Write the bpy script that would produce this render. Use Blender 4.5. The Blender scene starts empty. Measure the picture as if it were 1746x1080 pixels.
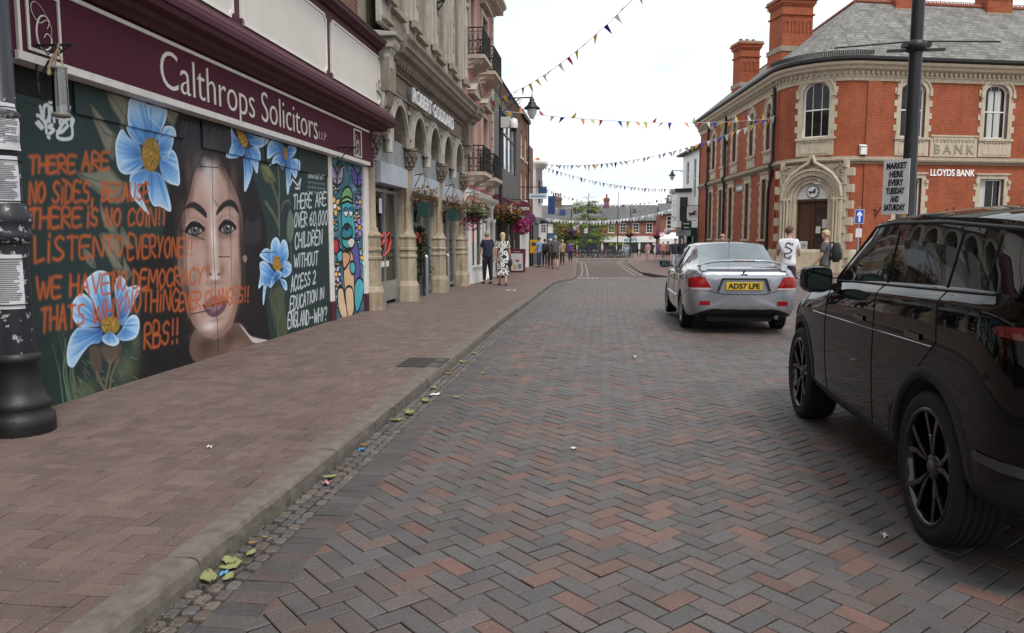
import bpy, bmesh, math, random
import numpy as np
from mathutils import Vector, Matrix
R = math.radians
sc = bpy.context.scene
COL = sc.collection
rnd = random.Random(7)

# ---------------------------------------------------------------- camera
EYE = 1.5
PITCH = math.atan(135/1300); YAW = math.atan(157*math.cos(PITCH)/1300)
cam_d = bpy.data.cameras.new('camera'); cam = bpy.data.objects.new('camera', cam_d); COL.objects.link(cam)
cam.location = (0, 0, EYE); cam.rotation_euler = (math.pi/2-PITCH, 0, YAW)
cam_d.sensor_width = 36; cam_d.lens = 36*1300/1746; cam_d.clip_end = 3000; cam_d.clip_start = .05
sc.camera = cam
# ---------------------------------------------------------------- sky, sun, exposure
sc.view_settings.view_transform = 'Standard'; sc.view_settings.look = 'None'
sc.view_settings.exposure = 0.7; sc.view_settings.gamma = 1.0
SUN_EL, SUN_AZ = R(58), R(150)
w = bpy.data.worlds.new('World'); sc.world = w; w.use_nodes = True
nt = w.node_tree; nt.nodes.clear()
wo = nt.nodes.new('ShaderNodeOutputWorld'); mx = nt.nodes.new('ShaderNodeMixShader')
b1 = nt.nodes.new('ShaderNodeBackground'); b2 = nt.nodes.new('ShaderNodeBackground')
sky = nt.nodes.new('ShaderNodeTexSky'); sky.sky_type = 'NISHITA'; sky.sun_disc = False
sky.sun_elevation = SUN_EL; sky.sun_rotation = SUN_AZ
nt.links.new(sky.outputs[0], b1.inputs[0]); b1.inputs[1].default_value = .12
b2.inputs[0].default_value = (.985, .99, 1, 1); b2.inputs[1].default_value = .8
tc = nt.nodes.new('ShaderNodeTexCoord'); mp = nt.nodes.new('ShaderNodeMapping'); mp.inputs['Scale'].default_value = (2, 2, 7)
nz = nt.nodes.new('ShaderNodeTexNoise'); nz.inputs['Scale'].default_value = 1.6; nz.inputs['Detail'].default_value = 5
cr = nt.nodes.new('ShaderNodeValToRGB')
cr.color_ramp.elements[0].position = .36; cr.color_ramp.elements[0].color = (.84, .84, .84, 1)
cr.color_ramp.elements[1].position = .56; cr.color_ramp.elements[1].color = (1, 1, 1, 1)
nt.links.new(tc.outputs['Generated'], mp.inputs[0]); nt.links.new(mp.outputs[0], nz.inputs['Vector'])
c2 = nt.nodes.new('ShaderNodeValToRGB'); c2.color_ramp.elements[0].position = .38; c2.color_ramp.elements[0].color = (.72, .79, .86, 1); c2.color_ramp.elements[1].position = .6; c2.color_ramp.elements[1].color = (1, 1, 1, 1)
n3 = nt.nodes.new('ShaderNodeTexNoise'); n3.inputs['Scale'].default_value = 2.6; n3.inputs['Detail'].default_value = 6; nt.links.new(mp.outputs[0], n3.inputs['Vector']); nt.links.new(n3.outputs[0], c2.inputs[0]); nt.links.new(c2.outputs[0], b2.inputs[0])
nt.links.new(nz.outputs[0], cr.inputs[0]); nt.links.new(cr.outputs[0], mx.inputs[0])
nt.links.new(b1.outputs[0], mx.inputs[1]); nt.links.new(b2.outputs[0], mx.inputs[2]); nt.links.new(mx.outputs[0], wo.inputs[0])
sl = bpy.data.lights.new('sun', 'SUN'); sl.energy = 1.5; sl.angle = R(14); sl.color = (1, .97, .92)
so = bpy.data.objects.new('sun', sl); COL.objects.link(so)
so.rotation_euler = (R(90)-SUN_EL, 0, math.pi-SUN_AZ)   # same heading as the sky's sun

# ---------------------------------------------------------------- helpers
def gz(y):                                   # the street falls gently away beyond the cars
    return 0. if y < 13 else -.011*(y-13)

class MB:
    """collects faces, builds ONE mesh object"""
    def __init__(s, M=None): s.v = []; s.f = []; s.mi = []; s.sm = []; s.M = M; s.k = 0; s.cut = []
    def add(s, vs, fs, smooth=False):
        n = len(s.v)
        if s.M is not None: vs = [tuple(s.M @ Vector(p)) for p in vs]
        s.v += [tuple(p) for p in vs]; s.f += [tuple(i+n for i in f) for f in fs]
        s.mi += [s.k]*len(fs); s.sm += [smooth]*len(fs)
        return s
    def nxt(s):
        """what follows is a piece of its own for build_each"""
        s.cut.append((len(s.v), len(s.f))); return s
    def build_each(s, name, mats, parent=None, **kw):
        out = []; cuts = sorted({(0, 0), *s.cut, (len(s.v), len(s.f))})
        for (v0, f0), (v1, f1) in zip(cuts, cuts[1:]):
            if f1 == f0: continue
            m = MB(); m.v = s.v[v0:v1]; m.f = [tuple(i-v0 for i in f) for f in s.f[f0:f1]]; m.mi = s.mi[f0:f1]; m.sm = s.sm[f0:f1]
            out.append(m.build(name, mats, parent, **kw))
        return out
    def box(s, a0, a1, b0, b1, c0, c1):
        v = [(a0,b0,c0),(a1,b0,c0),(a1,b1,c0),(a0,b1,c0),(a0,b0,c1),(a1,b0,c1),(a1,b1,c1),(a0,b1,c1)]
        return s.add(v, [(0,3,2,1),(4,5,6,7),(0,1,5,4),(1,2,6,5),(2,3,7,6),(3,0,4,7)])
    def prism(s, poly, d0, d1, ax='x', smooth=False):
        """poly in the two remaining axes (order kept), extruded d0..d1 along ax"""
        def P(p, d): return {'x': (d, p[0], p[1]), 'y': (p[0], d, p[1]), 'z': (p[0], p[1], d)}[ax]
        n = len(poly); v = [P(p, d0) for p in poly]+[P(p, d1) for p in poly]
        s.add(v, [tuple(range(n))[::-1], tuple(range(n, 2*n))])
        s.add(v, [(i, (i+1) % n, n+(i+1) % n, n+i) for i in range(n)], smooth)
        return s
    def ring(s, pa, pb, d0, d1, ax='x'):
        """solid between two open outlines of equal count (an arch band, a frame), extruded along ax"""
        for i in range(len(pa)-1):
            s.prism([pa[i], pa[i+1], pb[i+1], pb[i]], d0, d1, ax)
        return s
    def tube(s, pts, r, n=8, cap=True, smooth=True):
        pts = [Vector(p) for p in pts]; m = len(pts)
        rs = r if isinstance(r, (list, tuple)) else [r]*m
        T = []
        for i in range(m):
            t = pts[min(i+1, m-1)]-pts[max(i-1, 0)]
            T.append(t.normalized() if t.length > 1e-9 else Vector((0, 0, 1)))
        up = Vector((0, 0, 1)) if abs(T[0].z) < .9 else Vector((1, 0, 0))
        N = (up-T[0]*up.dot(T[0])).normalized(); vs = []
        for i in range(m):
            N = (N-T[i]*N.dot(T[i]))
            N = N.normalized() if N.length > 1e-6 else T[i].orthogonal().normalized()
            B = T[i].cross(N)
            for j in range(n):
                a = 2*math.pi*j/n; vs.append(pts[i]+(N*math.cos(a)+B*math.sin(a))*rs[i])
        fs = [(i*n+j, i*n+(j+1) % n, (i+1)*n+(j+1) % n, (i+1)*n+j) for i in range(m-1) for j in range(n)]
        s.add(vs, fs, smooth)
        if cap: s.add(vs, [tuple(range(n))[::-1], tuple(range((m-1)*n, m*n))])
        return s
    def lathe(s, prof, n=24, c=(0, 0, 0), smooth=True, ax='z', ph=0., caps=True):
        vs = []
        for r, h in prof:
            for j in range(n):
                a = 2*math.pi*(j+ph)/n; x, y = r*math.cos(a), r*math.sin(a)
                p = {'z': (x, y, h), 'x': (h, x, y), 'y': (x, h, y)}[ax]
                vs.append((p[0]+c[0], p[1]+c[1], p[2]+c[2]))
        m = len(prof)
        s.add(vs, [(i*n+j, i*n+(j+1) % n, (i+1)*n+(j+1) % n, (i+1)*n+j) for i in range(m-1) for j in range(n)], smooth)
        if caps: s.add(vs, [tuple(range(n))[::-1], tuple(range((m-1)*n, m*n))])
        return s
    def loft(s, rings, smooth=True, closed=False, cap=False):
        n = len(rings[0]); vs = [p for r in rings for p in r]; m = len(rings); q = n if closed else n-1
        s.add(vs, [(i*n+j, i*n+(j+1) % n, (i+1)*n+(j+1) % n, (i+1)*n+j) for i in range(m-1) for j in range(q)], smooth)
        if cap: s.add(vs, [tuple(range(n))[::-1], tuple(range((m-1)*n, m*n))])
        return s
    def ball(s, c, r, n=10, m=6, sq=(1, 1, 1), smooth=True):
        pr = [(r*math.sin(math.pi*i/m), -r*math.cos(math.pi*i/m)) for i in range(m+1)]
        vs = []
        for q, h in pr:
            for j in range(n):
                a = 2*math.pi*j/n; vs.append((c[0]+q*math.cos(a)*sq[0], c[1]+q*math.sin(a)*sq[1], c[2]+h*sq[2]))
        return s.add(vs, [(i*n+j, i*n+(j+1) % n, (i+1)*n+(j+1) % n, (i+1)*n+j) for i in range(m) for j in range(n)], smooth)
    def build(s, name, mats, parent=None, bevel=0, seg=1, recalc=True, merge=False, uv=True, loc=None, tess=False):
        d = off(parent)
        if d.length > 0: s.v = [(p[0]-d.x, p[1]-d.y, p[2]-d.z) for p in s.v]
        me = bpy.data.meshes.new(name); me.from_pydata(s.v, [], s.f)
        if not isinstance(mats, (list, tuple)): mats = [mats]
        for m in mats: me.materials.append(m)
        me.polygons.foreach_set('material_index', s.mi); me.polygons.foreach_set('use_smooth', s.sm)
        if recalc or merge or tess:
            bm = bmesh.new(); bm.from_mesh(me)
            if merge: bmesh.ops.remove_doubles(bm, verts=bm.verts, dist=1e-4)
            if recalc: bmesh.ops.recalc_face_normals(bm, faces=bm.faces)
            if tess: bmesh.ops.triangulate(bm, faces=[f for f in bm.faces if len(f.verts) > 4])
            bm.to_mesh(me); bm.free()
        if uv: box_uv(me)
        o = bpy.data.objects.new(name, me); COL.objects.link(o)
        if parent is not None: o.parent = parent
        if loc is not None: o.location = loc
        if bevel:
            b = o.modifiers.new('bevel', 'BEVEL'); b.width = bevel; b.segments = seg; b.limit_method = 'ANGLE'; b.angle_limit = R(35)
        return o

def off(o):
    d = Vector((0, 0, 0))
    while o is not None: d += o.location; o = o.parent
    return d
def box_uv(me):
    """UVs in metres: walls get (run, height), slopes (run, up the slope), flats (x, y)"""
    n = len(me.polygons)
    if n == 0: return
    nl = len(me.loops); uvl = me.uv_layers.new(name='uv')
    co = np.empty(len(me.vertices)*3, 'f'); me.vertices.foreach_get('co', co); co = co.reshape(-1, 3)
    no = np.empty(n*3, 'f'); me.polygons.foreach_get('normal', no); no = no.reshape(-1, 3)
    lt = np.empty(n, 'i'); me.polygons.foreach_get('loop_total', lt)
    vi = np.empty(nl, 'i'); me.loops.foreach_get('vertex_index', vi)
    N = np.repeat(no, lt, 0); P = co[vi]
    t = np.stack([-N[:, 1], N[:, 0], np.zeros(nl)], 1); L = np.linalg.norm(t, axis=1)
    flat = L < .05; t[flat] = (1, 0, 0); L[flat] = 1; t = t/L[:, None]
    b = np.cross(N, t); b[flat] = (0, 1, 0)
    uv = np.stack([(P*t).sum(1), (P*b).sum(1)], 1).astype('f')
    uvl.data.foreach_set('uv', uv.ravel())

def frame(o, along, out):
    """matrix: local x = along the wall, y = out of the wall, z = up"""
    a = Vector((along[0], along[1], 0)).normalized(); q = Vector((out[0], out[1], 0)).normalized()
    return Matrix(((a.x, q.x, 0, o[0]), (a.y, q.y, 0, o[1]), (0, 0, 1, o[2] if len(o) > 2 else 0), (0, 0, 0, 1)))

def tag(o, label=None, cat=None, group=None, kind=None):
    if label: o['label'] = label
    if cat: o['category'] = cat
    if group: o['group'] = group
    if kind: o['kind'] = kind
    return o
def thing(name, label, cat, loc=(0, 0, 0), rz=0., group=None):
    o = bpy.data.objects.new(name, None); COL.objects.link(o); o.location = loc; o.rotation_euler = (0, 0, rz)
    o.empty_display_size = .1
    return tag(o, label, cat, group)
def copy_tree(o, parent=None):
    c = o.copy(); COL.objects.link(c)
    if parent is not None: c.parent = parent
    for ch in list(o.children): copy_tree(ch, c)
    return c
def text_mb(txt, size, M, depth=.01, thin=0., sx=1., align='LEFT', space=1.):
    """lettering as a mesh (x along, y up in the letter plane) placed by matrix M"""
    cu = bpy.data.curves.new('lettering', 'FONT'); cu.body = txt; cu.size = size; cu.extrude = depth; cu.offset = thin
    cu.align_x = align; cu.resolution_u = 4; cu.space_character = space
    ob = bpy.data.objects.new('lettering', cu); COL.objects.link(ob)
    dg = bpy.context.evaluated_depsgraph_get(); me = bpy.data.meshes.new_from_object(ob.evaluated_get(dg))
    mb = MB(M); mb.add([(v.co.x*sx, v.co.y, v.co.z) for v in me.vertices], [tuple(p.vertices) for p in me.polygons])
    bpy.data.objects.remove(ob); bpy.data.curves.remove(cu); bpy.data.meshes.remove(me)
    return mb
def letters(name, txt, size, o, along, out, mat_, parent=None, depth=.01, thin=0., sx=1., align='LEFT', space=1., width=None):
    a = Vector((along[0], along[1], 0)).normalized(); q = Vector((out[0], out[1], 0)).normalized()
    M = Matrix(((a.x, 0, q.x, o[0]), (a.y, 0, q.y, o[1]), (0, 1, 0, o[2]), (0, 0, 0, 1)))
    if width:                                  # stretch the run to a given width
        t = text_mb(txt, size, None, depth, thin, 1., 'LEFT', space)
        sx = width/max(1e-6, max(v[0] for v in t.v)-min(v[0] for v in t.v))
    return text_mb(txt, size, M, depth, thin, sx, align, space).build(name, mat_, parent, uv=False)

# ---------------------------------------------------------------- materials
def nodes(name):
    m = bpy.data.materials.new(name); m.use_nodes = True; t = m.node_tree
    return m, t, t.nodes['Principled BSDF']
def N(t, typ, **kw):
    n = t.nodes.new('ShaderNode'+typ)
    for k, v in kw.items():
        if k in n.inputs: n.inputs[k].default_value = v
        else: setattr(n, k, v)
    return n
def ramp(t, fac, stops):
    r = N(t, 'ValToRGB'); e = r.color_ramp.elements
    while len(e) < len(stops): e.new(.5)
    for i, (p, c) in enumerate(stops): e[i].position = p; e[i].color = (*c, 1) if len(c) == 3 else c
    t.links.new(fac, r.inputs[0]); return r.outputs[0]
def mixc(t, f, a, b, mode='MIX'):
    m = N(t, 'Mix', data_type='RGBA', blend_type=mode)
    for sck, v in ((m.inputs[0], f), (m.inputs[6], a), (m.inputs[7], b)):
        if hasattr(v, 'is_output'): t.links.new(v, sck)
        else: sck.default_value = v if isinstance(v, (int, float)) else (*v, 1)
    return m.outputs[2]
def grime(t, col, scale=2., amt=.35, tint=(.45, .42, .38), coord='Object', stretch=(1, 1, 1), lo=.45, hi=.75):
    tc = N(t, 'TexCoord'); mp = N(t, 'Mapping'); mp.inputs['Scale'].default_value = stretch
    t.links.new(tc.outputs[coord], mp.inputs[0])
    n = N(t, 'TexNoise', Scale=scale, Detail=6., Roughness=.65); t.links.new(mp.outputs[0], n.inputs['Vector'])
    f = ramp(t, n.outputs[0], [(lo, (0, 0, 0)), (hi, (amt, amt, amt))])
    return mixc(t, f, col, mixc(t, 1., col, tint, 'MULTIPLY'))
def bump(t, b, src, strength=.3, dist=.01):
    n = N(t, 'Bump', Strength=strength, Distance=dist); t.links.new(src, n.inputs['Height']); t.links.new(n.outputs[0], b.inputs['Normal'])
MATS = {}
def mat(name, col=(.5, .5, .5), rough=.6, var=.25, scale=6., metal=0., spec=.5, coat=0., bmp=.0, bscale=60., emit=0., stretch=(1, 1, 1), tint=(.45, .42, .38)):
    if name in MATS: return MATS[name]
    m, t, b = nodes(name)
    b.inputs['Roughness'].default_value = rough; b.inputs['Metallic'].default_value = metal
    b.inputs['Specular IOR Level'].default_value = spec; b.inputs['Coat Weight'].default_value = coat
    b.inputs['Coat Roughness'].default_value = .03
    c = N(t, 'RGB'); c.outputs[0].default_value = (*col, 1)
    out = grime(t, c.outputs[0], scale, var, tint, 'Object', stretch) if var else c.outputs[0]
    t.links.new(out, b.inputs['Base Color'])
    if bmp:
        tc = N(t, 'TexCoord'); n = N(t, 'TexNoise', Scale=bscale, Detail=4.); t.links.new(tc.outputs['Object'], n.inputs['Vector'])
        bump(t, b, n.outputs[0], bmp, .01)
    if emit:
        t.links.new(out, b.inputs['Emission Color']); b.inputs['Emission Strength'].default_value = emit
    MATS[name] = m; return m
def brick(name, c1, c2, mortar, bw=.225, bh=.075, ms=.008, rough=.85, amt=.35, bmp=.5, sq=.5, tint=(.4, .36, .33), gs=1.2):
    """brick, ashlar or slate courses on the metre UVs"""
    m, t, b = nodes(name); b.inputs['Roughness'].default_value = rough; b.inputs['Specular IOR Level'].default_value = .3
    tc = N(t, 'TexCoord'); k = N(t, 'TexBrick', Scale=1., **{'Mortar Size': ms, 'Mortar Smooth': .2, 'Bias': 0., 'Brick Width': bw, 'Row Height': bh})
    k.offset = sq; k.inputs['Color1'].default_value = (*c1, 1); k.inputs['Color2'].default_value = (*c2, 1); k.inputs['Mortar'].default_value = (*mortar, 1)
    t.links.new(tc.outputs['UV'], k.inputs['Vector'])
    n2 = N(t, 'TexNoise', Scale=22., Detail=3.); t.links.new(tc.outputs['UV'], n2.inputs['Vector'])
    f2 = ramp(t, n2.outputs[0], [(.3, (.75, .75, .75)), (.7, (1.12, 1.12, 1.12))])
    c = mixc(t, 1., k.outputs[0], f2, 'MULTIPLY')
    c = grime(t, c, gs, amt, tint, 'UV'); c = grime(t, c, 2.2, amt*.5, (.5, .47, .45), 'UV', (1, .09, 1), .5, .72)
    t.links.new(c, b.inputs['Base Color'])
    inv = N(t, 'Math', operation='SUBTRACT'); inv.inputs[0].default_value = 1.; t.links.new(k.outputs[1], inv.inputs[1])
    bump(t, b, inv.outputs[0], bmp, .01)
    MATS[name] = m; return m
def stone(name, col, streak=.5, amt=.4, scale=5., rough=.85, bw=None, bh=.3):
    """weathered ashlar: vertical rain streaks and dark patches that belong to the stone"""
    m, t, b = nodes(name); b.inputs['Roughness'].default_value = rough; b.inputs['Specular IOR Level'].default_value = .25
    c = N(t, 'RGB'); c.outputs[0].default_value = (*col, 1); o = c.outputs[0]
    if bw:
        tc = N(t, 'TexCoord'); k = N(t, 'TexBrick', Scale=1., **{'Mortar Size': .006, 'Mortar Smooth': .1, 'Brick Width': bw, 'Row Height': bh})
        k.inputs['Color1'].default_value = (*col, 1); k.inputs['Color2'].default_value = (*[x*.8 for x in col], 1); k.inputs['Mortar'].default_value = (*[x*.45 for x in col], 1)
        t.links.new(tc.outputs['UV'], k.inputs['Vector']); o = k.outputs[0]
    o = grime(t, o, scale, amt, (.5, .42, .33), 'Object')
    o = grime(t, o, 9., streak, (.3, .28, .26), 'Object', (1, 1, .12))
    t.links.new(o, b.inputs['Base Color'])
    tc = N(t, 'TexCoord'); n = N(t, 'TexNoise', Scale=40., Detail=6.); t.links.new(tc.outputs['Object'], n.inputs['Vector']); bump(t, b, n.outputs[0], .25, .012)
    MATS[name] = m; return m
def glass(name, col=(.012, .014, .016), rough=.03, spec=.9, wav=.02, tint=0.):
    """window pane over an unlit room: dark, mirror-like, slightly wavy"""
    m, t, b = nodes(name); b.inputs['Roughness'].default_value = rough; b.inputs['Specular IOR Level'].default_value = spec
    tc = N(t, 'TexCoord'); n = N(t, 'TexNoise', Scale=1.3, Detail=2.); t.links.new(tc.outputs['Object'], n.inputs['Vector'])
    t.links.new(ramp(t, n.outputs[0], [(.4, col), (.65, tuple(x*1.8+.004 for x in col))]), b.inputs['Base Color'])
    bump(t, b, n.outputs[0], .15, wav)
    MATS[name] = m; return m
def clear_glass(name, tintc=(.8, .85, .85), refl=.5):
    m, t, b = nodes(name); t.nodes.remove(b)
    tr = N(t, 'BsdfTransparent'); tr.inputs[0].default_value = (*tintc, 1); gl = N(t, 'BsdfGlossy', Roughness=.01)
    fr = N(t, 'Fresnel', IOR=1.5); mx_ = N(t, 'MixShader')
    ml = N(t, 'Math', operation='MULTIPLY_ADD'); ml.inputs[1].default_value = 1.2; ml.inputs[2].default_value = refl*.08; ml.use_clamp = True
    t.links.new(fr.outputs[0], ml.inputs[0]); t.links.new(ml.outputs[0], mx_.inputs[0]); t.links.new(tr.outputs[0], mx_.inputs[1]); t.links.new(gl.outputs[0], mx_.inputs[2])
    t.links.new(mx_.outputs[0], t.nodes['Material Output'].inputs[0])
    MATS[name] = m; return m
def attr_mat(name, rough=.85, nscale=90., namt=.4, bmp=.35, spec=.35, fleck=0.):
    """colour from the mesh's own colour attribute (each block, each flag has its own)"""
    m, t, b = nodes(name); b.inputs['Roughness'].default_value = rough; b.inputs['Specular IOR Level'].default_value = spec
    a = N(t, 'VertexColor', layer_name='own'); tc = N(t, 'TexCoord')
    n = N(t, 'TexNoise', Scale=nscale, Detail=5., Roughness=.7); t.links.new(tc.outputs['Object'], n.inputs['Vector'])
    f = ramp(t, n.outputs[0], [(.3, (1-namt,)*3), (.72, (1+namt*.7,)*3)])
    c = mixc(t, 1., a.outputs[0], f, 'MULTIPLY')
    c = grime(t, c, .5, .5, (.6, .58, .57), 'Object', (1, .3, 1)); c = grime(t, c, 2.6, .45, (.55, .52, .5), 'Object'); c = grime(t, c, 16., .35, (.5, .47, .44), 'Object', lo=.55, hi=.7)
    c = grime(t, c, 1.1, .35, (1.35, 1.3, 1.27), 'Object', (1, .25, 1), .5, .7)
    if fleck:                                     # pale grit and flattened gum, trodden in
        v = N(t, 'TexVoronoi', Scale=26.); t.links.new(tc.outputs['Object'], v.inputs['Vector']); sp = N(t, 'SeparateColor'); t.links.new(v.outputs['Color'], sp.inputs[0])
        on = N(t, 'Math', operation='GREATER_THAN'); t.links.new(sp.outputs[0], on.inputs[0]); on.inputs[1].default_value = .72
        f = N(t, 'Math', operation='MULTIPLY'); t.links.new(ramp(t, v.outputs['Distance'], [(.07, (1, 1, 1)), (.11, (0, 0, 0))]), f.inputs[0]); t.links.new(on.outputs[0], f.inputs[1]); f2 = N(t, 'Math', operation='MULTIPLY'); f2.inputs[1].default_value = fleck; t.links.new(f.outputs[0], f2.inputs[0])
        c = mixc(t, f2.outputs[0], c, (.45, .42, .38))
        v = N(t, 'TexVoronoi', Scale=2.1); t.links.new(tc.outputs['Object'], v.inputs['Vector']); n4 = N(t, 'TexNoise', Scale=30.); t.links.new(tc.outputs['Object'], n4.inputs['Vector']); ad = N(t, 'Math', operation='MULTIPLY_ADD'); t.links.new(n4.outputs[0], ad.inputs[0]); ad.inputs[1].default_value = .05; t.links.new(v.outputs['Distance'], ad.inputs[2])
        c = mixc(t, ramp(t, ad.outputs[0], [(.08, (.6, .6, .6)), (.1, (0, 0, 0))]), c, (.05, .042, .04))
    t.links.new(c, b.inputs['Base Color']); bump(t, b, n.outputs[0], bmp, .006)
    MATS[name] = m; return m
def own_colour(me, cols):
    a = me.color_attributes.new('own', 'FLOAT_COLOR', 'POINT'); a.data.foreach_set('color', np.asarray(cols, 'f').ravel())
# ================================================================ the ground: one sheet to the horizon, then road, setts, kerbs, pavements
def strip_pts(y0, y1, step):
    n = max(1, int(round((y1-y0)/step))); return [y0+(y1-y0)*i/n for i in range(n+1)]
def sheet(name, rows, dz, material, kind='structure'):
    """rows: (y, x0, x1); follows the fall of the street, dz above it"""
    mb = MB()
    vs = []
    for y, a, b in rows: vs += [(a, y, gz(y)+dz), (b, y, gz(y)+dz)]
    mb.add(vs, [(2*i, 2*i+1, 2*i+3, 2*i+2) for i in range(len(rows)-1)])
    o = mb.build(name, material); tag(o, kind=kind); return o

m_ground = mat('ground_dirt', (.16, .13, .12), .95, .3, .4)
sheet('ground', [(-60, -400, 400), (13, -400, 400), (60, -400, 400), (160, -500, 500), (1500, -900, 900)], -.09, m_ground)
m_sand = mat('joint_sand', (.035, .03, .027), .95, .4, 8)
sheet('road_bed', [(-14, -1.75, 30), (13, -1.75, 30), (34, -1.75, 30)], -.012, m_sand)

m_block = attr_mat('clay_road_block', .62, spec=.5, fleck=.25)
m_pave = attr_mat('clay_pavement_block', nscale=120., namt=.5, rough=.72, spec=.4, fleck=.7)
def lin(*c): return tuple((x/255/12.92 if x/255 <= .04045 else ((x/255+.055)/1.055)**2.4) for x in c)
def blocks(name, cells, dz, material, gap=.003, inset=.004, drop=.003, tilt=.0016):
    """cells: (cx, cy, half length, half width, angle, colour) -> one bevelled block each, in one mesh"""
    v = []; f = []; c = []
    r = random.Random(11)
    for cx, cy, hl, hw, a, col in cells:
        n = len(v); ca, sa = math.cos(a), math.sin(a); z = gz(cy)+dz; t1, t2 = r.uniform(-tilt, tilt), r.uniform(-tilt, tilt); h = r.uniform(-tilt, tilt)
        for k, (L, W, d) in enumerate(((hl-gap, hw-gap, drop*2.6), (hl-gap, hw-gap, drop), (hl-gap-inset, hw-gap-inset, 0))):
            for sx_, sy_ in ((-1, -1), (1, -1), (1, 1), (-1, 1)):
                x, y = sx_*L, sy_*W
                v.append((cx+x*ca-y*sa, cy+x*sa+y*ca, z-d+h+sx_*t1+sy_*t2))
        for k in (0, 4):
            for j in range(4): f.append((n+k+j, n+k+(j+1) % 4, n+k+4+(j+1) % 4, n+k+4+j))
        f.append((n+8, n+9, n+10, n+11)); c += [(*col, 1)]*12
    me = bpy.data.meshes.new(name); me.from_pydata(v, [], f); me.materials.append(material); own_colour(me, c)
    o = bpy.data.objects.new(name, me); COL.objects.link(o); return o
def herring(x0, x1, y0, y1, ang, inside, palette, bl=.2, edge=0.):
    """2:1 herringbone laid at an angle"""
    u = bl/2; ca, sa = math.cos(ang), math.sin(ang); cx, cy = (x0+x1)/2, (y0+y1)/2
    rad = math.hypot(x1-x0, y1-y0)/2; n = int(rad/u)+3; out = []
    for r in range(-n, n):
        for c in range(-n, n):
            t = (c-r) % 4
            if t == 0: p, h = ((c+1)*u, (r+.5)*u), 0.
            elif t == 3: p, h = ((c+.5)*u, (r+1)*u), math.pi/2
            else: continue
            X, Y = cx+p[0]*ca-p[1]*sa, cy+p[0]*sa+p[1]*ca
            if x0 <= X <= x1 and y0 <= Y <= y1 and inside(X+(u if abs(math.sin(ang+h)) < .1 else u/2)*edge, Y): out.append((X, Y, u, u/2, ang+h, palette(X, Y)))
    return out
rr = random.Random(5)
def road_col(x, y):
    q = rr.random(); k = rr.uniform(.84, 1.16)
    wave = math.sin(x*1.1+y*.33)+math.sin(x*.37-y*.9)+math.sin(x*2.7+y*1.9)*.6
    red = .19+.08*wave
    if q < red*.5: c = (.158, .092, .075)
    elif q < red: c = (.132, .091, .08)
    elif q < .66: c = (.101, .093, .091)
    else: c = (.117, .094, .087)
    return tuple(i*k for i in c)
def pave_col(x, y):
    k = rr.uniform(.87, 1.12); c = rr.choice([(.17, .119, .105), (.163, .112, .099), (.175, .123, .108), (.157, .112, .101)])
    return tuple(i*k for i in c)
def in_view(x, y): return -2.2-.02*y < x < max(2.6, .62*y+1.6)
road = blocks('road', herring(-1.46, 19, 1.9, 33.5, R(45), lambda x, y: in_view(x, y), road_col), .0, m_block)
tag(road, kind='structure')
cells = []
y = 1.7
while y < 33.5:                                 # a soldier course along the gutter
    q = rr.uniform(.8, 1.15); cells.append((-1.445, y, .1, .05, 0, tuple(i*q for i in rr.choice([(.09, .08, .078), (.105, .08, .073), (.092, .085, .083)])))); y += .1
tag(blocks('road_edge', cells, .0045, m_block), kind='structure')
# granite setts, hand laid
v = []; f = []; c = []; y = 1.6
while y < 33.5:
    for col_ in range(3):
        wd = .064; cx = -1.74+.003+wd*(col_+.5)+rr.uniform(-.003, .003); yy = y+rr.uniform(-.012, .012)+(col_ % 2)*.045
        hl = rr.uniform(.036, .048); hw = wd/2-.001; n = len(v)
        k = rr.uniform(.75, 1.2); cc = rr.choice([(.13, .115, .105), (.115, .1, .095), (.15, .12, .1), (.105, .1, .1)])
        m_ = 8
        for lev, (s_, d) in enumerate(((1.06, .02), (1.0, .005), (.82, 0))):
            for j in range(m_):
                a = 2*math.pi*(j+.5)/m_; ex = math.copysign(abs(math.cos(a))**.55, math.cos(a)); ey = math.copysign(abs(math.sin(a))**.55, math.sin(a))
                rj = random.Random(n*31+j).uniform(.86, 1.06)
                v.append((cx+ex*hw*s_*rj, yy+ey*hl*s_*rj, gz(yy)-d+rr.uniform(-.001, .001)+.004))
        for lev in (0, 8):
            for j in range(m_): f.append((n+lev+j, n+lev+(j+1) % m_, n+lev+8+(j+1) % m_, n+lev+8+j))
        f.append(tuple(range(n+16, n+24))); c += [(*[i*k for i in cc], 1)]*24
    y += .094
me = bpy.data.meshes.new('gutter_setts'); me.from_pydata(v, [], f); me.materials.append(m_block); own_colour(me, c)
o = bpy.data.objects.new('gutter_setts', me); COL.objects.link(o); tag(o, kind='structure')
# far road and the wide pavements beyond the narrowing
m_far = brick('far_road_block', (.125, .1, .09), (.15, .11, .095), (.07, .06, .055), .2, .1, .006, amt=.5)
m_farpave = brick('far_pavement_block', (.2, .135, .117), (.175, .12, .106), (.1, .075, .066), .2, .1, .006, amt=.4)
sheet('far_road', [(33.5, -1.7, 1.85), (40, -1.9, 1.9), (62, -2.3, 2.0), (75, -4, 2.6), (92, -30, 40), (130, -30, 40)], .0, m_far)
sheet('far_square', [(75, -12, 10), (100, -30, 40), (130, -40, 60), (160, -60, 80)], .03, m_farpave)
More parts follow.
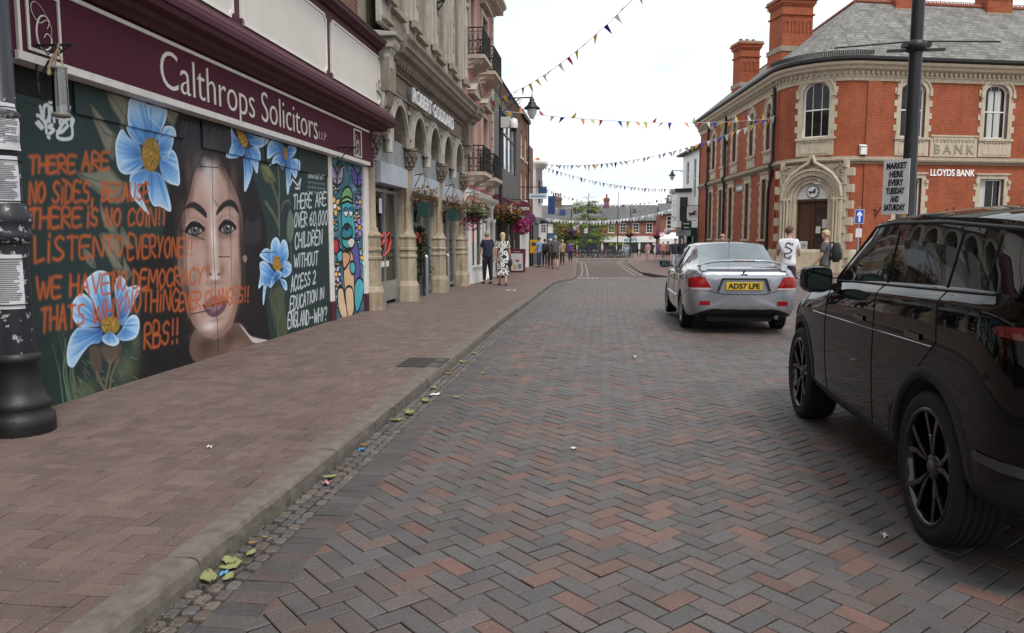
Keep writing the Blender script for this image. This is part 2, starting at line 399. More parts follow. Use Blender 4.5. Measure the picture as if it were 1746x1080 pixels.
# left pavement: bed, blocks, kerb
def kerb_x(y):                                   # the pavement widens into the road at the narrowing
    if y < 27.5: return -1.74
    if y < 30.5: return -1.74+(y-27.5)/3*.55
    if y < 36: return -1.19
    return -1.3-(y-36)*.03
ROWS = strip_pts(-14, 80, 1.)
sheet('pavement_bed', [(y, -9, kerb_x(y)-.16) for y in ROWS], .088, mat('pavement_joint', (.05, .038, .033), .95, .4, 8))
tag(blocks('pavement', herring(-4.62, -1.77, 1.9, 26, 0., lambda x, y: x < -1.75 and y > 1.9+max(0, (-1.9-x))*.4, pave_col, edge=1.), .1, m_pave, gap=.0021, inset=.003, drop=.0028, tilt=.0012), kind='structure')
sheet('far_pavement', [(y, -9, kerb_x(y)-.16) for y in strip_pts(26, 80, 1.)], .1, m_farpave)
sheet('near_pavement', [(-14, -9, -1.9), (1.9, -9, -1.9)], .1, m_farpave)
sheet('doorway_paving', [(14, -9, -4.6), (26, -9, -4.6)], .104, mat('doorway_stone', (.2, .18, .16), .85, .4, 3))
m_kerb = stone('granite_kerb', (.165, .143, .125), .35, .7, 11., .8)
mb = MB(); y = -13.6; kr = random.Random(3)
while y < 79:                                    # kerb stones with worn, rounded noses
    L = kr.uniform(.75, 1.0) if y < 30 else 3.; y1 = y+L-.013; g0, g1 = gz(y), gz(y1); j = kr.uniform(-.008, .008); t = kr.uniform(-.005, .005)
    rings = []
    nn = 13 if -1 < y < 16 else 2
    for i in range(nn):
        yy = y+(y1-y)*i/(nn-1); g = gz(yy); X = kerb_x(yy); e = .008 if i in (0, nn-1) else 0
        w1, w2 = kr.uniform(-.003, .003), kr.uniform(-.005, .005)
        pr = [(X-.155, -.1), (X-.155, .108-e), (X-.1, .11+t*.5-e), (X-.04+w1, .11+t-e), (X-.014+w1, .104+t-e+w2*.4), (X-.002+w1, .088+w2), (X+.004+j+w2, .045), (X+.006+j, -.05)]
        rings.append([(a, yy, g+b) for a, b in pr])
    mb.loft(rings, False, False, True); y += L
tag(mb.build('kerb', m_kerb), kind='structure')
# right-hand pavement in front of the bank and its kerb
def rk(y): return 3.4-(y-30)*.16 if y < 39 else (1.96 if y < 61 else 2.0+(y-61)*.04)
sheet('right_pavement', [(y, rk(y), 40) for y in strip_pts(33.5, 80, 1.)], .06, m_farpave)
sheet('market_place_paving', [(-14, 8.5, 60), (13, 12, 60), (33.5, 19, 60)], .0, m_farpave)
mb = MB(); y = 33.5
while y < 78:
    L = 1.2; X0, X1 = rk(y), rk(y+L)
    mb.add([(X0-.13, y, gz(y)-.05), (X0-.12, y, gz(y)+.058), (X0, y, gz(y)+.066), (X1-.13, y+L-.01, gz(y+L)-.05), (X1-.12, y+L-.01, gz(y+L)+.058), (X1, y+L-.01, gz(y+L)+.066)], [(0, 1, 4, 3), (1, 2, 5, 4), (0, 2, 1), (3, 4, 5)]); y += L
mb.add([(2.8, 33.5, gz(33.5)-.05), (2.8, 33.4, gz(33.5)+.06), (2.8, 33.55, gz(33.5)+.066), (40, 33.5, gz(33.5)-.05), (40, 33.4, gz(33.5)+.06), (40, 33.55, gz(33.5)+.066)], [(0, 1, 4, 3), (1, 2, 5, 4)])
tag(mb.build('right_kerb', m_kerb), kind='structure')
# painted double lines
m_line = mat('road_paint', (.28, .255, .22), .85, .8, 5)
def line(name, pts, w_=.07, dz=.006):
    mb = MB(); vs = []
    for i, (x, y_) in enumerate(pts):
        vs += [(x-w_/2, y_, gz(y_)+dz), (x+w_/2, y_, gz(y_)+dz)]
    mb.add(vs, [(2*i, 2*i+1, 2*i+3, 2*i+2) for i in range(len(pts)-1)])
    tag(mb.build(name, m_line), kind='structure')
line('road_marking', [(-1.0, 34), (-1.15, 42), (-1.75, 60), (-2.6, 68)]); line('road_marking', [(-.7, 34), (-.9, 42), (-1.45, 60), (-2.3, 68)])
line('road_marking', [(1.72, 35), (1.55, 42), (1.3, 62), (2.0, 75)]); line('road_marking', [(1.42, 35), (1.28, 42), (1.05, 62), (1.75, 75)])
for k in range(5):
    mb = MB(); x0 = -1.05+k*.18; mb.add([(x0, 31.6, gz(31.6)+.006), (x0+.1, 31.6, gz(31.6)+.006), (x0+.1, 33.2, gz(33.2)+.006), (x0, 33.2, gz(33.2)+.006)], [(0, 1, 2, 3)]); tag(mb.build('road_marking', m_line), kind='structure')
mb = MB(); mb.add([(-.1, 32.0, gz(32)+.006), (1.1, 32.0, gz(32)+.006), (1.1, 32.35, gz(32.35)+.006), (-.1, 32.35, gz(32.35)+.006)], [(0, 1, 2, 3)]); tag(mb.build('road_marking', m_line), kind='structure')
# iron gully grating set in the pavement beside the kerb
g = thing('drain_grate', 'black iron gully grating set in the pavement beside the kerb', 'drain grate', (-1.98, 8.26, .1))
m_iron = mat('cast_iron_grate', (.075, .07, .068), .6, .5, 9, .3)
MG = Matrix.Translation((-1.99, 8.26, .106)); mb = MB(MG)
for a, b in ((-.24, -.215), (.215, .24)): mb.box(a, b, -.29, .29, -.03, .006)
for a, b in ((-.29, -.265), (.265, .29)): mb.box(-.215, .215, a, b, -.03, .006)
mb.build('grate_frame', m_iron, g)
mb = MB(MG)
for i in range(9): mb.box(-.215, .215, -.235+i*.056, -.205+i*.056, -.025, .003)
mb.box(-.012, .012, -.26, .26, -.026, .002); mb.build('grate_bars', m_iron, g)
mb = MB(MG); mb.box(-.235, .235, -.285, .285, -.005, -.001); mb.build('grate_pit', m_sand, g)
# ================================================================ painted boards: the artwork is rasterised here, in metres on the board plane
def px_ray(px, py):
    u = (px-873)/1300; v = (540-py)/1300
    d = (u, math.cos(PITCH)+v*math.sin(PITCH), -math.sin(PITCH)+v*math.cos(PITCH)); c, s_ = math.cos(YAW), math.sin(YAW)
    return (d[0]*c-d[1]*s_, d[0]*s_+d[1]*c, d[2])
def on_wall(px, py, X):
    d = px_ray(px, py); t = X/d[0]; return d[1]*t, EYE+d[2]*t
def srgb(c): return np.array(lin(*c), 'f')
STROKES = {
 'A': [[(0, 0), (.5, 1), (1, 0)], [(.2, .38), (.8, .38)]], 'B': [[(0, 0), (0, 1), (.7, .95), (.75, .6), (0, .52)], [(.1, .52), (.95, .42), (.9, .06), (0, 0)]],
 'C': [[(1, .82), (.6, 1), (.15, .8), (0, .4), (.2, .05), (.6, 0), (1, .15)]], 'D': [[(0, 0), (0, 1)], [(0, 1), (.7, .85), (1, .5), (.75, .12), (0, 0)]],
 'E': [[(1, 1), (0, .97), (0, 0), (1, .03)], [(0, .52), (.8, .52)]], 'F': [[(1, 1), (0, 1), (0, 0)], [(0, .52), (.8, .52)]],
 'G': [[(1, .85), (.55, 1), (.1, .75), (0, .35), (.3, 0), (.8, .05), (.98, .4), (.55, .42)]], 'H': [[(0, 1), (0, 0)], [(1, 1), (1, 0)], [(0, .5), (1, .52)]],
 'I': [[(.5, 1), (.5, 0)]], 'i': [[(.5, .75), (.5, 0)], [(.5, 1.05), (.5, 1.1)]], 'K': [[(0, 1), (0, 0)], [(1, 1), (0, .45), (1, 0)]], 'L': [[(0, 1), (.08, 0), (.95, .12)]],
 'M': [[(0, 0), (.1, 1), (.5, .35), (.9, 1), (1, 0)]], 'N': [[(0, 0), (.05, 1), (.9, 0), (1, 1)]], 'O': [[(.5, 1), (.08, .75), (0, .35), (.4, 0), (.85, .15), (1, .6), (.75, .95), (.45, 1)]],
 'P': [[(0, 0), (0, 1), (.8, .95), (.85, .55), (0, .48)]], 'R': [[(0, 0), (0, 1), (.8, .95), (.85, .6), (.05, .5), (1, 0)]], 'S': [[(.95, .88), (.55, 1), (.12, .8), (.3, .55), (.8, .42), (.9, .15), (.45, 0), (0, .12)]],
 'T': [[(0, .98), (1, 1)], [(.5, 1), (.5, 0)]], 'U': [[(0, 1), (.05, .25), (.4, 0), (.85, .15), (1, 1)]], 'V': [[(0, 1), (.5, 0), (1, 1)]], 'W': [[(0, 1), (.25, 0), (.5, .7), (.75, 0), (1, 1)]],
 'X': [[(0, 0), (1, 1)], [(0, 1), (1, 0)]], 'Y': [[(0, 1), (.5, .48), (1, 1)], [(.55, .5), (.3, 0)]], '2': [[(.05, .8), (.5, 1), (.9, .75), (.6, .4), (0, 0), (1, .04)]],
 '4': [[(.75, 0), (.7, 1), (0, .35), (1, .35)]], '6': [[(.85, .95), (.25, .65), (0, .3), (.3, 0), (.8, .08), (.85, .4), (.4, .5), (.05, .3)]], '0': [[(.5, 1), (.05, .6), (.2, .05), (.65, 0), (1, .45), (.8, .95), (.5, 1)]],
 '!': [[(.5, 1), (.5, .35)], [(.5, .1), (.5, .02)]], '?': [[(.1, .85), (.5, 1), (.9, .8), (.5, .4)], [(.45, .1), (.45, .02)]], ',': [[(.4, .1), (.2, -.25)]], '-': [[(.1, .42), (.9, .42)]], ':': [[(.5, .6), (.5, .55)], [(.5, .1), (.5, .05)]], ' ': []}
class Canvas:
    def __init__(s, X, y0, y1, z0, z1, res, bg):
        s.X, s.y0, s.z0, s.res = X, y0, z0, res; s.W = int((y1-y0)/res); s.H = int((z1-z0)/res); s.y1 = y0+s.W*res; s.z1 = z0+s.H*res
        s.a = np.empty((s.H, s.W, 3), 'f'); s.a[:] = srgb(bg); s.r = np.random.RandomState(4)
    def P(s, pts): return np.array([[(p[0]-s.y0)/s.res, (p[1]-s.z0)/s.res] for p in (on_wall(x, y, s.X) for x, y in pts)], 'f')
    def win(s, p, m):
        x0, y0 = np.floor(p.min(0)-m).astype(int); x1, y1 = np.ceil(p.max(0)+m).astype(int)+1
        x0, y0 = max(x0, 0), max(y0, 0); x1, y1 = min(x1, s.W), min(y1, s.H)
        if x1 <= x0 or y1 <= y0: return None
        gy, gx = np.mgrid[y0:y1, x0:x1].astype('f'); return (slice(y0, y1), slice(x0, x1)), gx+.5, gy+.5
    def put(s, sl, al, col):
        s.a[sl] = s.a[sl]*(1-al[..., None])+col*al[..., None]
    @staticmethod
    def seg(gx, gy, a, b):
        d = b-a; L = float(d@d)+1e-9; t = np.clip(((gx-a[0])*d[0]+(gy-a[1])*d[1])/L, 0, 1)
        return np.hypot(gx-a[0]-t*d[0], gy-a[1]-t*d[1])
    @staticmethod
    def smooth(p, k=6, closed=True):
        n = len(p); out = []
        for i in range(n if closed else n-1):
            g = (lambda j: p[j % n]) if closed else (lambda j: p[min(max(j, 0), n-1)])
            a, b, c, d = g(i-1), g(i), g(i+1), g(i+2)
            for q in range(k):
                t = q/k; out.append(.5*((2*b)+(c-a)*t+(2*a-5*b+4*c-d)*t*t+(3*b-a-3*c+d)*t**3))
        if not closed: out.append(p[-1])
        return np.array(out, 'f')
    def sdf(s, p, gx, gy):
        d = np.full(gx.shape, 1e9, 'f'); ins = np.zeros(gx.shape, bool); n = len(p)
        for i in range(n):
            a, b = p[i], p[(i+1) % n]; d = np.minimum(d, s.seg(gx, gy, a, b))
            if a[1] != b[1]:
                c = ((a[1] > gy) != (b[1] > gy)) & (gx < (b[0]-a[0])*(gy-a[1])/(b[1]-a[1])+a[0]); ins ^= c
        return np.where(ins, d, -d)
    def poly(s, pts, col, feather=1., alpha=1., curve=True):
        p = s.P(pts); p = s.smooth(p) if curve else p; wn = s.win(p, feather+1)
        if wn is None: return
        sl, gx, gy = wn; sd = s.sdf(p, gx, gy); s.put(sl, np.clip(sd/feather+.5, 0, 1)*alpha, srgb(col))
    def petal(s, pts, base, rim=3.5, c=((46, 84, 150), (104, 164, 222), (176, 214, 244)), gold=False):
        """a painted petal: deep colour at the base, pale towards a light rim, brushed streaks from the base"""
        p = s.smooth(s.P(pts)); b = s.P([base])[0]; wn = s.win(p, 3)
        if wn is None: return
        sl, gx, gy = wn; sd = s.sdf(p, gx, gy); m = np.clip(sd+.5, 0, 1)
        R_ = np.hypot(p[:, 0]-b[0], p[:, 1]-b[1]).max(); t = np.clip(np.hypot(gx-b[0], gy-b[1])/R_, 0, 1)
        an = np.arctan2(gy-b[1], gx-b[0]); st = .5+.5*np.sin(an*23+3*np.sin(an*7)+t*2); st2 = .5+.5*np.sin(an*61+t*4)
        k = np.clip(t*1.25-.12+(st-.5)*.3+(st2-.5)*.14, 0, 1)[..., None]
        c0, c1, c2 = (srgb(q) for q in c); col = np.where(k < .6, c0+(c1-c0)*(k/.6), c1+(c2-c1)*((k-.6)/.4))
        e = np.clip(1-sd/(rim*2.2), 0, 1)[..., None]*np.clip(t*1.6-.35, 0, 1)[..., None]; col = col+(srgb((226, 240, 250))-col)*e*.8
        s.put(sl, m, col)
    def stroke(s, pts, wd, col, soft=1., alpha=1., curve=False, taper=False, raw=None):
        p = s.P(pts) if raw is None else raw
        if curve and len(p) > 2: p = s.smooth(p, 5, False)
        r = wd/s.res/2; wn = s.win(p, r+soft+1)
        if wn is None: return
        sl, gx, gy = wn; d = np.full(gx.shape, 1e9, 'f'); n = len(p)-1
        for i in range(n):
            ri = r*(1-.75*i/n) if taper else r
            d = np.minimum(d, s.seg(gx, gy, p[i], p[i+1])-ri)
        s.put(sl, np.clip(.5-d/soft, 0, 1)*alpha, srgb(col))
    def blob(s, c, rx, ry, col, alpha=.6, rot=0.):
        """soft airbrushed patch; rx, ry in photo pixels"""
        p = s.P([c, (c[0]+rx, c[1]), (c[0], c[1]-ry)]); a = np.hypot(*(p[1]-p[0])); b = np.hypot(*(p[2]-p[0])); m = max(a, b)*2.2
        wn = s.win(p[:1], m)
        if wn is None: return
        sl, gx, gy = wn; x, y = gx-p[0][0], gy-p[0][1]; ca, sa = math.cos(rot), math.sin(rot); x, y = x*ca+y*sa, -x*sa+y*ca
        s.put(sl, np.exp(-((x/a)**2+(y/b)**2)*1.1)*alpha, srgb(col))
    def text(s, txt, a, b, ha, hb, wd, col, soft=2.2, alpha=.9, slant=.1, gap=.3, jit=.05, passes=1):
        """hand-sprayed capitals along the baseline a-b (photo pixels), heights ha, hb"""
        wid = {'I': .25, 'i': .25, '!': .3, ',': .3, ' ': .45, ':': .3, 'M': 1.25, 'W': 1.35, '-': .5, '?': .7}
        tot = sum(wid.get(ch, .8)+gap for ch in txt)-gap; u = 0.; rj = s.r
        for ch in txt:
            wc = wid.get(ch, .8)
            for ln in STROKES[ch]:
                pts = []
                for q, h in ln:
                    f = (u+q*wc)/tot+rj.uniform(-jit, jit)/tot*.6; hh = ha+(hb-ha)*f; h = h+rj.uniform(-jit, jit)
                    pts.append((a[0]+(b[0]-a[0])*f+slant*h*hh*.3, a[1]+(b[1]-a[1])*f-h*hh))
                for _ in range(passes): s.stroke(pts, wd, col, soft, alpha, curve=len(pts) > 3)
            u += wc+gap
    def image(s, name):
        im = bpy.data.images.new(name, s.W, s.H, float_buffer=False); c = np.clip(s.a, 0, 1)
        c = np.where(c <= .0031308, c*12.92, 1.055*np.power(np.maximum(c, 1e-6), 1/2.4)-.055)
        buf = np.ones((s.H, s.W, 4), 'f'); buf[..., :3] = c; im.pixels.foreach_set(buf.ravel()); im.update(); im.pack(); return im
    def material(s, name):
        m, t, b = nodes(name); b.inputs['Roughness'].default_value = .62; b.inputs['Specular IOR Level'].default_value = .3
        tx = N(t, 'TexImage'); tx.image = s.image(name); tx.extension = 'EXTEND'; tc = N(t, 'TexCoord'); t.links.new(tc.outputs['UV'], tx.inputs[0])
        n = N(t, 'TexNoise', Scale=5., Detail=5.); t.links.new(tc.outputs['Object'], n.inputs['Vector'])
        f = ramp(t, n.outputs[0], [(.3, (.84, .84, .84)), (.7, (1.04, 1.04, 1.04))])
        t.links.new(mixc(t, 1., tx.outputs[0], f, 'MULTIPLY'), b.inputs['Base Color']); return m
    def map_uv(s, ob, dx=0.):
        me = ob.data; uv = me.uv_layers[0]; M = ob.matrix_basis
        for l in me.loops:
            p = M @ me.vertices[l.vertex_index].co; uv.data[l.index].uv = ((p.y-s.y0)/(s.y1-s.y0), (p.z-s.z0)/(s.z1-s.z0))

HX = -4.55
cv = Canvas(HX, 5.25, 12.4, .05, 2.9, .005, (37, 56, 55))
def cr_(ox, oy, k): return lambda *pts: [(ox+x*k, oy+y*k) for x, y in pts]
A_, B_, C_, D_, E_, F_ = cr_(0, 80, .2963), cr_(40, 380, .29644), cr_(300, 190, .19438), cr_(300, 380, .2222), cr_(380, 200, .18519), cr_(400, 380, .20362)
for i in range(240):                              # uneven roller work in the dark green
    x, y = cv.r.uniform(40, 560), cv.r.uniform(120, 700); cv.blob((x, y), cv.r.uniform(10, 40), cv.r.uniform(15, 45), (30+cv.r.randint(16), 48+cv.r.randint(16), 47+cv.r.randint(16)), .3)
# foliage painted behind the large flower
LEAF = (140, 138, 122); LEAF2 = (102, 106, 90)
for pts in (A_((600,255),(700,280),(730,330),(720,420),(710,500),(670,420),(620,340)), A_((500,330),(560,390),(630,470),(670,520),(655,650),(610,600),(560,480)),
            A_((440,730),(540,722),(620,690),(690,760),(735,800),(720,880),(660,905),(560,840)), A_((940,360),(1040,400),(1000,455),(950,430)), A_((575,890),(610,960),(690,1080),(640,1080),(590,1000)),
            B_((440,60),(520,70),(570,130),(560,240),(600,300),(540,290),(500,230),(450,120)), B_((340,150),(390,180),(420,260),(370,240)), B_((560,20),(620,120),(640,260),(590,330),(575,200))):
    cv.poly(pts, LEAF2, 2.5, .85); c = np.mean(pts, 0); cv.poly([tuple(c+(np.array(p)-c)*.75-(2, 3)) for p in pts], LEAF, 5, .6)
    cv.stroke([pts[0], tuple(c), pts[len(pts)//2]], .012, (60, 62, 52), 1.5, .7, True)
    for q in pts[1::2]: cv.stroke([tuple(c), tuple((np.array(q)+c)/2+(1, 2))], .007, (70, 72, 60), 1.2, .6)
# hair mass
cv.poly([(300,195),(345,205),(395,222),(420,270),(440,330),(455,400),(450,470),(460,570),(470,610),(380,650),(330,650),(225,690),(235,560),(255,470),(282,380),(290,280)], (27, 25, 29), 9, 1.)
cv.poly(B_((560,120),(640,150),(900,60),(960,200),(1000,640),(1010,830),(640,960),(590,900),(700,640),(690,380),(600,250)), (26, 24, 27), 7, .95)
for i in range(70):
    t = i/70; x = 306+t*86; cv.stroke([(x, 206+t*20+cv.r.uniform(-3, 3)), (x-6+18*t, 245+cv.r.uniform(-8, 8)), (x-16+46*t, 300+cv.r.uniform(-12, 12))], .009, (72+cv.r.randint(22), 74+cv.r.randint(20), 84+cv.r.randint(20)), 1.5, .35, True, True)
for i in range(60):
    x = cv.r.uniform(412, 452); y = cv.r.uniform(330, 560); cv.stroke([(x, y), (x+cv.r.uniform(-6, 5), y+20), (x+cv.r.uniform(-2, 9), y+46)], .008, (70, 66, 68), 1.4, .33, True, True)
for i in range(30):
    x = cv.r.uniform(240, 305); y = cv.r.uniform(430, 600); cv.stroke([(x, y), (x-5, y+30), (x-3, y+70)], .01, (52, 50, 54), 1.6, .4, True, True)
for i in range(14):                               # combed hair arcs beside the cheek
    cv.stroke([(418, 372+i*3), (430, 380+i*3), (444, 371+i*3)], .006, (112, 110, 112), 1.2, .5, True)
for i in range(50):
    x = cv.r.uniform(312, 400); cv.stroke([(x, 208+(x-312)*.2), (x-4, 232+(x-312)*.15), (x-8 if x < 356 else x+8, 262)], .008, (84+cv.r.randint(26), 88+cv.r.randint(22), 98+cv.r.randint(20)), 1.4, .4, True, True)
# neck, collar, face
cv.poly(D_((150,820),(480,770),(560,860),(640,900),(640,1040),(170,1080)), (112, 88, 76), 5)
cv.blob((352, 590), 14, 16, (66, 48, 42), .8); cv.blob((395, 575), 14, 14, (74, 54, 47), .7); cv.blob((405, 594), 14, 10, (146, 118, 104), .6)
cv.poly(D_((488,780),(520,810),(575,870),(640,890),(700,900),(690,915),(600,920),(560,880)), (214, 200, 196), 2.5, .95)
FACE = [(345,270),(333,290),(326,318),(317,352),(305,385),(303,430),(305,462),(318,528),(326,548),(340,566),(358,577),(373,577),(393,560),(404,528),(410,492),(413,440),(414,395),(412,360),(403,330),(391,303),(378,278),(362,262)]
cv.poly(FACE, (150, 116, 104), 4)
cv.poly([(366+(x-366)*.86, 425+(y-425)*.9) for x, y in FACE], (196, 162, 148), 18, .85)
for c, rx, ry, col, al in [((356,300),16,34,(232,214,206),.75),((352,285),12,18,(206,208,214),.5),((364,400),5,60,(238,226,220),.85),((366,470),9,10,(240,228,222),.7),((330,455),17,26,(222,190,174),.55),
        ((399,450),9,30,(214,184,170),.6),((358,555),15,13,(236,222,216),.85),((310,420),7,60,(120,92,84),.6),((412,430),5,70,(110,84,76),.65),((328,352),15,9,(128,96,86),.55),((390,350),14,9,(128,98,88),.55),
        ((352,425),5,34,(150,116,104),.6),((377,425),4,30,(158,124,112),.55),((354,455),7,11,(140,106,96),.55),((382,458),5,11,(146,112,102),.5),((367,483),15,4,(110,76,70),.55),((366,497),5,10,(170,134,122),.6),
        ((327,515),9,30,(150,116,102),.5),((402,505),6,30,(142,110,98),.5),((368,546),18,4,(150,112,104),.6),((345,570),20,6,(130,98,86),.5),((322,300),6,40,(108,86,80),.5),((398,310),7,32,(110,86,78),.55)]:
    cv.blob(c, rx, ry, col, al)
cv.stroke([(312,372),(308,410),(306,440)], .05, (92, 72, 66), 14, .35, True)
cv.blob((358, 264), 24, 13, (34, 32, 36), .95); cv.blob((342, 282), 8, 14, (36, 32, 34), .8, .5); cv.blob((378, 282), 7, 16, (44, 38, 38), .7, -.4); cv.blob((308, 400), 6, 60, (44, 34, 33), .9); cv.blob((412, 420), 4, 80, (38, 29, 28), .9); cv.blob((318, 500), 8, 30, (66, 48, 44), .75)
for i in range(46):
    q = cv.r.uniform(-1, 1); x0 = 358+q*10; cv.stroke([(x0, 256), (x0+q*14, 272+abs(q)*8), (x0+q*30-2, 300+abs(q)*16), (356+q*46, 352+cv.r.uniform(-20, 20))], .01, ((30, 28, 32), (58, 54, 58))[i % 2], 1.6, .5 if abs(q) > .62 else .12, True, True)
for br in (C_((72,868),(100,818),(160,796),(225,835),(268,890),(266,938),(225,905),(155,852),(105,850)), C_((352,915),(368,852),(420,795),(480,775),(530,812),(556,905),(498,842),(440,838),(392,880))): cv.poly(br, (38, 32, 34), 3)
def eye(cx, cy, w_, h_, ir, tilt):
    L, Rr = (cx-w_, cy+tilt), (cx+w_, cy-tilt)
    cv.blob((cx, cy-h_*1.2), w_*1.1, h_*1.2, (74, 52, 50), .7); cv.blob((cx, cy+h_*1.3), w_, h_*.8, (112, 82, 76), .7)
    al = [L, (cx-w_*.45, cy-h_*.8), (cx+w_*.1, cy-h_), (cx+w_*.6, cy-h_*.6), Rr, (cx+w_*.45, cy+h_*.65), (cx-w_*.1, cy+h_*.9), (cx-w_*.6, cy+h_*.6)]
    cv.poly([(cx+(x-cx)*1.16, cy+(y-cy)*1.3) for x, y in al], (16, 12, 14), 3.5); cv.poly(al, (172, 162, 160), 2.5)
    iris = [(cx+ir*math.cos(a), cy-.5+ir*1.25*math.sin(a)) for a in [2*math.pi*k/12 for k in range(12)]]
    cv.poly(iris, (44, 42, 44), 2); cv.poly([(cx+(x-cx)*.72, cy+(y-cy)*.72) for x, y in iris], (112, 110, 112), 2.5, .9); cv.poly([(cx+(x-cx)*.38, cy+(y-cy)*.38) for x, y in iris], (16, 14, 16), 1.5)
    cv.blob((cx+1.5, cy-3), 1.2, 1.6, (250, 250, 250), 1.)
    cv.stroke([L, (cx-w_*.5, cy-h_*1.0), (cx+w_*.1, cy-h_*1.05), (cx+w_*.65, cy-h_*.75), Rr], .06, (20, 16, 18), 2, 1, True)
    cv.stroke([(cx-w_*1.05, cy-h_*.9), (cx-w_*.4, cy-h_*1.9), (cx+w_*.3, cy-h_*1.9), (cx+w_*1.05, cy-h_*.8)], .014, (214, 190, 180), 3, .7, True)
cv.blob((332, 470), 10, 34, (122, 92, 82), .5); cv.blob((402, 470), 6, 34, (116, 86, 76), .5); cv.blob((345, 395), 6, 14, (96, 70, 64), .6); cv.blob((376, 394), 5, 14, (96, 70, 64), .6)
eye(332.5, 392.5, 14.5, 8.8, 8.0, 1.5); eye(388, 389.5, 13.2, 9, 7.6, 1)
for dx in (-1, 1): cv.blob((366+dx*7.5, 468), 3.2, 2.8, (34, 20, 20), 1.); cv.blob((366+dx*12, 462), 4, 9, (120, 84, 76), .6)
cv.stroke([(353,462),(354,474),(361,479),(367,480),(375,478),(379,470),(379,462)], .018, (124, 88, 80), 5, .55, True)
cv.poly(D_((208,632),(258,580),(300,556),(322,566),(350,556),(395,598),(330,622),(250,640)), (150, 96, 88), 3, .8)
cv.poly(D_((206,634),(250,640),(330,618),(398,598),(372,668),(322,718),(272,724),(235,692)), (112, 78, 90), 2.5)
cv.poly(D_((240,650),(290,648),(350,630),(330,665),(270,680)), (168, 136, 148), 6, .7); cv.stroke(D_((204,634),(252,638),(330,617),(400,597)), .014, (44, 26, 30), 1.5, .9, True)
cv.poly([(414,438),(420,436),(421,444),(417,448)], (150, 130, 124), 2)
# blue flowers
c0 = A_((868,620))[0]
for pts in (A_((750,740),(800,710),(860,700),(850,760),(800,820),(830,900),(860,970),(800,910),(755,850)), A_((850,730),(900,720),(940,760),(975,870),(982,948),(920,920),(880,912),(850,830)),
            A_((985,590),(1020,640),(1035,785),(1000,795),(950,770),(925,720),(920,650),(960,640)), A_((700,475),(740,520),(800,560),(815,640),(830,680),(780,720),(720,735),(680,700),(665,610),(668,540)),
            A_((840,335),(900,340),(945,360),(940,420),(920,470),(900,490),(850,440),(828,380)), A_((735,300),(800,310),(840,330),(850,400),(910,470),(905,540),(860,560),(800,560),(745,510),(720,430),(722,350)),
            A_((925,470),(960,455),(990,470),(1000,520),(990,580),(965,630),(925,640),(910,560))): cv.petal(pts, c0)
cv.poly([(257+15.5*math.cos(a), 264+29*math.sin(a)) for a in np.linspace(0, 2*math.pi, 14)[:-1]], (150, 116, 46), 3)
def pollen(cx, cy, rx, ry, n):
    for i in range(n):
        a, q = cv.r.uniform(0, 6.28), cv.r.uniform(0, .9); x, y = cx+rx*q*math.cos(a), cy+ry*q*math.sin(a); d = cv.r.uniform(-3, 3)
        cv.stroke([(x, y), (x+d, y+cv.r.uniform(-4, 4))], .012, ((198, 160, 70), (96, 70, 28), (176, 138, 54))[i % 3], 1.4, .85)
pollen(257, 264, 15, 28, 90)
G = (70, 92, 80)
for i in range(16): x = 100+cv.r.uniform(-4, 30); cv.stroke([(x+8, 690), (x-2+cv.r.uniform(-6, 6), 640), (x-12+cv.r.uniform(-8, 22), 560+cv.r.uniform(0, 60))], .012, (96+cv.r.randint(30), 124+cv.r.randint(20), 108), 1.5, .7, True, True)
cv.blob((142, 668), 22, 18, (92, 104, 78), .9); cv.blob((215, 630), 18, 26, (92, 104, 80), .85); cv.blob((232, 580), 8, 30, (92, 102, 84), .7)
for i in range(60):
    x, y = cv.r.uniform(125, 235), cv.r.uniform(590, 680); cv.stroke([(x, y), (x+cv.r.uniform(-12, -2), y+cv.r.uniform(-14, -4))], .009, ((128, 136, 106), (58, 70, 52))[i % 2], 1.5, .55, False, True)
cv.poly(B_((385,720),(430,715),(450,800),(440,870),(400,850),(380,780)), (88, 76, 66), 3); cv.poly(B_((440,715),(560,700),(545,790),(500,815),(460,780)), (84, 70, 62), 3)
for st in (B_((500,810),(480,900),(470,960)), B_((420,860),(450,930),(480,970)), B_((545,790),(510,870),(495,960))): cv.stroke(st, .03, (112, 102, 88), 2.5, .9, True)
for i in range(9): cv.stroke(B_((455+i*11,720),(470+i*8,770),(495,812)), .007, (130, 116, 102), 1.2, .7, True)
b0 = B_((490,600))[0]
for pts in (B_((345,360),(400,290),(450,275),(490,300),(500,400),(510,540),(480,560),(440,560),(400,450)), B_((525,350),(555,305),(585,330),(600,370),(640,360),(672,378),(640,450),(600,540),(570,590),(545,560),(530,450)),
            B_((275,480),(310,420),(350,410),(400,460),(415,540),(440,590),(380,600),(320,595),(285,550))): cv.petal(pts, b0)
cv.poly([(40+500*.29644+16*math.cos(a), 380+590*.2963+15*math.sin(a)) for a in np.linspace(0, 6.28, 12)[:-1]], (150, 126, 62), 3); pollen(188, 553, 16, 14, 70)
for pts in (B_((600,550),(640,530),(665,560),(665,620),(640,665),(580,680),(530,660),(560,620)), B_((450,660),(500,630),(540,660),(550,690),(520,710),(470,695)), B_((330,600),(400,605),(445,610),(455,650),(440,690),(390,700),(350,740),(310,800),(285,832),(255,815),(250,740),(270,660),(300,615))): cv.petal(pts, b0)
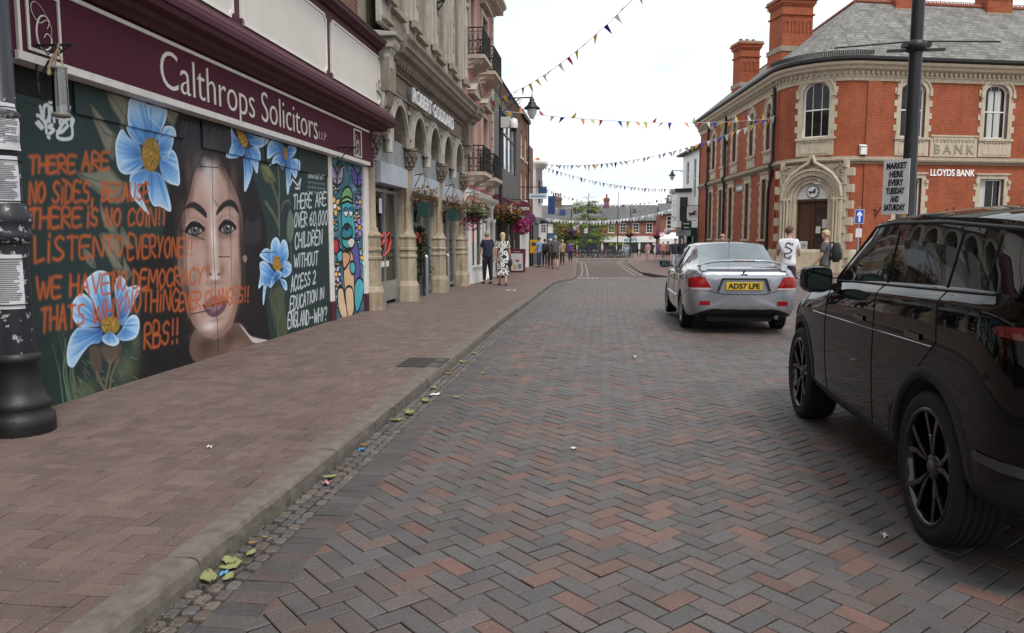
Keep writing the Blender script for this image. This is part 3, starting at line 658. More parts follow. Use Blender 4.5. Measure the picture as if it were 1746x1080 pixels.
# right-hand flowers, leaves and stems
for st, wd, col in [(E_((445,600),(510,800),(520,1080)), .05, (104,106,86)), (E_((500,420),(520,620),(515,1000)), .045, (110,106,88)), (E_((395,785),(470,900),(510,1000)), .06, (98,108,84)), (E_((540,860),(560,790),(610,770),(620,810)), .03, (104,112,92)),
                    (F_((310,560),(300,640),(340,760),(370,940)), .05, (90,92,74)), (F_((440,200),(440,90)), .04, (92,98,80)), (F_((470,190),(475,260),(480,420)), .03, (96,104,88))]: cv.stroke(st, wd, col, 3, .85, True)
cv.poly(F_((330,560),(400,540),(420,700),(440,900),(430,950),(360,960),(340,800),(300,680)), (86, 90, 70), 5, .8)
for i in range(30): x = cv.r.uniform(462, 486); y = cv.r.uniform(500, 570); cv.stroke([(x, y), (x+cv.r.uniform(-5, 5), y-18)], .01, ((122, 128, 104), (48, 56, 44))[i % 2], 1.5, .5, False, True)
cv.poly(E_((345,450),(400,440),(450,500),(485,590),(400,600),(360,510)), (98, 106, 72), 3); cv.poly(E_((360,455),(410,455),(450,520),(430,560)), (134, 138, 96), 6, .6); cv.stroke(E_((345,450),(400,530),(470,590)), .014, (50, 56, 38), 1.5, .8, True)
cv.poly(E_((620,850),(655,960),(650,1080),(620,1160),(595,1080),(592,960)), (110, 124, 112), 3, .9); cv.stroke(E_((620,850),(622,1000),(618,1150)), .012, (74, 86, 76), 1.5, .8)
e2 = E_((150,230))[0]
for pts in (E_((55,100),(100,180),(180,290),(170,350),(120,378),(30,365),(60,250)), E_((200,140),(300,180),(405,200),(370,260),(300,282),(230,240))): cv.petal(pts, e2)
for pts in (E_((220,290),(320,300),(318,515),(270,430)), E_((185,300),(230,320),(270,440),(265,540),(202,690),(195,500))): cv.petal(pts, E_((200,260))[0])
cv.poly(E_((105,110),(170,140),(210,220),(195,275),(160,260),(130,190)), (168, 126, 52), 3); pollen(408, 238, 7, 13, 50)
e3 = E_((555,340))[0]
for pts in (E_((390,340),(400,250),(450,210),(540,260),(545,330),(480,330),(400,385)), E_((600,260),(660,290),(640,350),(590,390),(570,310)), E_((560,390),(620,400),(625,560),(600,715),(585,640),(580,480)), E_((620,390),(690,400),(690,500),(665,565),(625,480)), E_((430,450),(450,370),(500,335),(545,350),(555,480),(520,450),(470,420))): cv.petal(pts, e3)
cv.poly(E_((540,290),(570,290),(580,380),(555,385)), (160, 122, 56), 2.5)
f4 = F_((360,360))[0]
for pts in (F_((215,260),(260,215),(305,240),(305,340),(220,290)), F_((305,180),(345,122),(380,170),(380,280),(350,290),(310,350)), F_((380,200),(410,140),(440,180),(450,280),(410,370),(385,360)), F_((440,325),(475,360),(465,430),(410,460),(400,410))): cv.petal(pts, f4)
cv.poly(F_((330,290),(370,285),(390,380),(350,400),(320,360)), (170, 124, 44), 3); pollen(472, 450, 5, 10, 40)
for pts in (F_((380,470),(430,490),(440,560),(415,555)), F_((210,340),(260,325),(320,400),(345,450),(300,545),(270,530),(243,690),(235,620),(240,520),(200,550),(215,430)), F_((340,420),(360,395),(395,420),(385,460),(340,500),(300,545),(310,470))): cv.petal(pts, F_((350,470))[0])
# board seams and fixings that show through the paint
K = (12, 12, 13)
for ln in ([(310,236),(319,480),(326,560)], [(361,245),(364,420),(373,604)], [(388,260),(392,360),(396,500)], [(306,392),(348,409)], [(372,438),(392,438)], [(326,536),(362,528)], [(420,420),(450,410)], [(420,432),(470,430)], [(340,284),(372,286)], [(38,172),(60,180)], [(364,340),(372,352)]): cv.stroke(ln, .012, K, 1.2, .9)
# sprayed writing
OR = (188, 92, 42)
for txt, a, b, ha, hb in (('THERE', (50,295), (128,294), 27, 27), ('ARE', (140,292), (186,288), 31, 28), ('NO SiDES,', (50,346), (160,344), 34, 34), ('BECAUSE', (174,342), (254,342), 30, 28), ('THERE', (50,388), (138,387), 32, 32), ('iS NO COiN!!', (148,386), (281,384), 30, 28),
        ('LiSTEN', (58,450), (176,436), 46, 32), ('TO', (180,436), (208,434), 32, 30), ('EVERYONE!!', (218,440), (328,436), 38, 28), ('WE HAVE', (62,510), (188,500), 36, 33), ('NO DEMOCRACY?', (192,496), (358,482), 32, 26), ('THATS WHY', (70,566), (208,544), 38, 36), ('NOTHiNG', (214,532), (304,528), 34, 34), ('EVER CHANGES!!', (306,530), (424,514), 28, 26), ('RBS!!', (246,594), (304,584), 40, 40)):
    st_ = cv.r.get_state(); cv.text(txt, a, b, ha, hb, .034, (214, 122, 70), 7., .22, .1, .28, .05); cv.r.set_state(st_); cv.text(txt, a, b, ha, hb, .022, OR, 3.0, .95, .1, .28, .05)
WH = (214, 222, 226)
for txt, a, b, ha, hb in (('THERE ARE', (500,357), (556,350), 24, 22), ('OVER 60,000', (502,387), (558,382), 23, 22), ('CHILDREN', (503,424), (549,416), 25, 24), ('WITHOUT', (501,456), (542,451), 21, 22), ('ACCESS 2', (496,498), (538,482), 27, 20), ('EDUCATION IN', (495,532), (552,508), 25, 18), ('ENGLAND--WHY?', (491,560), (557,546), 26, 22)):
    cv.text(txt, a, b, ha, hb, .027, WH, 2.5, .9, .1, .25, .04)
cv.stroke(E_((622,622),(640,570),(690,632),(718,568),(705,660),(668,655)), .03, WH, 2, .9)
cv.text('DONATED BY:', (526,303), (552,306), 6, 6, .022, (190, 200, 200), 1.6, .8)
for k in range(3):
    for i in range(6): x = 525+i*5; cv.stroke([(x, 311+k*8+i*.7), (x+3.4, 310+k*8+i*.7), (x+3, 313+k*8+i*.7)], .016, (160, 172, 172), 1.5, .65)
# white tag with star and 24
T_ = lambda *p: A_(*p)
for ln in (T_((305,278),(318,355)), T_((285,320),(345,310)), T_((352,345),(358,350)), T_((365,335),(380,330),(366,356),(384,354)), T_((392,326),(386,346),(402,344)), T_((400,330),(398,358)), T_((232,345),(240,385),(252,400),(236,410),(262,430)), T_((250,400),(255,345),(278,340),(282,400),(262,440),(248,420)),
           T_((285,430),(290,350),(305,375),(312,430)), T_((318,350),(322,400),(335,395),(338,350)), T_((345,440),(348,365),(375,375),(352,410),(385,440)), T_((415,410),(370,430),(330,520),(412,522),(410,430)), T_((390,455),(355,490),(330,490)), T_((262,440),(268,495)), T_((300,450),(280,462),(310,478),(285,500)), T_((276,518),(283,524)), T_((210,440),(238,470)), T_((222,432),(246,462)), T_((415,418),(408,455)), T_((424,420),(416,450)), T_((215,395),(235,400))):
    cv.stroke(ln, .03, (222, 228, 230), 1.8, .95, True)
m_mural = cv.material('mural_paint')

# second, narrow board: bright graffiti of flowers and a teal figure under a green cap
cg = Canvas(HX, 12.4, 14.2, .05, 2.9, .006, (58, 108, 122)); G_ = cr_(540, 240, .2963)
for i in range(160): cg.blob((cg.r.uniform(566, 620), cg.r.uniform(265, 545)), cg.r.uniform(2, 8), cg.r.uniform(3, 12), ((40, 84, 100), (96, 140, 160), (52, 120, 116), (120, 150, 170))[i % 4], .5)
for i in range(40): cg.blob((cg.r.uniform(566, 620), cg.r.uniform(265, 545)), .9, 1.4, (230, 240, 240), .9)
BK = (14, 14, 18)
def inked(pts, col, wd=.045, curve=True):
    cg.poly(pts, col, 1.2, 1., curve); p = list(pts)+[pts[0]]; q = cg.smooth(cg.P(pts), 5) if curve else cg.P(p)
    cg.stroke(None, wd, BK, 1.2, 1., raw=np.vstack([q, q[:1]]))
def daisy(x, y, r, n, col, mid, ph=0.):
    for k in range(n):
        a = ph+6.283*k/n; dx, dy = math.cos(a), math.sin(a)*1.7; inked([(x, y), (x+r*.6*dx-r*.28*dy/1.7, y+r*.6*dy+r*.45*dx), (x+r*dx, y+r*dy), (x+r*.6*dx+r*.28*dy/1.7, y+r*.6*dy-r*.45*dx)], col, .028)
    inked([(x+r*.3*math.cos(a), y+r*.5*math.sin(a)) for a in np.linspace(0, 6.28, 9)[:-1]], mid, .025)
for i in range(15):
    x, y = (cg.r.uniform(567, 580), cg.r.uniform(607, 620))[i % 2], 285+i*16.5
    inked([(x-6, y+8), (x-1, y-9), (x+6, y-2), (x+3, y+9)], ((60, 140, 140), (90, 84, 160), (120, 160, 190))[i % 3], .03)
    daisy(x+cg.r.uniform(-3, 3), y+cg.r.uniform(-4, 4), cg.r.uniform(5, 7.5), 5, ((190, 176, 214), (236, 224, 200), (126, 190, 204), (150, 136, 200))[i % 4], ((240, 180, 70), (236, 140, 60))[i % 2], i*.7)
daisy(571, 352, 11, 6, (232, 190, 120), (240, 236, 230), .3); daisy(614, 345, 9, 6, (150, 140, 200), (240, 190, 80)); daisy(613, 388, 10, 6, (170, 150, 210), (240, 170, 70), .4); daisy(573, 468, 10, 6, (200, 180, 210), (240, 200, 90)); daisy(617, 440, 9, 6, (120, 196, 206), (244, 200, 80), .2)
for bx, by, c in ((575, 300, (170, 160, 190)), (610, 302, (104, 96, 170))):
    inked([(bx, by), (bx-9, by-20), (bx-10, by-4), (bx-7, by+10), (bx, by+16)], c); inked([(bx, by), (bx+9, by-18), (bx+10, by), (bx+7, by+12), (bx, by+16)], c); cg.stroke([(bx, by-6), (bx, by+18)], .05, BK)
    for k in (-1, 1): cg.stroke([(bx+k*2, by+2), (bx+k*7, by-10)], .02, BK); cg.stroke([(bx+k*2, by+6), (bx+k*7, by+4)], .02, BK)
inked(G_((200,560),(235,600),(250,760),(230,830),(200,760)), (98, 88, 164)); inked(G_((215,860),(240,790),(270,820),(265,900),(230,990)), (82, 176, 190))
inked(G_((160,640),(205,650),(215,780),(215,1000),(185,1012),(165,900),(155,760)), (222, 184, 140)); inked(G_((122,860),(150,850),(165,930),(185,1012),(150,1025),(125,960)), (226, 196, 158)); inked(G_((165,860),(205,850),(215,960),(205,1005),(180,1010)), (226, 196, 158))
inked(G_((145,360),(175,330),(205,350),(212,430),(222,520),(215,600),(190,625),(150,600),(145,500)), (70, 170, 180)); inked(G_((145,520),(170,480),(200,500),(205,545),(175,565),(150,560)), (40, 132, 146)); inked(G_((158,490),(178,480),(186,500),(170,512)), (30, 40, 60))
inked(G_((150,405),(170,385),(182,405),(170,440)), (236, 236, 230), .025); inked(G_((182,400),(198,385),(208,410),(196,440)), (236, 236, 230), .025); cg.poly(G_((150,410),(170,385),(182,405)), (50, 110, 150), 1); cg.poly(G_((182,405),(198,385),(208,408)), (50, 110, 150), 1)
inked(G_((180,575),(205,560),(218,580),(205,615),(185,610)), (240, 238, 226), .025)
for k in range(4): cg.stroke(G_((186+k*7,572),(188+k*7,612)), .014, BK)
inked(G_((142,350),(150,290),(178,265),(200,290),(205,350),(178,335)), (120, 184, 120)); inked(G_((138,362),(150,335),(180,325),(206,345),(206,362),(178,350)), (150, 204, 140))
for k in range(4): cg.stroke(G_((155+k*13,290),(158+k*12,325)), .018, BK)
inked(G_((95,590),(110,560),(125,590),(125,640),(105,650)), (190, 60, 70)); inked(G_((118,650),(140,630),(155,660),(140,700),(122,690)), (84, 178, 190)); inked(G_((195,700),(215,700),(222,750),(205,770),(192,740)), (84, 178, 190)); inked(G_((150,640),(190,650),(190,690),(160,740),(150,700)), (214, 160, 124))
m_graff = cg.material('graffiti_paint')
# ================================================================ shared facade tools
def wall(mb, u0, u1, z0, z1, ops=(), dep=.18):
    """front skin at y=0 (wall frame) with real openings and reveals; ops: (ua, ub, za, zb)"""
    us = sorted({u0, u1, *[o[0] for o in ops], *[o[1] for o in ops]}); zs = sorted({z0, z1, *[o[2] for o in ops], *[o[3] for o in ops]})
    us = [u for u in us if u0-1e-6 <= u <= u1+1e-6]; zs = [z for z in zs if z0-1e-6 <= z <= z1+1e-6]
    for i in range(len(us)-1):
        for j in range(len(zs)-1):
            a, b, c, d = us[i], us[i+1], zs[j], zs[j+1]; mu, mz = (a+b)/2, (c+d)/2
            if any(o[0] < mu < o[1] and o[2] < mz < o[3] for o in ops): continue
            mb.add([(a, 0, c), (b, 0, c), (b, 0, d), (a, 0, d)], [(0, 1, 2, 3)])
    for a, b, c, d in ops:
        mb.add([(a, 0, c), (b, 0, c), (b, 0, d), (a, 0, d), (a, -dep, c), (b, -dep, c), (b, -dep, d), (a, -dep, d)], [(0, 1, 5, 4), (1, 2, 6, 5), (2, 3, 7, 6), (3, 0, 4, 7)])
def arch_pts(u, r, z, n=12, rz=None):
    rz = rz or r; return [(u+r*math.cos(math.pi*(1-i/n)), z+rz*math.sin(math.pi*(1-i/n))) for i in range(n+1)]
def sash(parent, M, u, z, w_, h, arch=0., dep=.1, frm=None, gl=None, cols=2, rows=2, bar=.022, fw=.05, sill=None, name='window', curtain=None):
    """framed window set back dep in the wall: frame (the part) with its pane, sill as sub-parts"""
    a, b = u-w_/2, u+w_/2; mb = MB(M)
    top = z+h
    if arch: 
        out = [(a, z), *arch_pts(u, w_/2, top-arch, 10, arch), (b, z)]; inn = [(a+fw, z+fw), *arch_pts(u, w_/2-fw, top-arch, 10, arch-fw), (b-fw, z+fw)]
    else: out = [(a, z), (a, top), (b, top), (b, z)]; inn = [(a+fw, z+fw), (a+fw, top-fw), (b-fw, top-fw), (b-fw, z+fw)]
    mb.ring(out, inn, -dep-.05, -dep, 'y'); mb.box(a, b, -dep-.05, -dep+.004, z-.002, z+fw)
    for i in range(1, cols): x = a+w_*i/cols; mb.box(x-bar/2, x+bar/2, -dep-.035, -dep-.008, z+fw, top-fw*.8)
    for j in range(1, rows):
        zz = z+h*j/rows; th = .03 if (rows % 2 == 0 and j == rows//2) else bar/2; mb.box(a+fw, b-fw, -dep-.04, -dep-.004, zz-th, zz+th)
    f = mb.build(name, frm, parent)
    p = MB(M); p.prism([(q[0], q[1]) for q in (out if arch else out)], -dep-.045, -dep-.03, 'y'); p.build('pane', gl, f)
    if curtain:
        c = MB(M); n = 14
        for s0, s1 in curtain[1]:
            pts = [(a+w_*(s0+(s1-s0)*i/n), -dep-.029+.004*(i % 2)) for i in range(n+1)]
            c.add([(x, y, z+fw) for x, y in pts]+[(x, y, top-fw-(arch*.5)) for x, y in pts], [(i, i+1, n+2+i, n+1+i) for i in range(n)])
        c.build('curtain', curtain[0], f)
    if sill:
        s_ = MB(M); s_.box(a-.08, b+.08, -dep, .06, z-.09, z-.003); s_.build('sill', sill, f)
    return f
def moulding(mb, prof, u0, u1):
    """extrude an (out, z) profile along the wall, returned at both ends"""
    mb.prism(prof, u0, u1, 'x')
m_glass = glass('dark_window_glass', (.008, .009, .01), .04, .5); m_glass2 = glass('blue_window_glass', (.02, .026, .032)); m_white = mat('white_gloss_paint', (.72, .71, .68), .4, .25, 5)
m_black = mat('black_paint', (.012, .012, .014), .4, .2, 6); m_iron_b = mat('black_iron', (.016, .016, .018), .45, .3, 8, .2)
m_curt = mat('net_curtain', (.5, .5, .47), .9, .3, 4)
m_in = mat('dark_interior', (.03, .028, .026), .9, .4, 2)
# ================================================================ maroon solicitors' shopfront, boarded up
FX = -4.4
m_maroon = mat('maroon_paint', (.08, .013, .028), .7, .3, 3, tint=(.55, .5, .5), spec=.2); m_maroon2 = mat('weathered_maroon_paint', (.08, .022, .034), .65, .55, 5, spec=.3, tint=(.5, .42, .45), stretch=(1, .3, 2))
m_cream = mat('cream_paint', (.62, .585, .53), .6, .3, 2.2, tint=(.7, .66, .6)); m_trim = mat('cream_trim', (.74, .7, .65), .5, .35, 6)
m_rb = brick('red_brick_left', (.22, .085, .055), (.17, .07, .05), (.25, .2, .17), amt=.5)
m_lead = mat('lead_flashing', (.11, .11, .115), .6, .4, 4); m_gold = mat('cream_lettering', (.72, .67, .62), .5, .12, 9)
b = thing('shop_building', 'maroon and cream solicitors shopfront boarded up with a painted mural', 'shop', (-4.55, 9.6, .1))
WL = frame((HX, 0, 0), (0, 1), (1, 0))                       # wall frame of the boards: x = along the street, y = out
mb = MB(); mb.box(HX-.03, HX, 5.25, 12.3, .05, 2.84); o1 = mb.build('painted_hoarding', m_mural, b)
mb = MB(); mb.box(HX-.03, HX, 12.46, 14.12, .05, 2.84); o2 = mb.build('graffiti_board', m_graff, b)
def remap(o, c):
    uv = o.data.uv_layers[0]; d = off(o)
    for l in o.data.loops:
        p = o.data.vertices[l.vertex_index].co+d; uv.data[l.index].uv = ((p.y-c.y0)/(c.y1-c.y0), (p.z-c.z0)/(c.z1-c.z0))
remap(o1, cv); remap(o2, cg)
for y0, y1, z0 in ((6.21, 7.93, 2.56), (8.32, 9.9, 2.51), (9.93, 11.02, 2.5), (11.05, 12.28, 2.49)):   # transom boards nailed over the top
    mb = MB(); mb.box(HX+.003, HX+.028, y0, y1, z0, 2.82); o = mb.build('transom_board', m_mural, b, bevel=.003); remap(o, cv)
mb = MB(); mb.box(HX+.002, HX+.006, 5.3, 6.2, 2.62, 2.83); mb.build('vent_gap', mat('gap_black', (.008, .008, .008), .9, 0), b)
mb = MB(); mb.box(HX-.25, HX+.03, 12.3, 12.46, .42, 2.84); mb.nxt().box(HX-.25, HX+.05, 14.12, 14.4, .42, 2.84); mb.box(HX+.03, HX+.053, 14.2, 14.32, .6, 2.7); mb.nxt().box(HX-.25, HX+.06, 5.05, 5.25, .5, 3.5); mb.build_each('pilaster', m_trim, b, bevel=.01)
mb = MB(); mb.box(HX-.25, HX+.045, 12.285, 12.475, .05, .42); mb.nxt().box(HX-.25, HX+.065, 14.105, 14.415, .05, .42); mb.nxt().box(HX-.25, HX+.075, 5.035, 5.265, .05, .5); mb.build_each('plinth', m_maroon2, b, bevel=.008)
mb = MB(); mb.box(HX-.2, FX, 5.05, 14.4, 2.84, 3.5); mb.build('fascia', m_maroon, b)
mb = MB(); mb.box(FX-.14, FX+.03, 5.4, 14.1, 2.835, 2.9); mb.box(FX+.001, FX+.025, 5.4, 14.1, 3.44, 3.475); mb.box(FX+.001, FX+.025, 5.42, 5.45, 2.9, 3.44)
for y0, y1 in ((5.53, 5.9), (13.24, 13.66)):
    for q in ((y0, y0+.025, 2.93, 3.41), (y1-.025, y1, 2.93, 3.41), (y0+.025, y1-.025, 2.93, 2.955), (y0+.025, y1-.025, 3.385, 3.41)): mb.box(FX+.001, FX+.014, q[0], q[1], q[2], q[3])
mb.build('fascia_trim', m_trim, b)
def swash(y, z, k):
    mb = MB(); X = FX+.006
    def P(pts, r): q = Canvas.smooth(np.array(pts, 'f'), 6, False); m = len(q); mb.tube([(X, y+p[0]*k, z+p[1]*k) for p in q], [r*(.45+.75*math.sin(math.pi*i/(m-1))) for i in range(m)], 6)
    P([(.06, .06), (.1, .14), (.04, .2), (-.06, .16), (-.12, .02), (-.1, -.14), (0, -.2), (.1, -.14), (.12, -.04), (.05, .0), (.0, -.06)], .011*k)
    P([(.13, -.0), (.13, .1), (.06, .16), (-.05, .1), (-.14, .14), (-.19, .24), (-.14, .32), (-.04, .3), (.06, .22)], .005*k)
    return mb
swash(5.71, 3.1, .66).build('monogram', m_gold, b); swash(13.45, 3.1, .66).build('monogram', m_gold, b)
letters('lettering', 'Calthrops Solicitors', .56, (FX+.001, 7.28, 2.99), (0, 1), (1, 0), m_gold, b, .008, -.006, width=4.2)
letters('lettering', 'LLP', .18, (FX+.001, 11.56, 3.02), (0, 1), (1, 0), m_gold, b, .006, -.006, width=.3)
PR = [(-4.56, 3.5), (-4.34, 3.5), (-4.3, 3.53), (-4.22, 3.55), (-4.2, 3.6), (-4.08, 3.61), (-4.06, 3.66), (-4.03, 3.67), (-4.02, 3.73), (-4.06, 3.76), (-4.06, 3.8), (-4.12, 3.86), (-4.19, 3.89), (-4.2, 3.93), (-4.24, 3.94), (-4.3, 3.99), (-4.56, 3.99)]
mb = MB(); mb.add([], []); 
def along(mb, prof, y0, y1): 
    n = len(prof); vs = [(x, y0, z) for x, z in prof]+[(x, y1, z) for x, z in prof]
    mb.add(vs, [tuple(range(n)), tuple(range(n, 2*n))[::-1]]+[(i, (i+1) % n, n+(i+1) % n, n+i) for i in range(n)]); return mb
along(mb, PR, 5.0, 14.75); mb.build('cornice', m_maroon2, b)
mb = MB(); mb.box(HX-.3, -4.33, 5.0, 14.75, 3.99, 5.06); mb.build('upper_fascia', m_maroon2, b)
mb = MB(); tr = MB()
for y0, y1 in ((5.15, 8.72), (8.92, 11.76), (11.96, 14.6)):
    z0, z1, c = 4.02, 4.92, .07
    def outl(g):
        a0, a1, e0, e1 = y0+g, y1-g, z0+g, z1-g; q = []
        for (cx, cz), t0 in (((a0, e0), 0), ((a0, e1), -90), ((a1, e1), 180), ((a1, e0), 90)):
            q += [(cx+c*math.cos(R(t0+30*i)), cz+c*math.sin(R(t0+30*i))) for i in range(4)] 
        return q
    mb.nxt().prism(outl(.02), -4.331, -4.31, 'x'); tr.nxt(); oo, ii = outl(0), outl(.03); tr.ring(oo+oo[:1], ii+ii[:1], -4.332, -4.295, 'x')
for o1, o2 in zip(mb.build_each('cream_panel', m_cream, b, tess=True), tr.build_each('panel_moulding', m_trim)): o2.parent = o1; o2.location = -off(b)
mb = MB(); along(mb, [(-4.6, 5.06), (-4.28, 5.06), (-4.24, 5.1), (-4.17, 5.12), (-4.16, 5.18), (-4.6, 5.2)], 5.0, 14.85); mb.build('top_moulding', m_maroon2, b)
mb = MB(); along(mb, [(-4.6, 5.2), (-4.15, 5.182), (-4.14, 5.2), (-4.6, 5.235)], 5.0, 14.87); mb.build('flashing', m_lead, b)
mb = MB(frame((-4.62, 0, 0), (0, 1), (1, 0))); ops = [(5.8, 7.0, 6.0, 8.2), (8.6, 9.8, 6.0, 8.2), (11.4, 12.6, 6.0, 8.2)]; wall(mb, 5.0, 14.55, 5.2, 9.6, ops); mb.box(5.0, 14.55, -4, -.3, 5.2, 9.6); mb.build('brick_wall', m_rb, b)
m_stone = stone('weathered_stone', (.33, .285, .23), .55, .5, 2.5); m_stone_d = stone('dark_sooty_stone', (.25, .21, .17), .6, .6, 2.); m_stone_p = stone('painted_stone', (.44, .41, .365), .5, .4, 3.)
m_stone_y = stone('yellow_sandstone', (.39, .325, .235), .65, .75, 3.2)
for u0, u1, z0, z1 in ops:
    sash(b, frame((-4.62, 0, 0), (0, 1), (1, 0)), (u0+u1)/2, z0, u1-u0, z1-z0, 0, .12, m_white, m_glass, 2, 2, sill=m_stone)
mb = MB(); mb.box(-4.9, -4.56, 14.3, 14.62, 5.24, 9.6); mb.build('quoin', m_stone, b)
# carved console closing the shopfront
def console(mb, y0, y1, sc_=1.):
    P = [(-4.6, 5.3), (-4.02, 5.3), (-4.02, 5.2), (-4.06, 5.14), (-4.08, 5.06), (-4.12, 5.0), (-4.12, 4.72), (-4.14, 4.66), (-4.2, 4.62), (-4.24, 4.5), (-4.22, 4.2), (-4.25, 4.0), (-4.32, 3.85), (-4.36, 3.7), (-4.36, 3.6), (-4.6, 3.6)]
    along(mb, P, y0, y1)
mb = MB(); console(mb, 14.62, 14.95); along(mb, [(-4.6, 5.3), (-3.96, 5.3), (-3.94, 5.36), (-4.6, 5.44)], 14.5, 15.05); along(mb, [(-4.6, 5.1), (-4.04, 5.1), (-4.0, 5.18), (-4.0, 5.24), (-4.6, 5.26)], 14.56, 15.0)
mb.ball((-4.3, 14.78, 3.58), .1, 10, 6); mb.box(-4.125, -4.105, 14.7, 14.87, 4.74, 4.98); mb.build('console', m_stone_p, b, bevel=.012)
# iron brackets screwed to the fascia, one still carrying a plastic tube
mb = MB()
for y in (5.62, 12.42):
    mb.nxt().tube([(FX, y, 2.98), (FX+.32, y, 2.98)], .011, 6); mb.tube([(FX, y, 2.7), (FX+.1, y, 2.86), (FX+.3, y, 2.98)], .009, 6); mb.tube([(FX, y, 2.62), (FX, y, 3.02)], .012, 6); mb.tube([(FX+.05, y, 2.98), (FX+.1, y, 2.91), (FX+.15, y, 2.94), (FX+.13, y, 2.98)], .006, 5); mb.tube([(FX+.18, y, 2.975), (FX+.21, y+.02, 2.93), (FX+.23, y, 2.975)], .007, 5)
mb.build_each('iron_bracket', m_iron_b, b)
t = thing('plastic_tube', 'clear plastic tube tied with string to the iron bracket under the maroon fascia', 'tube', (FX+.2, 5.6, 2.9))
m_clear = clear_glass('cloudy_plastic', (.62, .62, .58), 1.6)
mb = MB(frame((FX+.2, 5.6, 0), (1, 0), (0, 1))); mb.lathe([(.058, 2.44), (.057, 2.6), (.055, 2.8)], 18, caps=False); mb.build('tube_wall', m_clear, t)
mb = MB(frame((FX+.2, 5.6, 0), (1, 0), (0, 1))); mb.lathe([(.03, 2.425), (.062, 2.43), (.066, 2.45), (.058, 2.462)], 18); mb.lathe([(.058, 2.795), (.06, 2.81), (.02, 2.82)], 18); mb.build('tube_cap', mat('dirty_plastic', (.2, .19, .165), .6, .5, 20), t)
mb = MB(); mb.tube([(FX+.16, 5.6, 2.8), (FX+.2, 5.6, 2.95), (FX+.22, 5.6, 2.985)], .008, 5); mb.tube([(FX+.24, 5.6, 2.8), (FX+.2, 5.61, 2.92), (FX+.2, 5.6, 2.985)], .007, 5); mb.tube([(FX+.15, 5.55, 2.74), (FX+.14, 5.6, 2.86), (FX+.2, 5.6, 2.93)], .014, 6); mb.build('string', mat('straw_string', (.33, .26, .17), .9, .3, 30), t)

# neighbour on the near side, cream door beside the lamp post
b = thing('near_shop', 'cream painted shopfront with a maroon base at the left edge behind the lamp post', 'shop', (-4.6, 0, .1))
WN = frame((-4.6, 0, 0), (0, 1), (1, 0))
mb = MB(WN); ops = [(-7.5, -4.5, .7, 2.6), (-3.6, -2.6, .14, 2.5), (-1.5, 3.2, .7, 2.6)]; wall(mb, -12, 5.02, .05, 3.6, ops, .25); mb.build('shopfront_wall', m_cream, b)
mb = MB(WN); mb.box(-12, -3.6, .002, .04, .05, .5); mb.nxt().box(-2.6, 5.02, .002, .04, .05, .55); mb.build_each('plinth', m_maroon2, b)
mb = MB(WN)
for u0, u1, z0, z1 in ops: mb.nxt().box(u0, u1, -.25, -.2, z0, z1)
mb.build_each('shop_window', m_glass, b)
mb = MB(WN); ops = [(u, u+1.1, 5.2, 7.4) for u in (-10.5, -7.5, -4.5, -1.5, 1.6)]; wall(mb, -12, 4.98, 3.6, 9.2, ops); mb.box(-12, 4.98, -4, -.3, 3.6, 9.2); mb.build('brick_wall', m_rb, b)
for u0, u1, z0, z1 in ops: sash(b, WN, (u0+u1)/2, z0, 1.1, 2.2, 0, .12, m_white, m_glass, 2, 2, sill=m_stone)
mb = MB(WN); mb.box(-12, 4.98, -4, .3, 9.2, 9.45); mb.build('parapet', m_stone, b)

# ================================================================ Goddard: stone arcade over a shop
b = thing('stone_building', 'weathered stone shop building with round arches and columns over its ground floor', 'shop', (-4.5, 19.4, 0))
GX = -4.34; WG = frame((GX, 0, 0), (0, 1), (1, 0))
m_panel = mat('grey_panel', (.26, .27, .275), .5, .35, 2.5); m_panel2 = mat('pale_blue_panel', (.38, .42, .46), .45, .3, 2.); m_alu = mat('aluminium', (.42, .43, .44), .35, .2, 5, .7)
COLY = (14.5, 16.95, 20.25, 23.5)
for y in COLY:
    sh_x = Matrix.Translation((-.1 if y < 15 else 0, 0, 0)); mb, ped, cap, pier = (MB(sh_x) for _ in range(4)); g = gz(y)+.1; oc = .5
    ped.lathe([(.28, g-.1), (.28, g+.36), (.255, g+.4), (.24, g+.44), (.22, g+.46), (.22, g+.98), (.24, g+1.0), (.24, g+1.04), (.215, g+1.06), (.215, g+1.14), (.24, g+1.16), (.24, g+1.2), (.215, g+1.22), (.215, g+1.4), (.24, g+1.44), (.24, g+1.47), (.14, g+1.56)], 8, (GX-.1, y, 0), False, ph=oc)
    mb.lathe([(.14, g+1.5), (.13, g+1.58), (.1, g+1.63), (.095, g+2.3), (.088, g+2.98)], 12, (GX-.06, y, 0)); mb.box(GX-.4, GX-.1, y-.14, y+.14, g+1.4, g+3.0)
    c0 = (GX-.04, y)
    cap.lathe([(.09, g+2.94), (.12, g+2.96), (.1, g+3.0), (.12, g+3.1), (.18, g+3.3), (.17, g+3.33), (.21, g+3.36), (.21, g+3.42)], 12, (*c0, 0), False)
    for lv in range(3):
        for k in range(8):
            a = 2*math.pi*(k+.5*(lv % 2))/8; r = .12+.035*lv; z = g+3.05+.1*lv; cap.ball((c0[0]+r*math.cos(a), c0[1]+r*math.sin(a), z), .045, 6, 4, (1, 1, 1.3)); cap.ball((c0[0]+(r+.035)*math.cos(a), c0[1]+(r+.035)*math.sin(a), z+.05), .026, 5, 4)
    pier.box(GX-.32, GX-.1, y-.19, y+.19, g-.1, g+2.95); pier.box(GX-.33, GX-.12, y-.22, y+.22, g-.1, g+.4)
    o = pier.build('pier', m_stone_y, b); ped.build('pedestal', m_stone_y, o); mb.build('column_shaft', m_stone_y, o); cap.build('capital', MATS.get('carved_capital') or stone('carved_capital', (.2, .165, .13), .4, .7, 14.), o)
p1 = MB(); p2 = MB(); gl = MB(); fr = MB(); rm = MB()
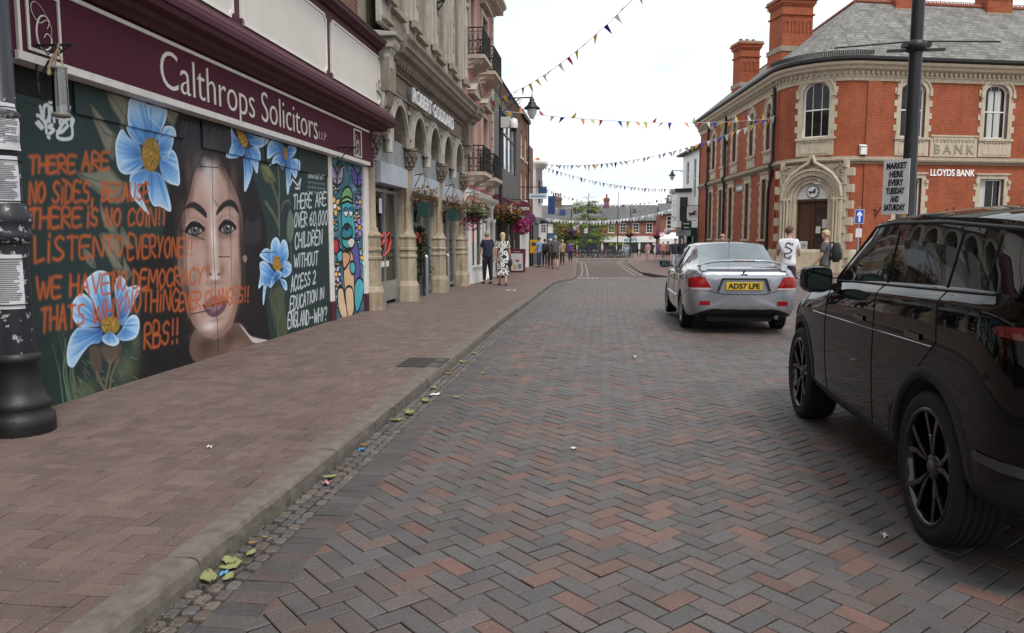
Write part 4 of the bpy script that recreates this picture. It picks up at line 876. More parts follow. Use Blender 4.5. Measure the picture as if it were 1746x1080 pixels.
for i in range(3):
    y0, y1 = COLY[i]+.2, COLY[i+1]-.2; g = gz((y0+y1)/2)+.1
    [q_.nxt() for q_ in (p1, p2, gl, fr)]
    p1.box(GX-.3, GX-.08, y0-.18, y1+.18, g+2.92, g+3.46); p2.box(GX-.3, GX+.0, y0, y1, g+2.5, g+2.915)
    for k in range(1, 3): yy = y0+(y1-y0)*k/3; p1.box(GX-.08, GX-.07, yy-.012, yy+.012, g+2.93, g+3.45)
    X = GX-.28
    gl.box(X-.01, X, y0, y1, g+.12, g+2.5); n = 2 if i == 0 else 3
    for k in range(n+1): yy = y0+.04+(y1-y0-.08)*k/n; fr.box(X-.03, X+.04, yy-.03, yy+.03, g, g+2.5)
    fr.box(X-.025, X+.035, y0, y1, g+2.36, g+2.42); fr.box(X-.02, X+.03, y0, y1, g+.08, g+.5 if i == 0 else g+.16)
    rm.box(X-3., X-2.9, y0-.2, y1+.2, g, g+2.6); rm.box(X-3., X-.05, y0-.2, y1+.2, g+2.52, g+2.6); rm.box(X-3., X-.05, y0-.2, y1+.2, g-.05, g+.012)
p1.build_each('grey_panel', m_panel, b, bevel=.006); p2.build_each('sign_band', m_panel2, b, bevel=.008); clear_glass('shop_glass', (.55, .58, .57), 1.)
for f, q_ in zip(fr.build_each('shop_window', m_alu, b), gl.build_each('pane', glass('dark_shop_glass', (.006, .007, .007), .03, .5))): q_.parent = f; q_.location = -off(b)
rm.build('interior', m_in, b)
mb = MB()                                        # goods standing inside the window
for i in range(26):
    y = rnd.uniform(15.2, 23); x = GX-.75-rnd.uniform(0, 1.5); h = rnd.uniform(.5, 1.5); wv = rnd.uniform(.1, .3); g = gz(y)+.1; mb.box(x-wv, x+wv, y-wv, y+wv, g, g+h)
mb.build('shop_display', mat('shop_goods', (.16, .13, .12), .7, .7, 2.2, tint=(.2, .3, .4)), b, bevel=.03)
mb = MB(); mb.tube([(GX-.265, 15.55, 1.5), (GX-.265, 15.75, 1.62), (GX-.265, 15.9, 1.45), (GX-.265, 15.75, 1.2), (GX-.265, 15.55, 1.35), (GX-.265, 15.8, 1.5), (GX-.265, 16.1, 1.6), (GX-.265, 16.2, 1.4), (GX-.265, 16.0, 1.2), (GX-.265, 15.6, 1.1)], .028, 6); mb.tube([(GX-.265, 18.6, 1.6), (GX-.265, 18.8, 1.35), (GX-.265, 19.0, 1.6)], .03, 6); mb.build('red_logo', mat('red_vinyl', (.55, .06, .05), .5, 0), b)
mb = MB(); mb.box(GX-.27, GX-.262, 15.5, 16.05, .88, 1.0); mb.box(GX-.27, GX-.262, 15.4, 15.6, 2.0, 2.3); mb.box(GX-.27, GX-.262, 17.8, 17.98, 1.95, 2.2); mb.build('window_notice', m_white, b)
# arcade wall
def arcade():
    mb = MB(WG); mo = MB(WG); z0, zs, zt = 3.46, 3.5, 4.42; ys = [14.35, 16.03, 17.74, 19.38, 21.03, 22.68]; r = .62
    edge = 14.45
    prev = 14.45
    for i, u in enumerate(ys):
        ua, ub = u-.825, u+.825
        if i == 0: ua = 14.45
        mo.nxt()
        A = [p for p in arch_pts(u, r, zs, 14, .76)]
        pts = [(max(p[0], ua), p[1]) for p in A]
        if ua < u-r: mb.prism([(ua, z0), (u-r, z0), (u-r, zs), (ua, zt)], -.3, 0, 'y')
        for k in range(14): mb.prism([pts[k], pts[k+1], (pts[k+1][0], zt), (pts[k][0], zt)], -.3, 0, 'y') if pts[k+1][0]-pts[k][0] > 1e-5 else None
        mb.prism([(u+r, z0), (ub, z0), (ub, zt), (u+r, zt)], -.3, 0, 'y')
        if ua < u-r: mb.prism([(ua, zs), (u-r, zs), (u-r, zt), (ua, zt)], -.302, -.002, 'y')
        for ra, rb, d in ((0, .07, .07), (.08, .15, .045), (.16, .2, .02)):
            i0 = 0 if i else 7
            P1 = arch_pts(u, r+ra, zs, 14, .76+ra)[i0:]; P2 = arch_pts(u, r+rb, zs, 14, .76+rb)[i0:]; mo.ring(P1, P2, .001, d, 'y')
        mo.box(u+.825-.2, u+.825+.2, .002, .08, 3.44, 3.52); mo.lathe([(.09, 3.2), (.09, 3.46)], 10, (u+.825, .02, 0)) if i % 2 == 0 else None
        for k in (-.14, .14): mo.ball((u+.825+k*.6, .02, 4.22), .055, 8, 5, (1, .5, 1)); mo.box(u+.825-.11, u+.825+.11, .002, .03, 3.62, 3.66)
    return mb, mo
a_, m_ = arcade(); a_.build('arcade_wall', m_stone_d, b); m_.build_each('arch_moulding', m_stone_p, b)
mb = MB(WG)
for i, u in enumerate((16.03, 17.74, 19.38, 21.03, 22.68)): 
    mb = MB(WG); mb.box(u-.65, u+.65, -.34, -.31, 3.4, 4.35); w_ = mb.build('window', m_glass, b)
    mb = MB(WG); mb.box(u-.02, u+.02, -.31, -.28, 3.4, 4.3); mb.box(u-.62, u+.62, -.31, -.285, 3.9, 3.95); mb.build('glazing_bar', m_stone_d, w_)
mb = MB(WG); mb.box(14.5, 24.0, -.3, .04, 4.42, 4.5); mb.box(14.5, 24.0, -.3, .0, 4.5, 4.86); mb.box(14.5, 24.0, -.3, .06, 4.86, 4.93)
for u in np.arange(14.7, 24, .62): mb.box(u, u+.5, .001, .02, 4.52, 4.56)
for u0, u1 in ((14.6, 15.1), (23.35, 23.95)): mb.box(u0, u1, .003, .22, 4.3, 4.94); mb.prism([(.003, 3.9), (.14, 4.05), (.2, 4.3), (.003, 4.3)], u0+.06, u1-.06, 'x'); mb.box(u0+.1, u1-.1, .003, .09, 3.55, 3.9)
mb.build('frieze', m_stone_d, b, bevel=.006)
mb = MB(WG); PC = [(-.3, 4.93), (.08, 4.93), (.14, 5.0), (.2, 5.02), (.24, 5.1), (.36, 5.14), (.4, 5.22), (.44, 5.24), (.44, 5.34), (.5, 5.42), (.5, 5.47), (-.3, 5.6)]
mb.prism(PC, 15.1, 24.05, 'x'); mb.prism([(a+.1 if a > 0 else a, z) for a, z in PC], 23.3, 24.1, 'x')
for u in np.arange(15.3, 23.2, .24): mb.box(u, u+.12, .1, .2, 4.95, 5.06)
mb.build('stone_cornice', m_stone_d, b)
letters('lettering', 'ROBERT GODDARD', .44, (GX+.14, 16.7, 4.46), (0, 1), (1, 0), mat('white_letters', (.88, .88, .88), .4, 0), b, .02, .006, width=4.55)
# upper storey: tall pilasters with windows between
mb = MB(WG); ops = [(u-.42, u+.42, 6.2, 9.4) for u in (15.9, 17.95, 20.0, 22.05)]; wall(mb, 14.5, 24.0, 5.55, 10.4, ops, .3); mb.box(14.5, 24.0, -4, -.35, 5.0, 10.4); mb.build('upper_wall', m_stone, b)
for u0, u1, z0, z1 in ops: sash(b, WG, (u0+u1)/2, 6.2, .84, 3.2, .4, .2, m_white, m_glass, 1, 2)
mb = MB(WG); md = MB(WG)
for u in (14.85, 16.92, 18.98, 21.02, 23.1):
    mb.nxt().box(u-.36, u+.36, .002, .1, 5.56, 6.15); mb.box(u-.27, u+.27, .002, .16, 6.15, 9.6); mb.box(u-.13, u+.13, .16, .22, 6.2, 9.4); mb.box(u-.34, u-.3, .002, .08, 6.15, 9.6); mb.box(u+.3, u+.34, .002, .08, 6.15, 9.6)
    for zz in (6.5, 7.2): md.box(u-.09, u+.09, .22, .235, zz, zz+.5)
    md.box(u-.33, u+.33, .16, .27, 6.0, 6.15); md.box(u-.36, u+.36, .1, .32, 9.6, 9.75)
    for k in range(5): md.ball((u, .24, 8.3+k*.22), .1-.008*k, 8, 5, (1, .6, 1))
    md.box(u-.3, u+.3, .1, .2, 5.62, 5.7)
for u in (15.9, 17.95, 20.0, 22.05):
    md.ring(arch_pts(u, .42, 9.0, 10, .4), arch_pts(u, .56, 9.0, 10, .54), .001, .1, 'y'); md.box(u-.56, u+.56, .001, .12, 6.05, 6.17); md.box(u-.55, u-.43, .001, .06, 6.2, 9.0); md.box(u+.43, u+.55, .001, .06, 6.2, 9.0)
mb.build_each('pilaster', m_stone_p, b, bevel=.01); md.build('carved_ornament', m_stone, b, bevel=.008)
mb = MB(WG); mb.prism([(-.4, 10.4), (.2, 10.4), (.4, 10.6), (.6, 10.7), (.6, 10.9), (-.4, 10.9)], 14.4, 24.05, 'x'); mb.build('top_cornice', m_stone_d, b)
mb = MB(WG); mb.tube([(18.98, .22, 7.2), (18.98, .55, 7.35)], .03, 6); mb.tube([(18.98, .22, 7.0), (18.98, .4, 7.25)], .02, 6); mb.box(18.9, 19.06, .22, .25, 6.9, 7.3); mb.build('flag_bracket', m_iron_b, b)

# ================================================================ pink building with balconies
m_pink = mat('pink_render', (.42, .19, .175), .8, .35, 1.6, tint=(.65, .55, .5)); m_buff = stone('buff_dressing', (.47, .41, .33), .35, .35, 4.)
b = thing('pink_building', 'pink rendered building with iron balconies and a white bow shopfront', 'shop', (-4.5, 27.5, gz(27.5)+.1))
WP = frame((-4.5, 0, 0), (0, 1), (1, 0)); gp = gz(27.5)+.1
mb = MB(WP); ops = [(25.55, 26.45, 3.75, 5.9), (28.1, 29.3, 3.75, 5.9), (25.55, 26.45, 7.5, 9.5), (28.1, 29.3, 7.5, 9.5)]; wall(mb, 24.05, 31.0, 3.15, 10.3, ops); mb.box(24.05, 31.0, -5, -.3, 3.0, 10.3); mb.build('pink_wall', m_pink, b)
for u0, u1, z0, z1 in ops: sash(b, WP, (u0+u1)/2, z0, u1-u0, z1-z0, 0, .12, m_white, m_glass, 2, 2)
mb = MB(WP)
for u0, u1, z0, z1 in ops:
    mb.nxt().ring([(u0-.16, z0), (u0-.16, z1+.16), (u1+.16, z1+.16), (u1+.16, z0)], [(u0, z0), (u0, z1), (u1, z1), (u1, z0)], .001, .07, 'y')
    mb.box(u0-.3, u1+.3, .001, .22, z1+.3, z1+.4)
    if z0 < 5: mb.prism([(u0-.3, z1+.4), ((u0+u1)/2, z1+.8), (u1+.3, z1+.4)], .001, .2, 'y'); mb.ring([(u0-.36, z1+.41), ((u0+u1)/2, z1+.92), (u1+.36, z1+.41)], [(u0-.3, z1+.4), ((u0+u1)/2, z1+.8), (u1+.3, z1+.4)], .001, .28, 'y')
mb.nxt()
for k in range(22): z = 3.2+k*.32; mb.box(30.62-(.1 if k % 2 else 0), 31.0, .001, .05, z, z+.29)
mb.box(24.1, 24.5, .001, .06, 3.2, 10.2)
mb.build_each('stone_dressing', m_buff, b)
mb = MB(WP); mb.prism([(-.3, 10.2), (.1, 10.2), (.16, 10.3), (.45, 10.42), (.55, 10.5), (.55, 10.62), (-.3, 10.75)], 24.05, 31.1, 'x')
for u in np.arange(24.2, 31, .45): mb.box(u, u+.16, .1, .42, 10.25, 10.41)
mb.build('eaves_cornice', m_buff, b)
def balcony(u0, u1, z):
    fl = MB(WP); d = .52; fl.box(u0, u1, .002, d+.06, z-.12, z)
    for u in (u0+.2, u1-.2): fl.prism([(.002, z-.42), (.12, z-.4), (.2, z-.3), (.34, z-.26), (.5, z-.18), (.52, z-.12), (.002, z-.12)], u-.1, u+.1, 'x'); fl.ball((u, .4, z-.22), .07, 8, 5, (1.3, 1, 1)); fl.ball((u, .12, z-.35), .08, 8, 5, (1.2, 1, 1))
    fl.prism([(.002, z-.3), (.3, z-.2), (.5, z-.12), (.002, z-.12)], u0+.05, u1-.05, 'x')
    o = fl.build('balcony', m_buff, b)
    r = MB(WP); h = .85
    def side(a, c):
        a, c = Vector((*a, 0)), Vector((*c, 0)); L = (c-a).length; n = max(3, int(L/.17))
        P = lambda t, zz: tuple((a+(c-a)*t)[:2])+(zz,)
        r.tube([P(0, z+h), P(1, z+h)], .022, 5); r.tube([P(0, z+h-.12), P(1, z+h-.12)], .011, 4); r.tube([P(0, z+.05), P(1, z+.05)], .014, 4); r.tube([P(0, z+.16), P(1, z+.16)], .011, 4)
        for i in range(n+1): t = i/n; r.tube([P(t, z), P(t, z+h)], .013 if 0 < i < n else .022, 4, False)
        for i in range(n):
            t0, t1 = (i+.22)/n, (i+.78)/n; tm = (i+.5)/n
            r.tube([P(tm, z+.17), P(t0, z+.26), P(t0, z+.62), P(tm, z+.71), P(t1, z+.62), P(t1, z+.26), P(tm, z+.17)], .009, 4, False)
            r.ball(P(tm, z+.44), .034, 6, 4)
    side((u0+.02, .03), (u0+.02, d)); side((u0+.02, d), (u1-.02, d)); side((u1-.02, d), (u1-.02, .03)); r.build('railing', m_iron_b, o)
for z in (7.42, 3.66): balcony(25.2, 26.75, z); balcony(27.7, 29.6, z)
# white shopfront: bowed window between columns
m_shopw = mat('white_shopfront', (.7, .69, .66), .45, .2, 3)
mb = MB(WP); mb.prism([(-.3, 2.62), (.1, 2.62), (.12, 2.72), (.3, 2.85), (.34, 2.95), (-.3, 3.1)], 24.1, 30.6, 'x'); mb.box(24.1, 30.6, -.2, .06, 2.2, 2.62); mb.box(24.05, 31, -.3, -.02, 2.9, 3.16)
for u in (24.25, 25.0, 27.9, 29.2, 30.4): mb.lathe([(.17, gp-.1), (.17, gp+.1), (.13, gp+.14), (.12, 1.0), (.11, 2.05), (.15, 2.1), (.15, 2.2)], 14, (u, .05, 0))
bow = [(25.1, .02), (25.5, .2), (26.1, .3), (26.8, .3), (27.4, .2), (27.8, .02)]
for (u0, d0), (u1, d1) in zip(bow, bow[1:]): mb.add([(u0, d0, gp-.1), (u1, d1, gp-.1), (u1, d1, gp+.55), (u0, d0, gp+.55), (u0, d0+.06, gp+.55), (u1, d1+.06, gp+.55), (u1, d1+.06, gp+.62), (u0, d0+.06, gp+.62), (u0, d0-.2, gp+.62), (u1, d1-.2, gp+.62)], [(0, 1, 2, 3), (3, 2, 5, 4), (4, 5, 6, 7), (7, 6, 9, 8)])
for u, d in bow: mb.box(u-.05, u+.05, d-.06, d+.03, gp+.6, 2.2)
mb.box(27.9, 30.4, -.2, .02, gp-.1, gp+.6); mb.box(24.25, 25.1, -.2, .0, gp-.1, 2.2)
o = mb.build('shopfront', m_shopw, b)
mb = MB(WP)
for (u0, d0), (u1, d1) in zip(bow, bow[1:]): mb.add([(u0, d0-.02, gp+.6), (u1, d1-.02, gp+.6), (u1, d1-.02, 2.2), (u0, d0-.02, 2.2)], [(0, 1, 2, 3)])
mb.box(27.95, 30.3, -.15, -.12, gp+.6, 2.2); mb.build('shop_pane', m_glass2, o)
mb = MB(WP); mb.box(25.25, 25.6, .11, .125, 1.3, 2.0); mb.build('orange_poster', mat('orange_poster', (.7, .16, .05), .6, .1), o)
mb = MB(WP); mb.box(24.7, 30.2, .061, .075, 2.28, 2.55); mb.build('shop_sign', mat('tan_sign', (.42, .3, .2), .6, .3, 3), o)

# ================================================================ grey building with the big window and coffee shop
b = thing('coffee_shop_building', 'dark grey building with one big upstairs window above the maroon coffee shop', 'shop', (-4.5, 35.8, gz(36)+.1))
WD = frame((-4.5, 0, 0), (0, 1), (1, 0)); gp = gz(36)+.1
m_dgrey = mat('dark_grey_render', (.11, .108, .105), .75, .3, 1.5); m_brown = brick('brown_brick', (.2, .12, .075), (.15, .09, .06), (.2, .17, .14), amt=.4)
mb = MB(WD); wall(mb, 31.05, 40.6, 3.0, 7.5, [(33.6, 39.6, 4.55, 7.0)], .25); mb.build('grey_wall', m_dgrey, b)
mb = MB(WD); mb.box(31.05, 40.6, -5, -.02, 7.5, 8.1); mb.box(31.05, 40.6, -6, -.3, 2, 7.5); mb.prism([(.02, 7.5), (.12, 7.9), (.12, 8.0), (-.3, 8.0), (-.3, 7.5)], 31.05, 40.6, 'x'); mb.build('brick_parapet', m_brown, b)
mb = MB(WD); mb.prism([(-5, 9.3), (-2.5, 10.6), (.2, 8.05), (.1, 8.0), (-5, 8.0)], 31.05, 40.6, 'x'); mb.build('roof', brick('slate_left', (.12, .12, .125), (.09, .09, .095), (.05, .05, .05), .3, .2, .008), b)
f = MB(WD); f.ring([(33.6, 4.55), (33.6, 7.0), (39.6, 7.0), (39.6, 4.55), (33.6, 4.55)], [(33.7, 4.65), (33.7, 6.9), (39.5, 6.9), (39.5, 4.65), (33.7, 4.65)], -.2, -.1, 'y')
for u in (35.1, 36.6, 38.1): f.box(u-.04, u+.04, -.19, -.1, 4.6, 6.95)
f.box(33.65, 39.55, -.19, -.105, 6.2, 6.28); f = f.build('window', m_black, b)
mb = MB(WD); mb.box(33.6, 39.6, -.17, -.15, 4.6, 6.95); mb.build('pane', glass('pale_window_glass', (.3, .34, .36), .08, .8), f)  # pale base colour stands in for the white reflection on these panes
m_cost = mat('coffee_maroon', (.11, .018, .03), .5, .2, 3)
mb = MB(WD); mb.box(31.1, 40.6, -.3, .16, 2.45, 3.15); mb.box(31.1, 40.6, -.3, .24, 3.15, 3.25); mb.build('fascia', m_cost, b)
letters('lettering', 'COSTA', .5, (-4.33, 34.3, 2.62), (0, 1), (1, 0), mat('white_letters'), b, .015, .004, width=3.2)
mb = MB(WD)
for u in (31.3, 33.4, 35.6, 37.8, 40.4): mb.box(u-.13, u+.13, -.2, .06, gp-.15, 2.45)
mb.box(31.1, 40.6, -.25, -.12, gp-.15, gp+.5); mb.build('pilaster', mat('dark_brown_paint', (.04, .026, .024), .5, .3), b)
mb = MB(WD); mb.box(31.1, 40.6, -.2, -.16, gp+.4, 2.45); f = mb.build('shop_window', m_glass2, b)
mb = MB(WD)
for i in range(8): u = 31.8+i*1.1; mb.box(u, u+.35, -.155, -.15, gp+.7+(i % 3)*.3, gp+1.2+(i % 3)*.3)
mb.build('window_poster', m_white, f)

# ================================================================ brick pair, then the white corner turret
b = thing('brick_terrace', 'narrow red brick building with white sash windows beyond the coffee shop', 'building', (-4.5, 43, gz(43)+.1))
WB = frame((-4.5, 0, 0), (0, 1), (1, 0)); gp = gz(43)+.1
m_rb2 = brick('orange_brick_left', (.25, .1, .06), (.2, .08, .05), (.26, .2, .16), amt=.4)
mb = MB(WB); ops = [(41.4, 42.4, 3.6, 5.1), (43.6, 44.6, 3.6, 5.1), (41.4, 42.4, 5.8, 7.2), (43.6, 44.6, 5.8, 7.2)]; wall(mb, 40.65, 45.2, 2.9, 8.1, ops, .14); mb.box(40.65, 45.2, -5, -.3, 0, 8.1); mb.build('brick_wall', m_rb2, b)
for u0, u1, z0, z1 in ops: sash(b, WB, (u0+u1)/2, z0, 1.0, z1-z0, 0, .06, m_white, m_glass2, 2, 2, sill=m_white)
mb = MB(WB); mb.prism([(.12, 8.1), (.2, 8.2), (-2.5, 10.2), (-5, 8.1)], 40.65, 45.2, 'x'); mb.build('roof', MATS['slate_left'], b)
mb = MB(WB); mb.tube([(45.1, .06, 8.1), (45.1, .06, .1)], .05, 6); mb.tube([(40.7, .14, 8.08), (45.2, .14, 8.08)], .06, 6); mb.build('drainpipe', m_black, b)
mb = MB(WB); mb.box(40.65, 45.2, -.3, .12, 2.3, 2.9); mb.box(40.65, 45.2, -.3, -.1, gp-.2, gp+.4); mb.box(40.7, 41, -.2, .1, gp-.2, 2.3); mb.box(44.8, 45.2, -.2, .1, gp-.2, 2.3); mb.box(42.8, 43.05, -.2, .1, gp-.2, 2.3); mb.build('shopfront', m_shopw, b)
mb = MB(WB); mb.box(40.9, 45, -.18, -.12, gp+.4, 2.3); mb.build('shop_window', m_glass2, b)
b = thing('low_brick_building', 'plain brick building with a black shopfront before the white turret', 'building', (-4.5, 47, gz(47)+.1)); gp = gz(47)+.1
mb = MB(WB); ops = [(46.2, 47, 3.8, 5.6)]; wall(mb, 45.25, 48.6, 2.9, 7.0, ops, .14); mb.box(45.25, 48.6, -5, -.3, 0, 7.0); mb.build('brick_wall', m_rb2, b)
sash(b, WB, 46.6, 3.8, .8, 1.8, 0, .06, m_white, m_glass2, 2, 2)
mb = MB(WB); mb.box(45.25, 48.6, -.3, .1, 2.3, 2.92); mb.box(45.25, 45.7, -.3, .06, gp-.2, 2.3); mb.box(48.2, 48.6, -.3, .06, gp-.2, 2.3); mb.box(46.8, 47.1, -.3, .06, gp-.2, 2.3); mb.build('shopfront', m_black, b)
mb = MB(WB); mb.box(45.6, 48.4, -.2, -.1, gp-.1, 2.3); mb.build('shop_window', m_glass2, b)
b = thing('turret_building', 'white corner building with a round turret and black shop canopy', 'building', (-4.5, 53, gz(53)+.1)); gp = gz(53)+.1
mb = MB(); mb.box(-10, -4.7, 48.7, 57.6, gp-.2, 6.1); mb.lathe([(1.35, 2.6), (1.35, 6.2), (1.5, 6.25), (1.5, 6.4), (1.7, 6.5), (1.75, 6.75), (1.2, 6.75)], 20, (-5.7, 54, 0)); mb.lathe([(1.2, 6.7), (.1, 7.0)], 20, (-5.7, 54, 0)); mb.build('white_wall', m_white, b)
mb = MB()
for k in range(-3, 3): a = R(k*32+8); mb.nxt().box(-5.7+1.36*math.cos(a)-.02, -5.7+1.36*math.cos(a)+.02, 54+1.36*math.sin(a)-.25, 54+1.36*math.sin(a)+.25, 3.9, 5.4)
mb.nxt().box(-4.71, -4.68, 49.4, 50.4, 3.8, 5.6); mb.build_each('window', m_glass, b)
mb = MB(); mb.lathe([(1.6, 2.45), (1.95, 2.5), (2.0, 2.65), (1.4, 2.95)], 20, (-5.9, 54, 0)); mb.box(-4.9, -4.35, 48.7, 53, 2.4, 2.8); mb.lathe([(1.3, gp-.2), (1.3, 2.45)], 20, (-5.9, 54, 0)); mb.box(-4.75, -4.62, 48.7, 53, gp-.2, 2.4); mb.build('shop_canopy', m_black, b)
mb = MB(); mb.lathe([(.12, 6.6), (.1, 6.7), (.18, 6.8), (.08, 6.95)], 8, (-4.6, 53, 0)); mb.build('urn', mat('orange_flowers', (.6, .2, .08), .8, .6, 9), b)
b = thing('white_side_building', 'plain white rendered building half hidden behind the turret', 'building', (-7, 70, gz(70)+.1))
mb = MB(); mb.box(-16, -6.5, 66, 76, gz(70)-.5, 4.0); mb.build('white_wall', m_white, b)
mb = MB(); mb.prism([(-16.2, 3.95), (-11, 6.6), (-6.2, 3.95)], 65.8, 76.2, 'y'); mb.build('roof', MATS['slate_left'], b)
mb = MB(); mb.box(-6.5, -6.45, 68, 70, .2, 1.8); mb.nxt().box(-8, -7, 65.95, 66, .3, 1.6); mb.nxt().box(-9.2, -8.4, 65.95, 66, 2, 3.2); mb.build_each('window', m_glass, b)
# ================================================================ the corner bank: red brick and stone, rounded corner, slate roof
BE, BL, BR = Vector((7.18, 60.1)), Vector((9.03, 42.2)), Vector((12.7, 40.1))
TL = (BL-BE).normalized(); TF = Vector((math.cos(R(15)), math.sin(R(15)))); LW = (BL-BE).length; NARC = 18
h0, h1 = math.atan2(TL.y, TL.x), math.atan2(TF.y, TF.x)
ARC = [BL.copy()]                                 # arc integrated from L so that it ends at R
ch = BR-BL; stp = ch.length/(2*math.sin((h1-h0)/2))*2*math.sin((h1-h0)/NARC/2); base = math.atan2(ch.y, ch.x)-(h0+h1)/2
for i in range(NARC): a = h0+(h1-h0)*(i+.5)/NARC+base; ARC.append(ARC[-1]+Vector((math.cos(a), math.sin(a)))*stp)
def bank_off(d, zz=None, right=24., left=0.):
    """plan outline E-L-arc-R-F pushed out by d"""
    P = []; nL = Vector((TL.y, -TL.x)); nF = Vector((TF.y, -TF.x)); P.append(BE+nL*d-TL*left)
    for i, p in enumerate(ARC):
        t = i/NARC; a = (h0+(h1-h0)*t) if 0 < i < NARC else (h0 if i == 0 else h1); P.append(p+Vector((math.sin(a), -math.cos(a)))*d)
    P.append(BR+TF*right+nF*d); return P
def sweep(mb, prof, right=24., lo=0, hi=None):
    rings = []
    cols = [bank_off(d, right=right) for d, z in prof]
    n = len(cols[0]); hi = n if hi is None else hi
    for i in range(lo, hi): rings.append([(cols[j][i].x, cols[j][i].y, prof[j][1]) for j in range(len(prof))])
    mb.loft(rings, False, True, True); return mb
def FL(): return frame((BE.x, BE.y, 0), TL, (TL.y, -TL.x))
def FF(): return frame((BR.x, BR.y, 0), TF, (TF.y, -TF.x))
mid = ARC[NARC//2]; am = (h0+h1)/2+base*.5; TM = Vector((math.cos(am), math.sin(am)))
def FM(): return frame((mid.x, mid.y, 0), TM, (TM.y, -TM.x))
m_bk = brick('bank_red_brick', (.38, .088, .034), (.29, .064, .027), (.35, .15, .09), .22, .075, .008, amt=.65, tint=(.5, .42, .42), gs=.7)
m_st = stone('bank_stone', (.5, .43, .325), .4, .4, 3.); m_st2 = stone('bank_carved_stone', (.33, .28, .215), .55, .6, 12.)
m_slate = brick('bank_slate', (.27, .26, .24), (.17, .165, .155), (.08, .078, .074), .42, .26, .012, .8, .7, 1., .5, (.28, .27, .25), 1.1)
m_terra = mat('terracotta', (.24, .07, .04), .8, .4, 4); m_gut = mat('black_gutter', (.014, .014, .015), .5, .2)
bank = thing('corner_bank', 'red brick bank with stone dressings, rounded entrance corner and grey slate roof', 'bank', (10.8, 41, -.3))
GB = -.7; W1 = lambda px: None
def u_left(px):                                   # run along the left wall seen at a photo column
    d = px_ray(px, 405); t = (BE.x*TL.y-BE.y*TL.x)/(d[0]*TL.y-d[1]*TL.x); return (Vector((d[0]*t, d[1]*t))-BE).dot(TL)
def u_front(px):
    d = px_ray(px, 405); t = (BR.x*TF.y-BR.y*TF.x)/(d[0]*TF.y-d[1]*TF.x); return (Vector((d[0]*t, d[1]*t))-BR).dot(TF)
LG = [u_left(p) for p in (1210, 1227, 1244, 1272, 1300.5)]; LF = [u_left(p) for p in (1213.5, 1231, 1248, 1276.5, 1305)]
FU = [u_front(1545), u_front(1685), u_front(1685)+3.9, u_front(1685)+7.8, u_front(1685)+11.7]
wg, wf = .62, .6                                  # half openings, left wall
ops_l = [(u-.42, u+.42, 1.4, 4.7) for u in LG]+[(u-.42, u+.42, 6.25, 8.75) for u in LF]
ops_f = [(u-.68, u+.68, 1.2, 4.45) for u in FU]+[(u-.66, u+.66, 6.45, 9.15) for u in FU]
mb = MB(FL()); wall(mb, 0, LW, GB, 9.6, ops_l, .3)
mb.M = FF(); wall(mb, 0, 24, GB, 9.6, ops_f, .3); mb.M = None
A = bank_off(0)[1:-1]
for i, (p, q) in enumerate(zip(A, A[1:])):
    k = abs(i+.5-NARC/2)
    for za, zb in (((4.35, 9.6),) if k < 4 else ((GB, 9.6),)) if k > 3 else ((4.35, 6.45), (9.3, 9.6)): mb.add([(p.x, p.y, za), (q.x, q.y, za), (q.x, q.y, zb), (p.x, p.y, zb)], [(0, 1, 2, 3)])
mb.M = FL(); mb.box(0, .001, -6, 0, GB, 10); mb.M = FF(); mb.box(23.99, 24, -6, 0, GB, 10)
mb.M = FL(); mb.box(LW-.55, LW-.02, .002, .06, .9, 9.2); mb.M = FF(); mb.box(.02, .75, .002, .06, .9, 9.2)
bw = mb.build('brick_wall', m_bk, bank)
uv = bw.data.uv_layers[0]
for p in bw.data.polygons:                        # keep the courses running round the rounded corner
    c = p.center+Vector((10.8, 41, -.3))
    for k in range(NARC):
        mdp = (A[k]+A[k+1])/2
        if (Vector((c.x, c.y))-mdp).length < .02:
            for li in p.loop_indices:
                v = bw.data.vertices[bw.data.loops[li].vertex_index].co+Vector((10.8, 41, -.3)); near = 0 if (Vector((v.x, v.y))-A[k]).length < .01 else 1
                uv.data[li].uv = ((k+near)*stp, v.z)
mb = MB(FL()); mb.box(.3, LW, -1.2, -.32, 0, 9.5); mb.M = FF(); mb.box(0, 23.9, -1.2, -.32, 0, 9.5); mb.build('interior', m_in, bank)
mb = MB(); sweep(mb, [(-.02, 5.12), (.06, 5.12), (.1, 5.2), (.2, 5.24), (.22, 5.32), (.12, 5.38), (.1, 5.46), (-.02, 5.5)]); mb.build('string_course', m_st2, bank)
mb = MB(); sweep(mb, [(-.02, GB), (.12, GB), (.12, .75), (.08, .85), (-.02, .9)]); mb.build('plinth', m_st, bank)
mb = MB(); sweep(mb, [(-.02, 9.12), (.06, 9.12), (.1, 9.3), (.14, 9.32), (.14, 9.56), (.3, 9.66), (.34, 9.76), (.46, 9.84), (.5, 9.96), (-.02, 10.0)]); mb.build('eaves_cornice', m_st, bank)
mb = MB()
Q = bank_off(.15); 
for i in range(len(Q)-1):
    p, q = Q[i], Q[i+1]; L = (q-p).length; t = (q-p).normalized(); n = max(1, int(L/.26))
    mb.M = frame((p.x, p.y, 0), t, (t.y, -t.x))
    for k in range(n): u = (k+.25)*L/n; mb.box(u, u+.13, 0, .1, 9.4, 9.56)
mb.M = None; tag(mb.build('dentil_course', m_st2, bank), kind='stuff')
mb = MB(); sweep(mb, [(.36, 10.0), (.5, 10.0), (.6, 10.06), (.61, 10.17), (.5, 10.2), (.3, 10.19)]); mb.build('gutter', m_gut, bank)
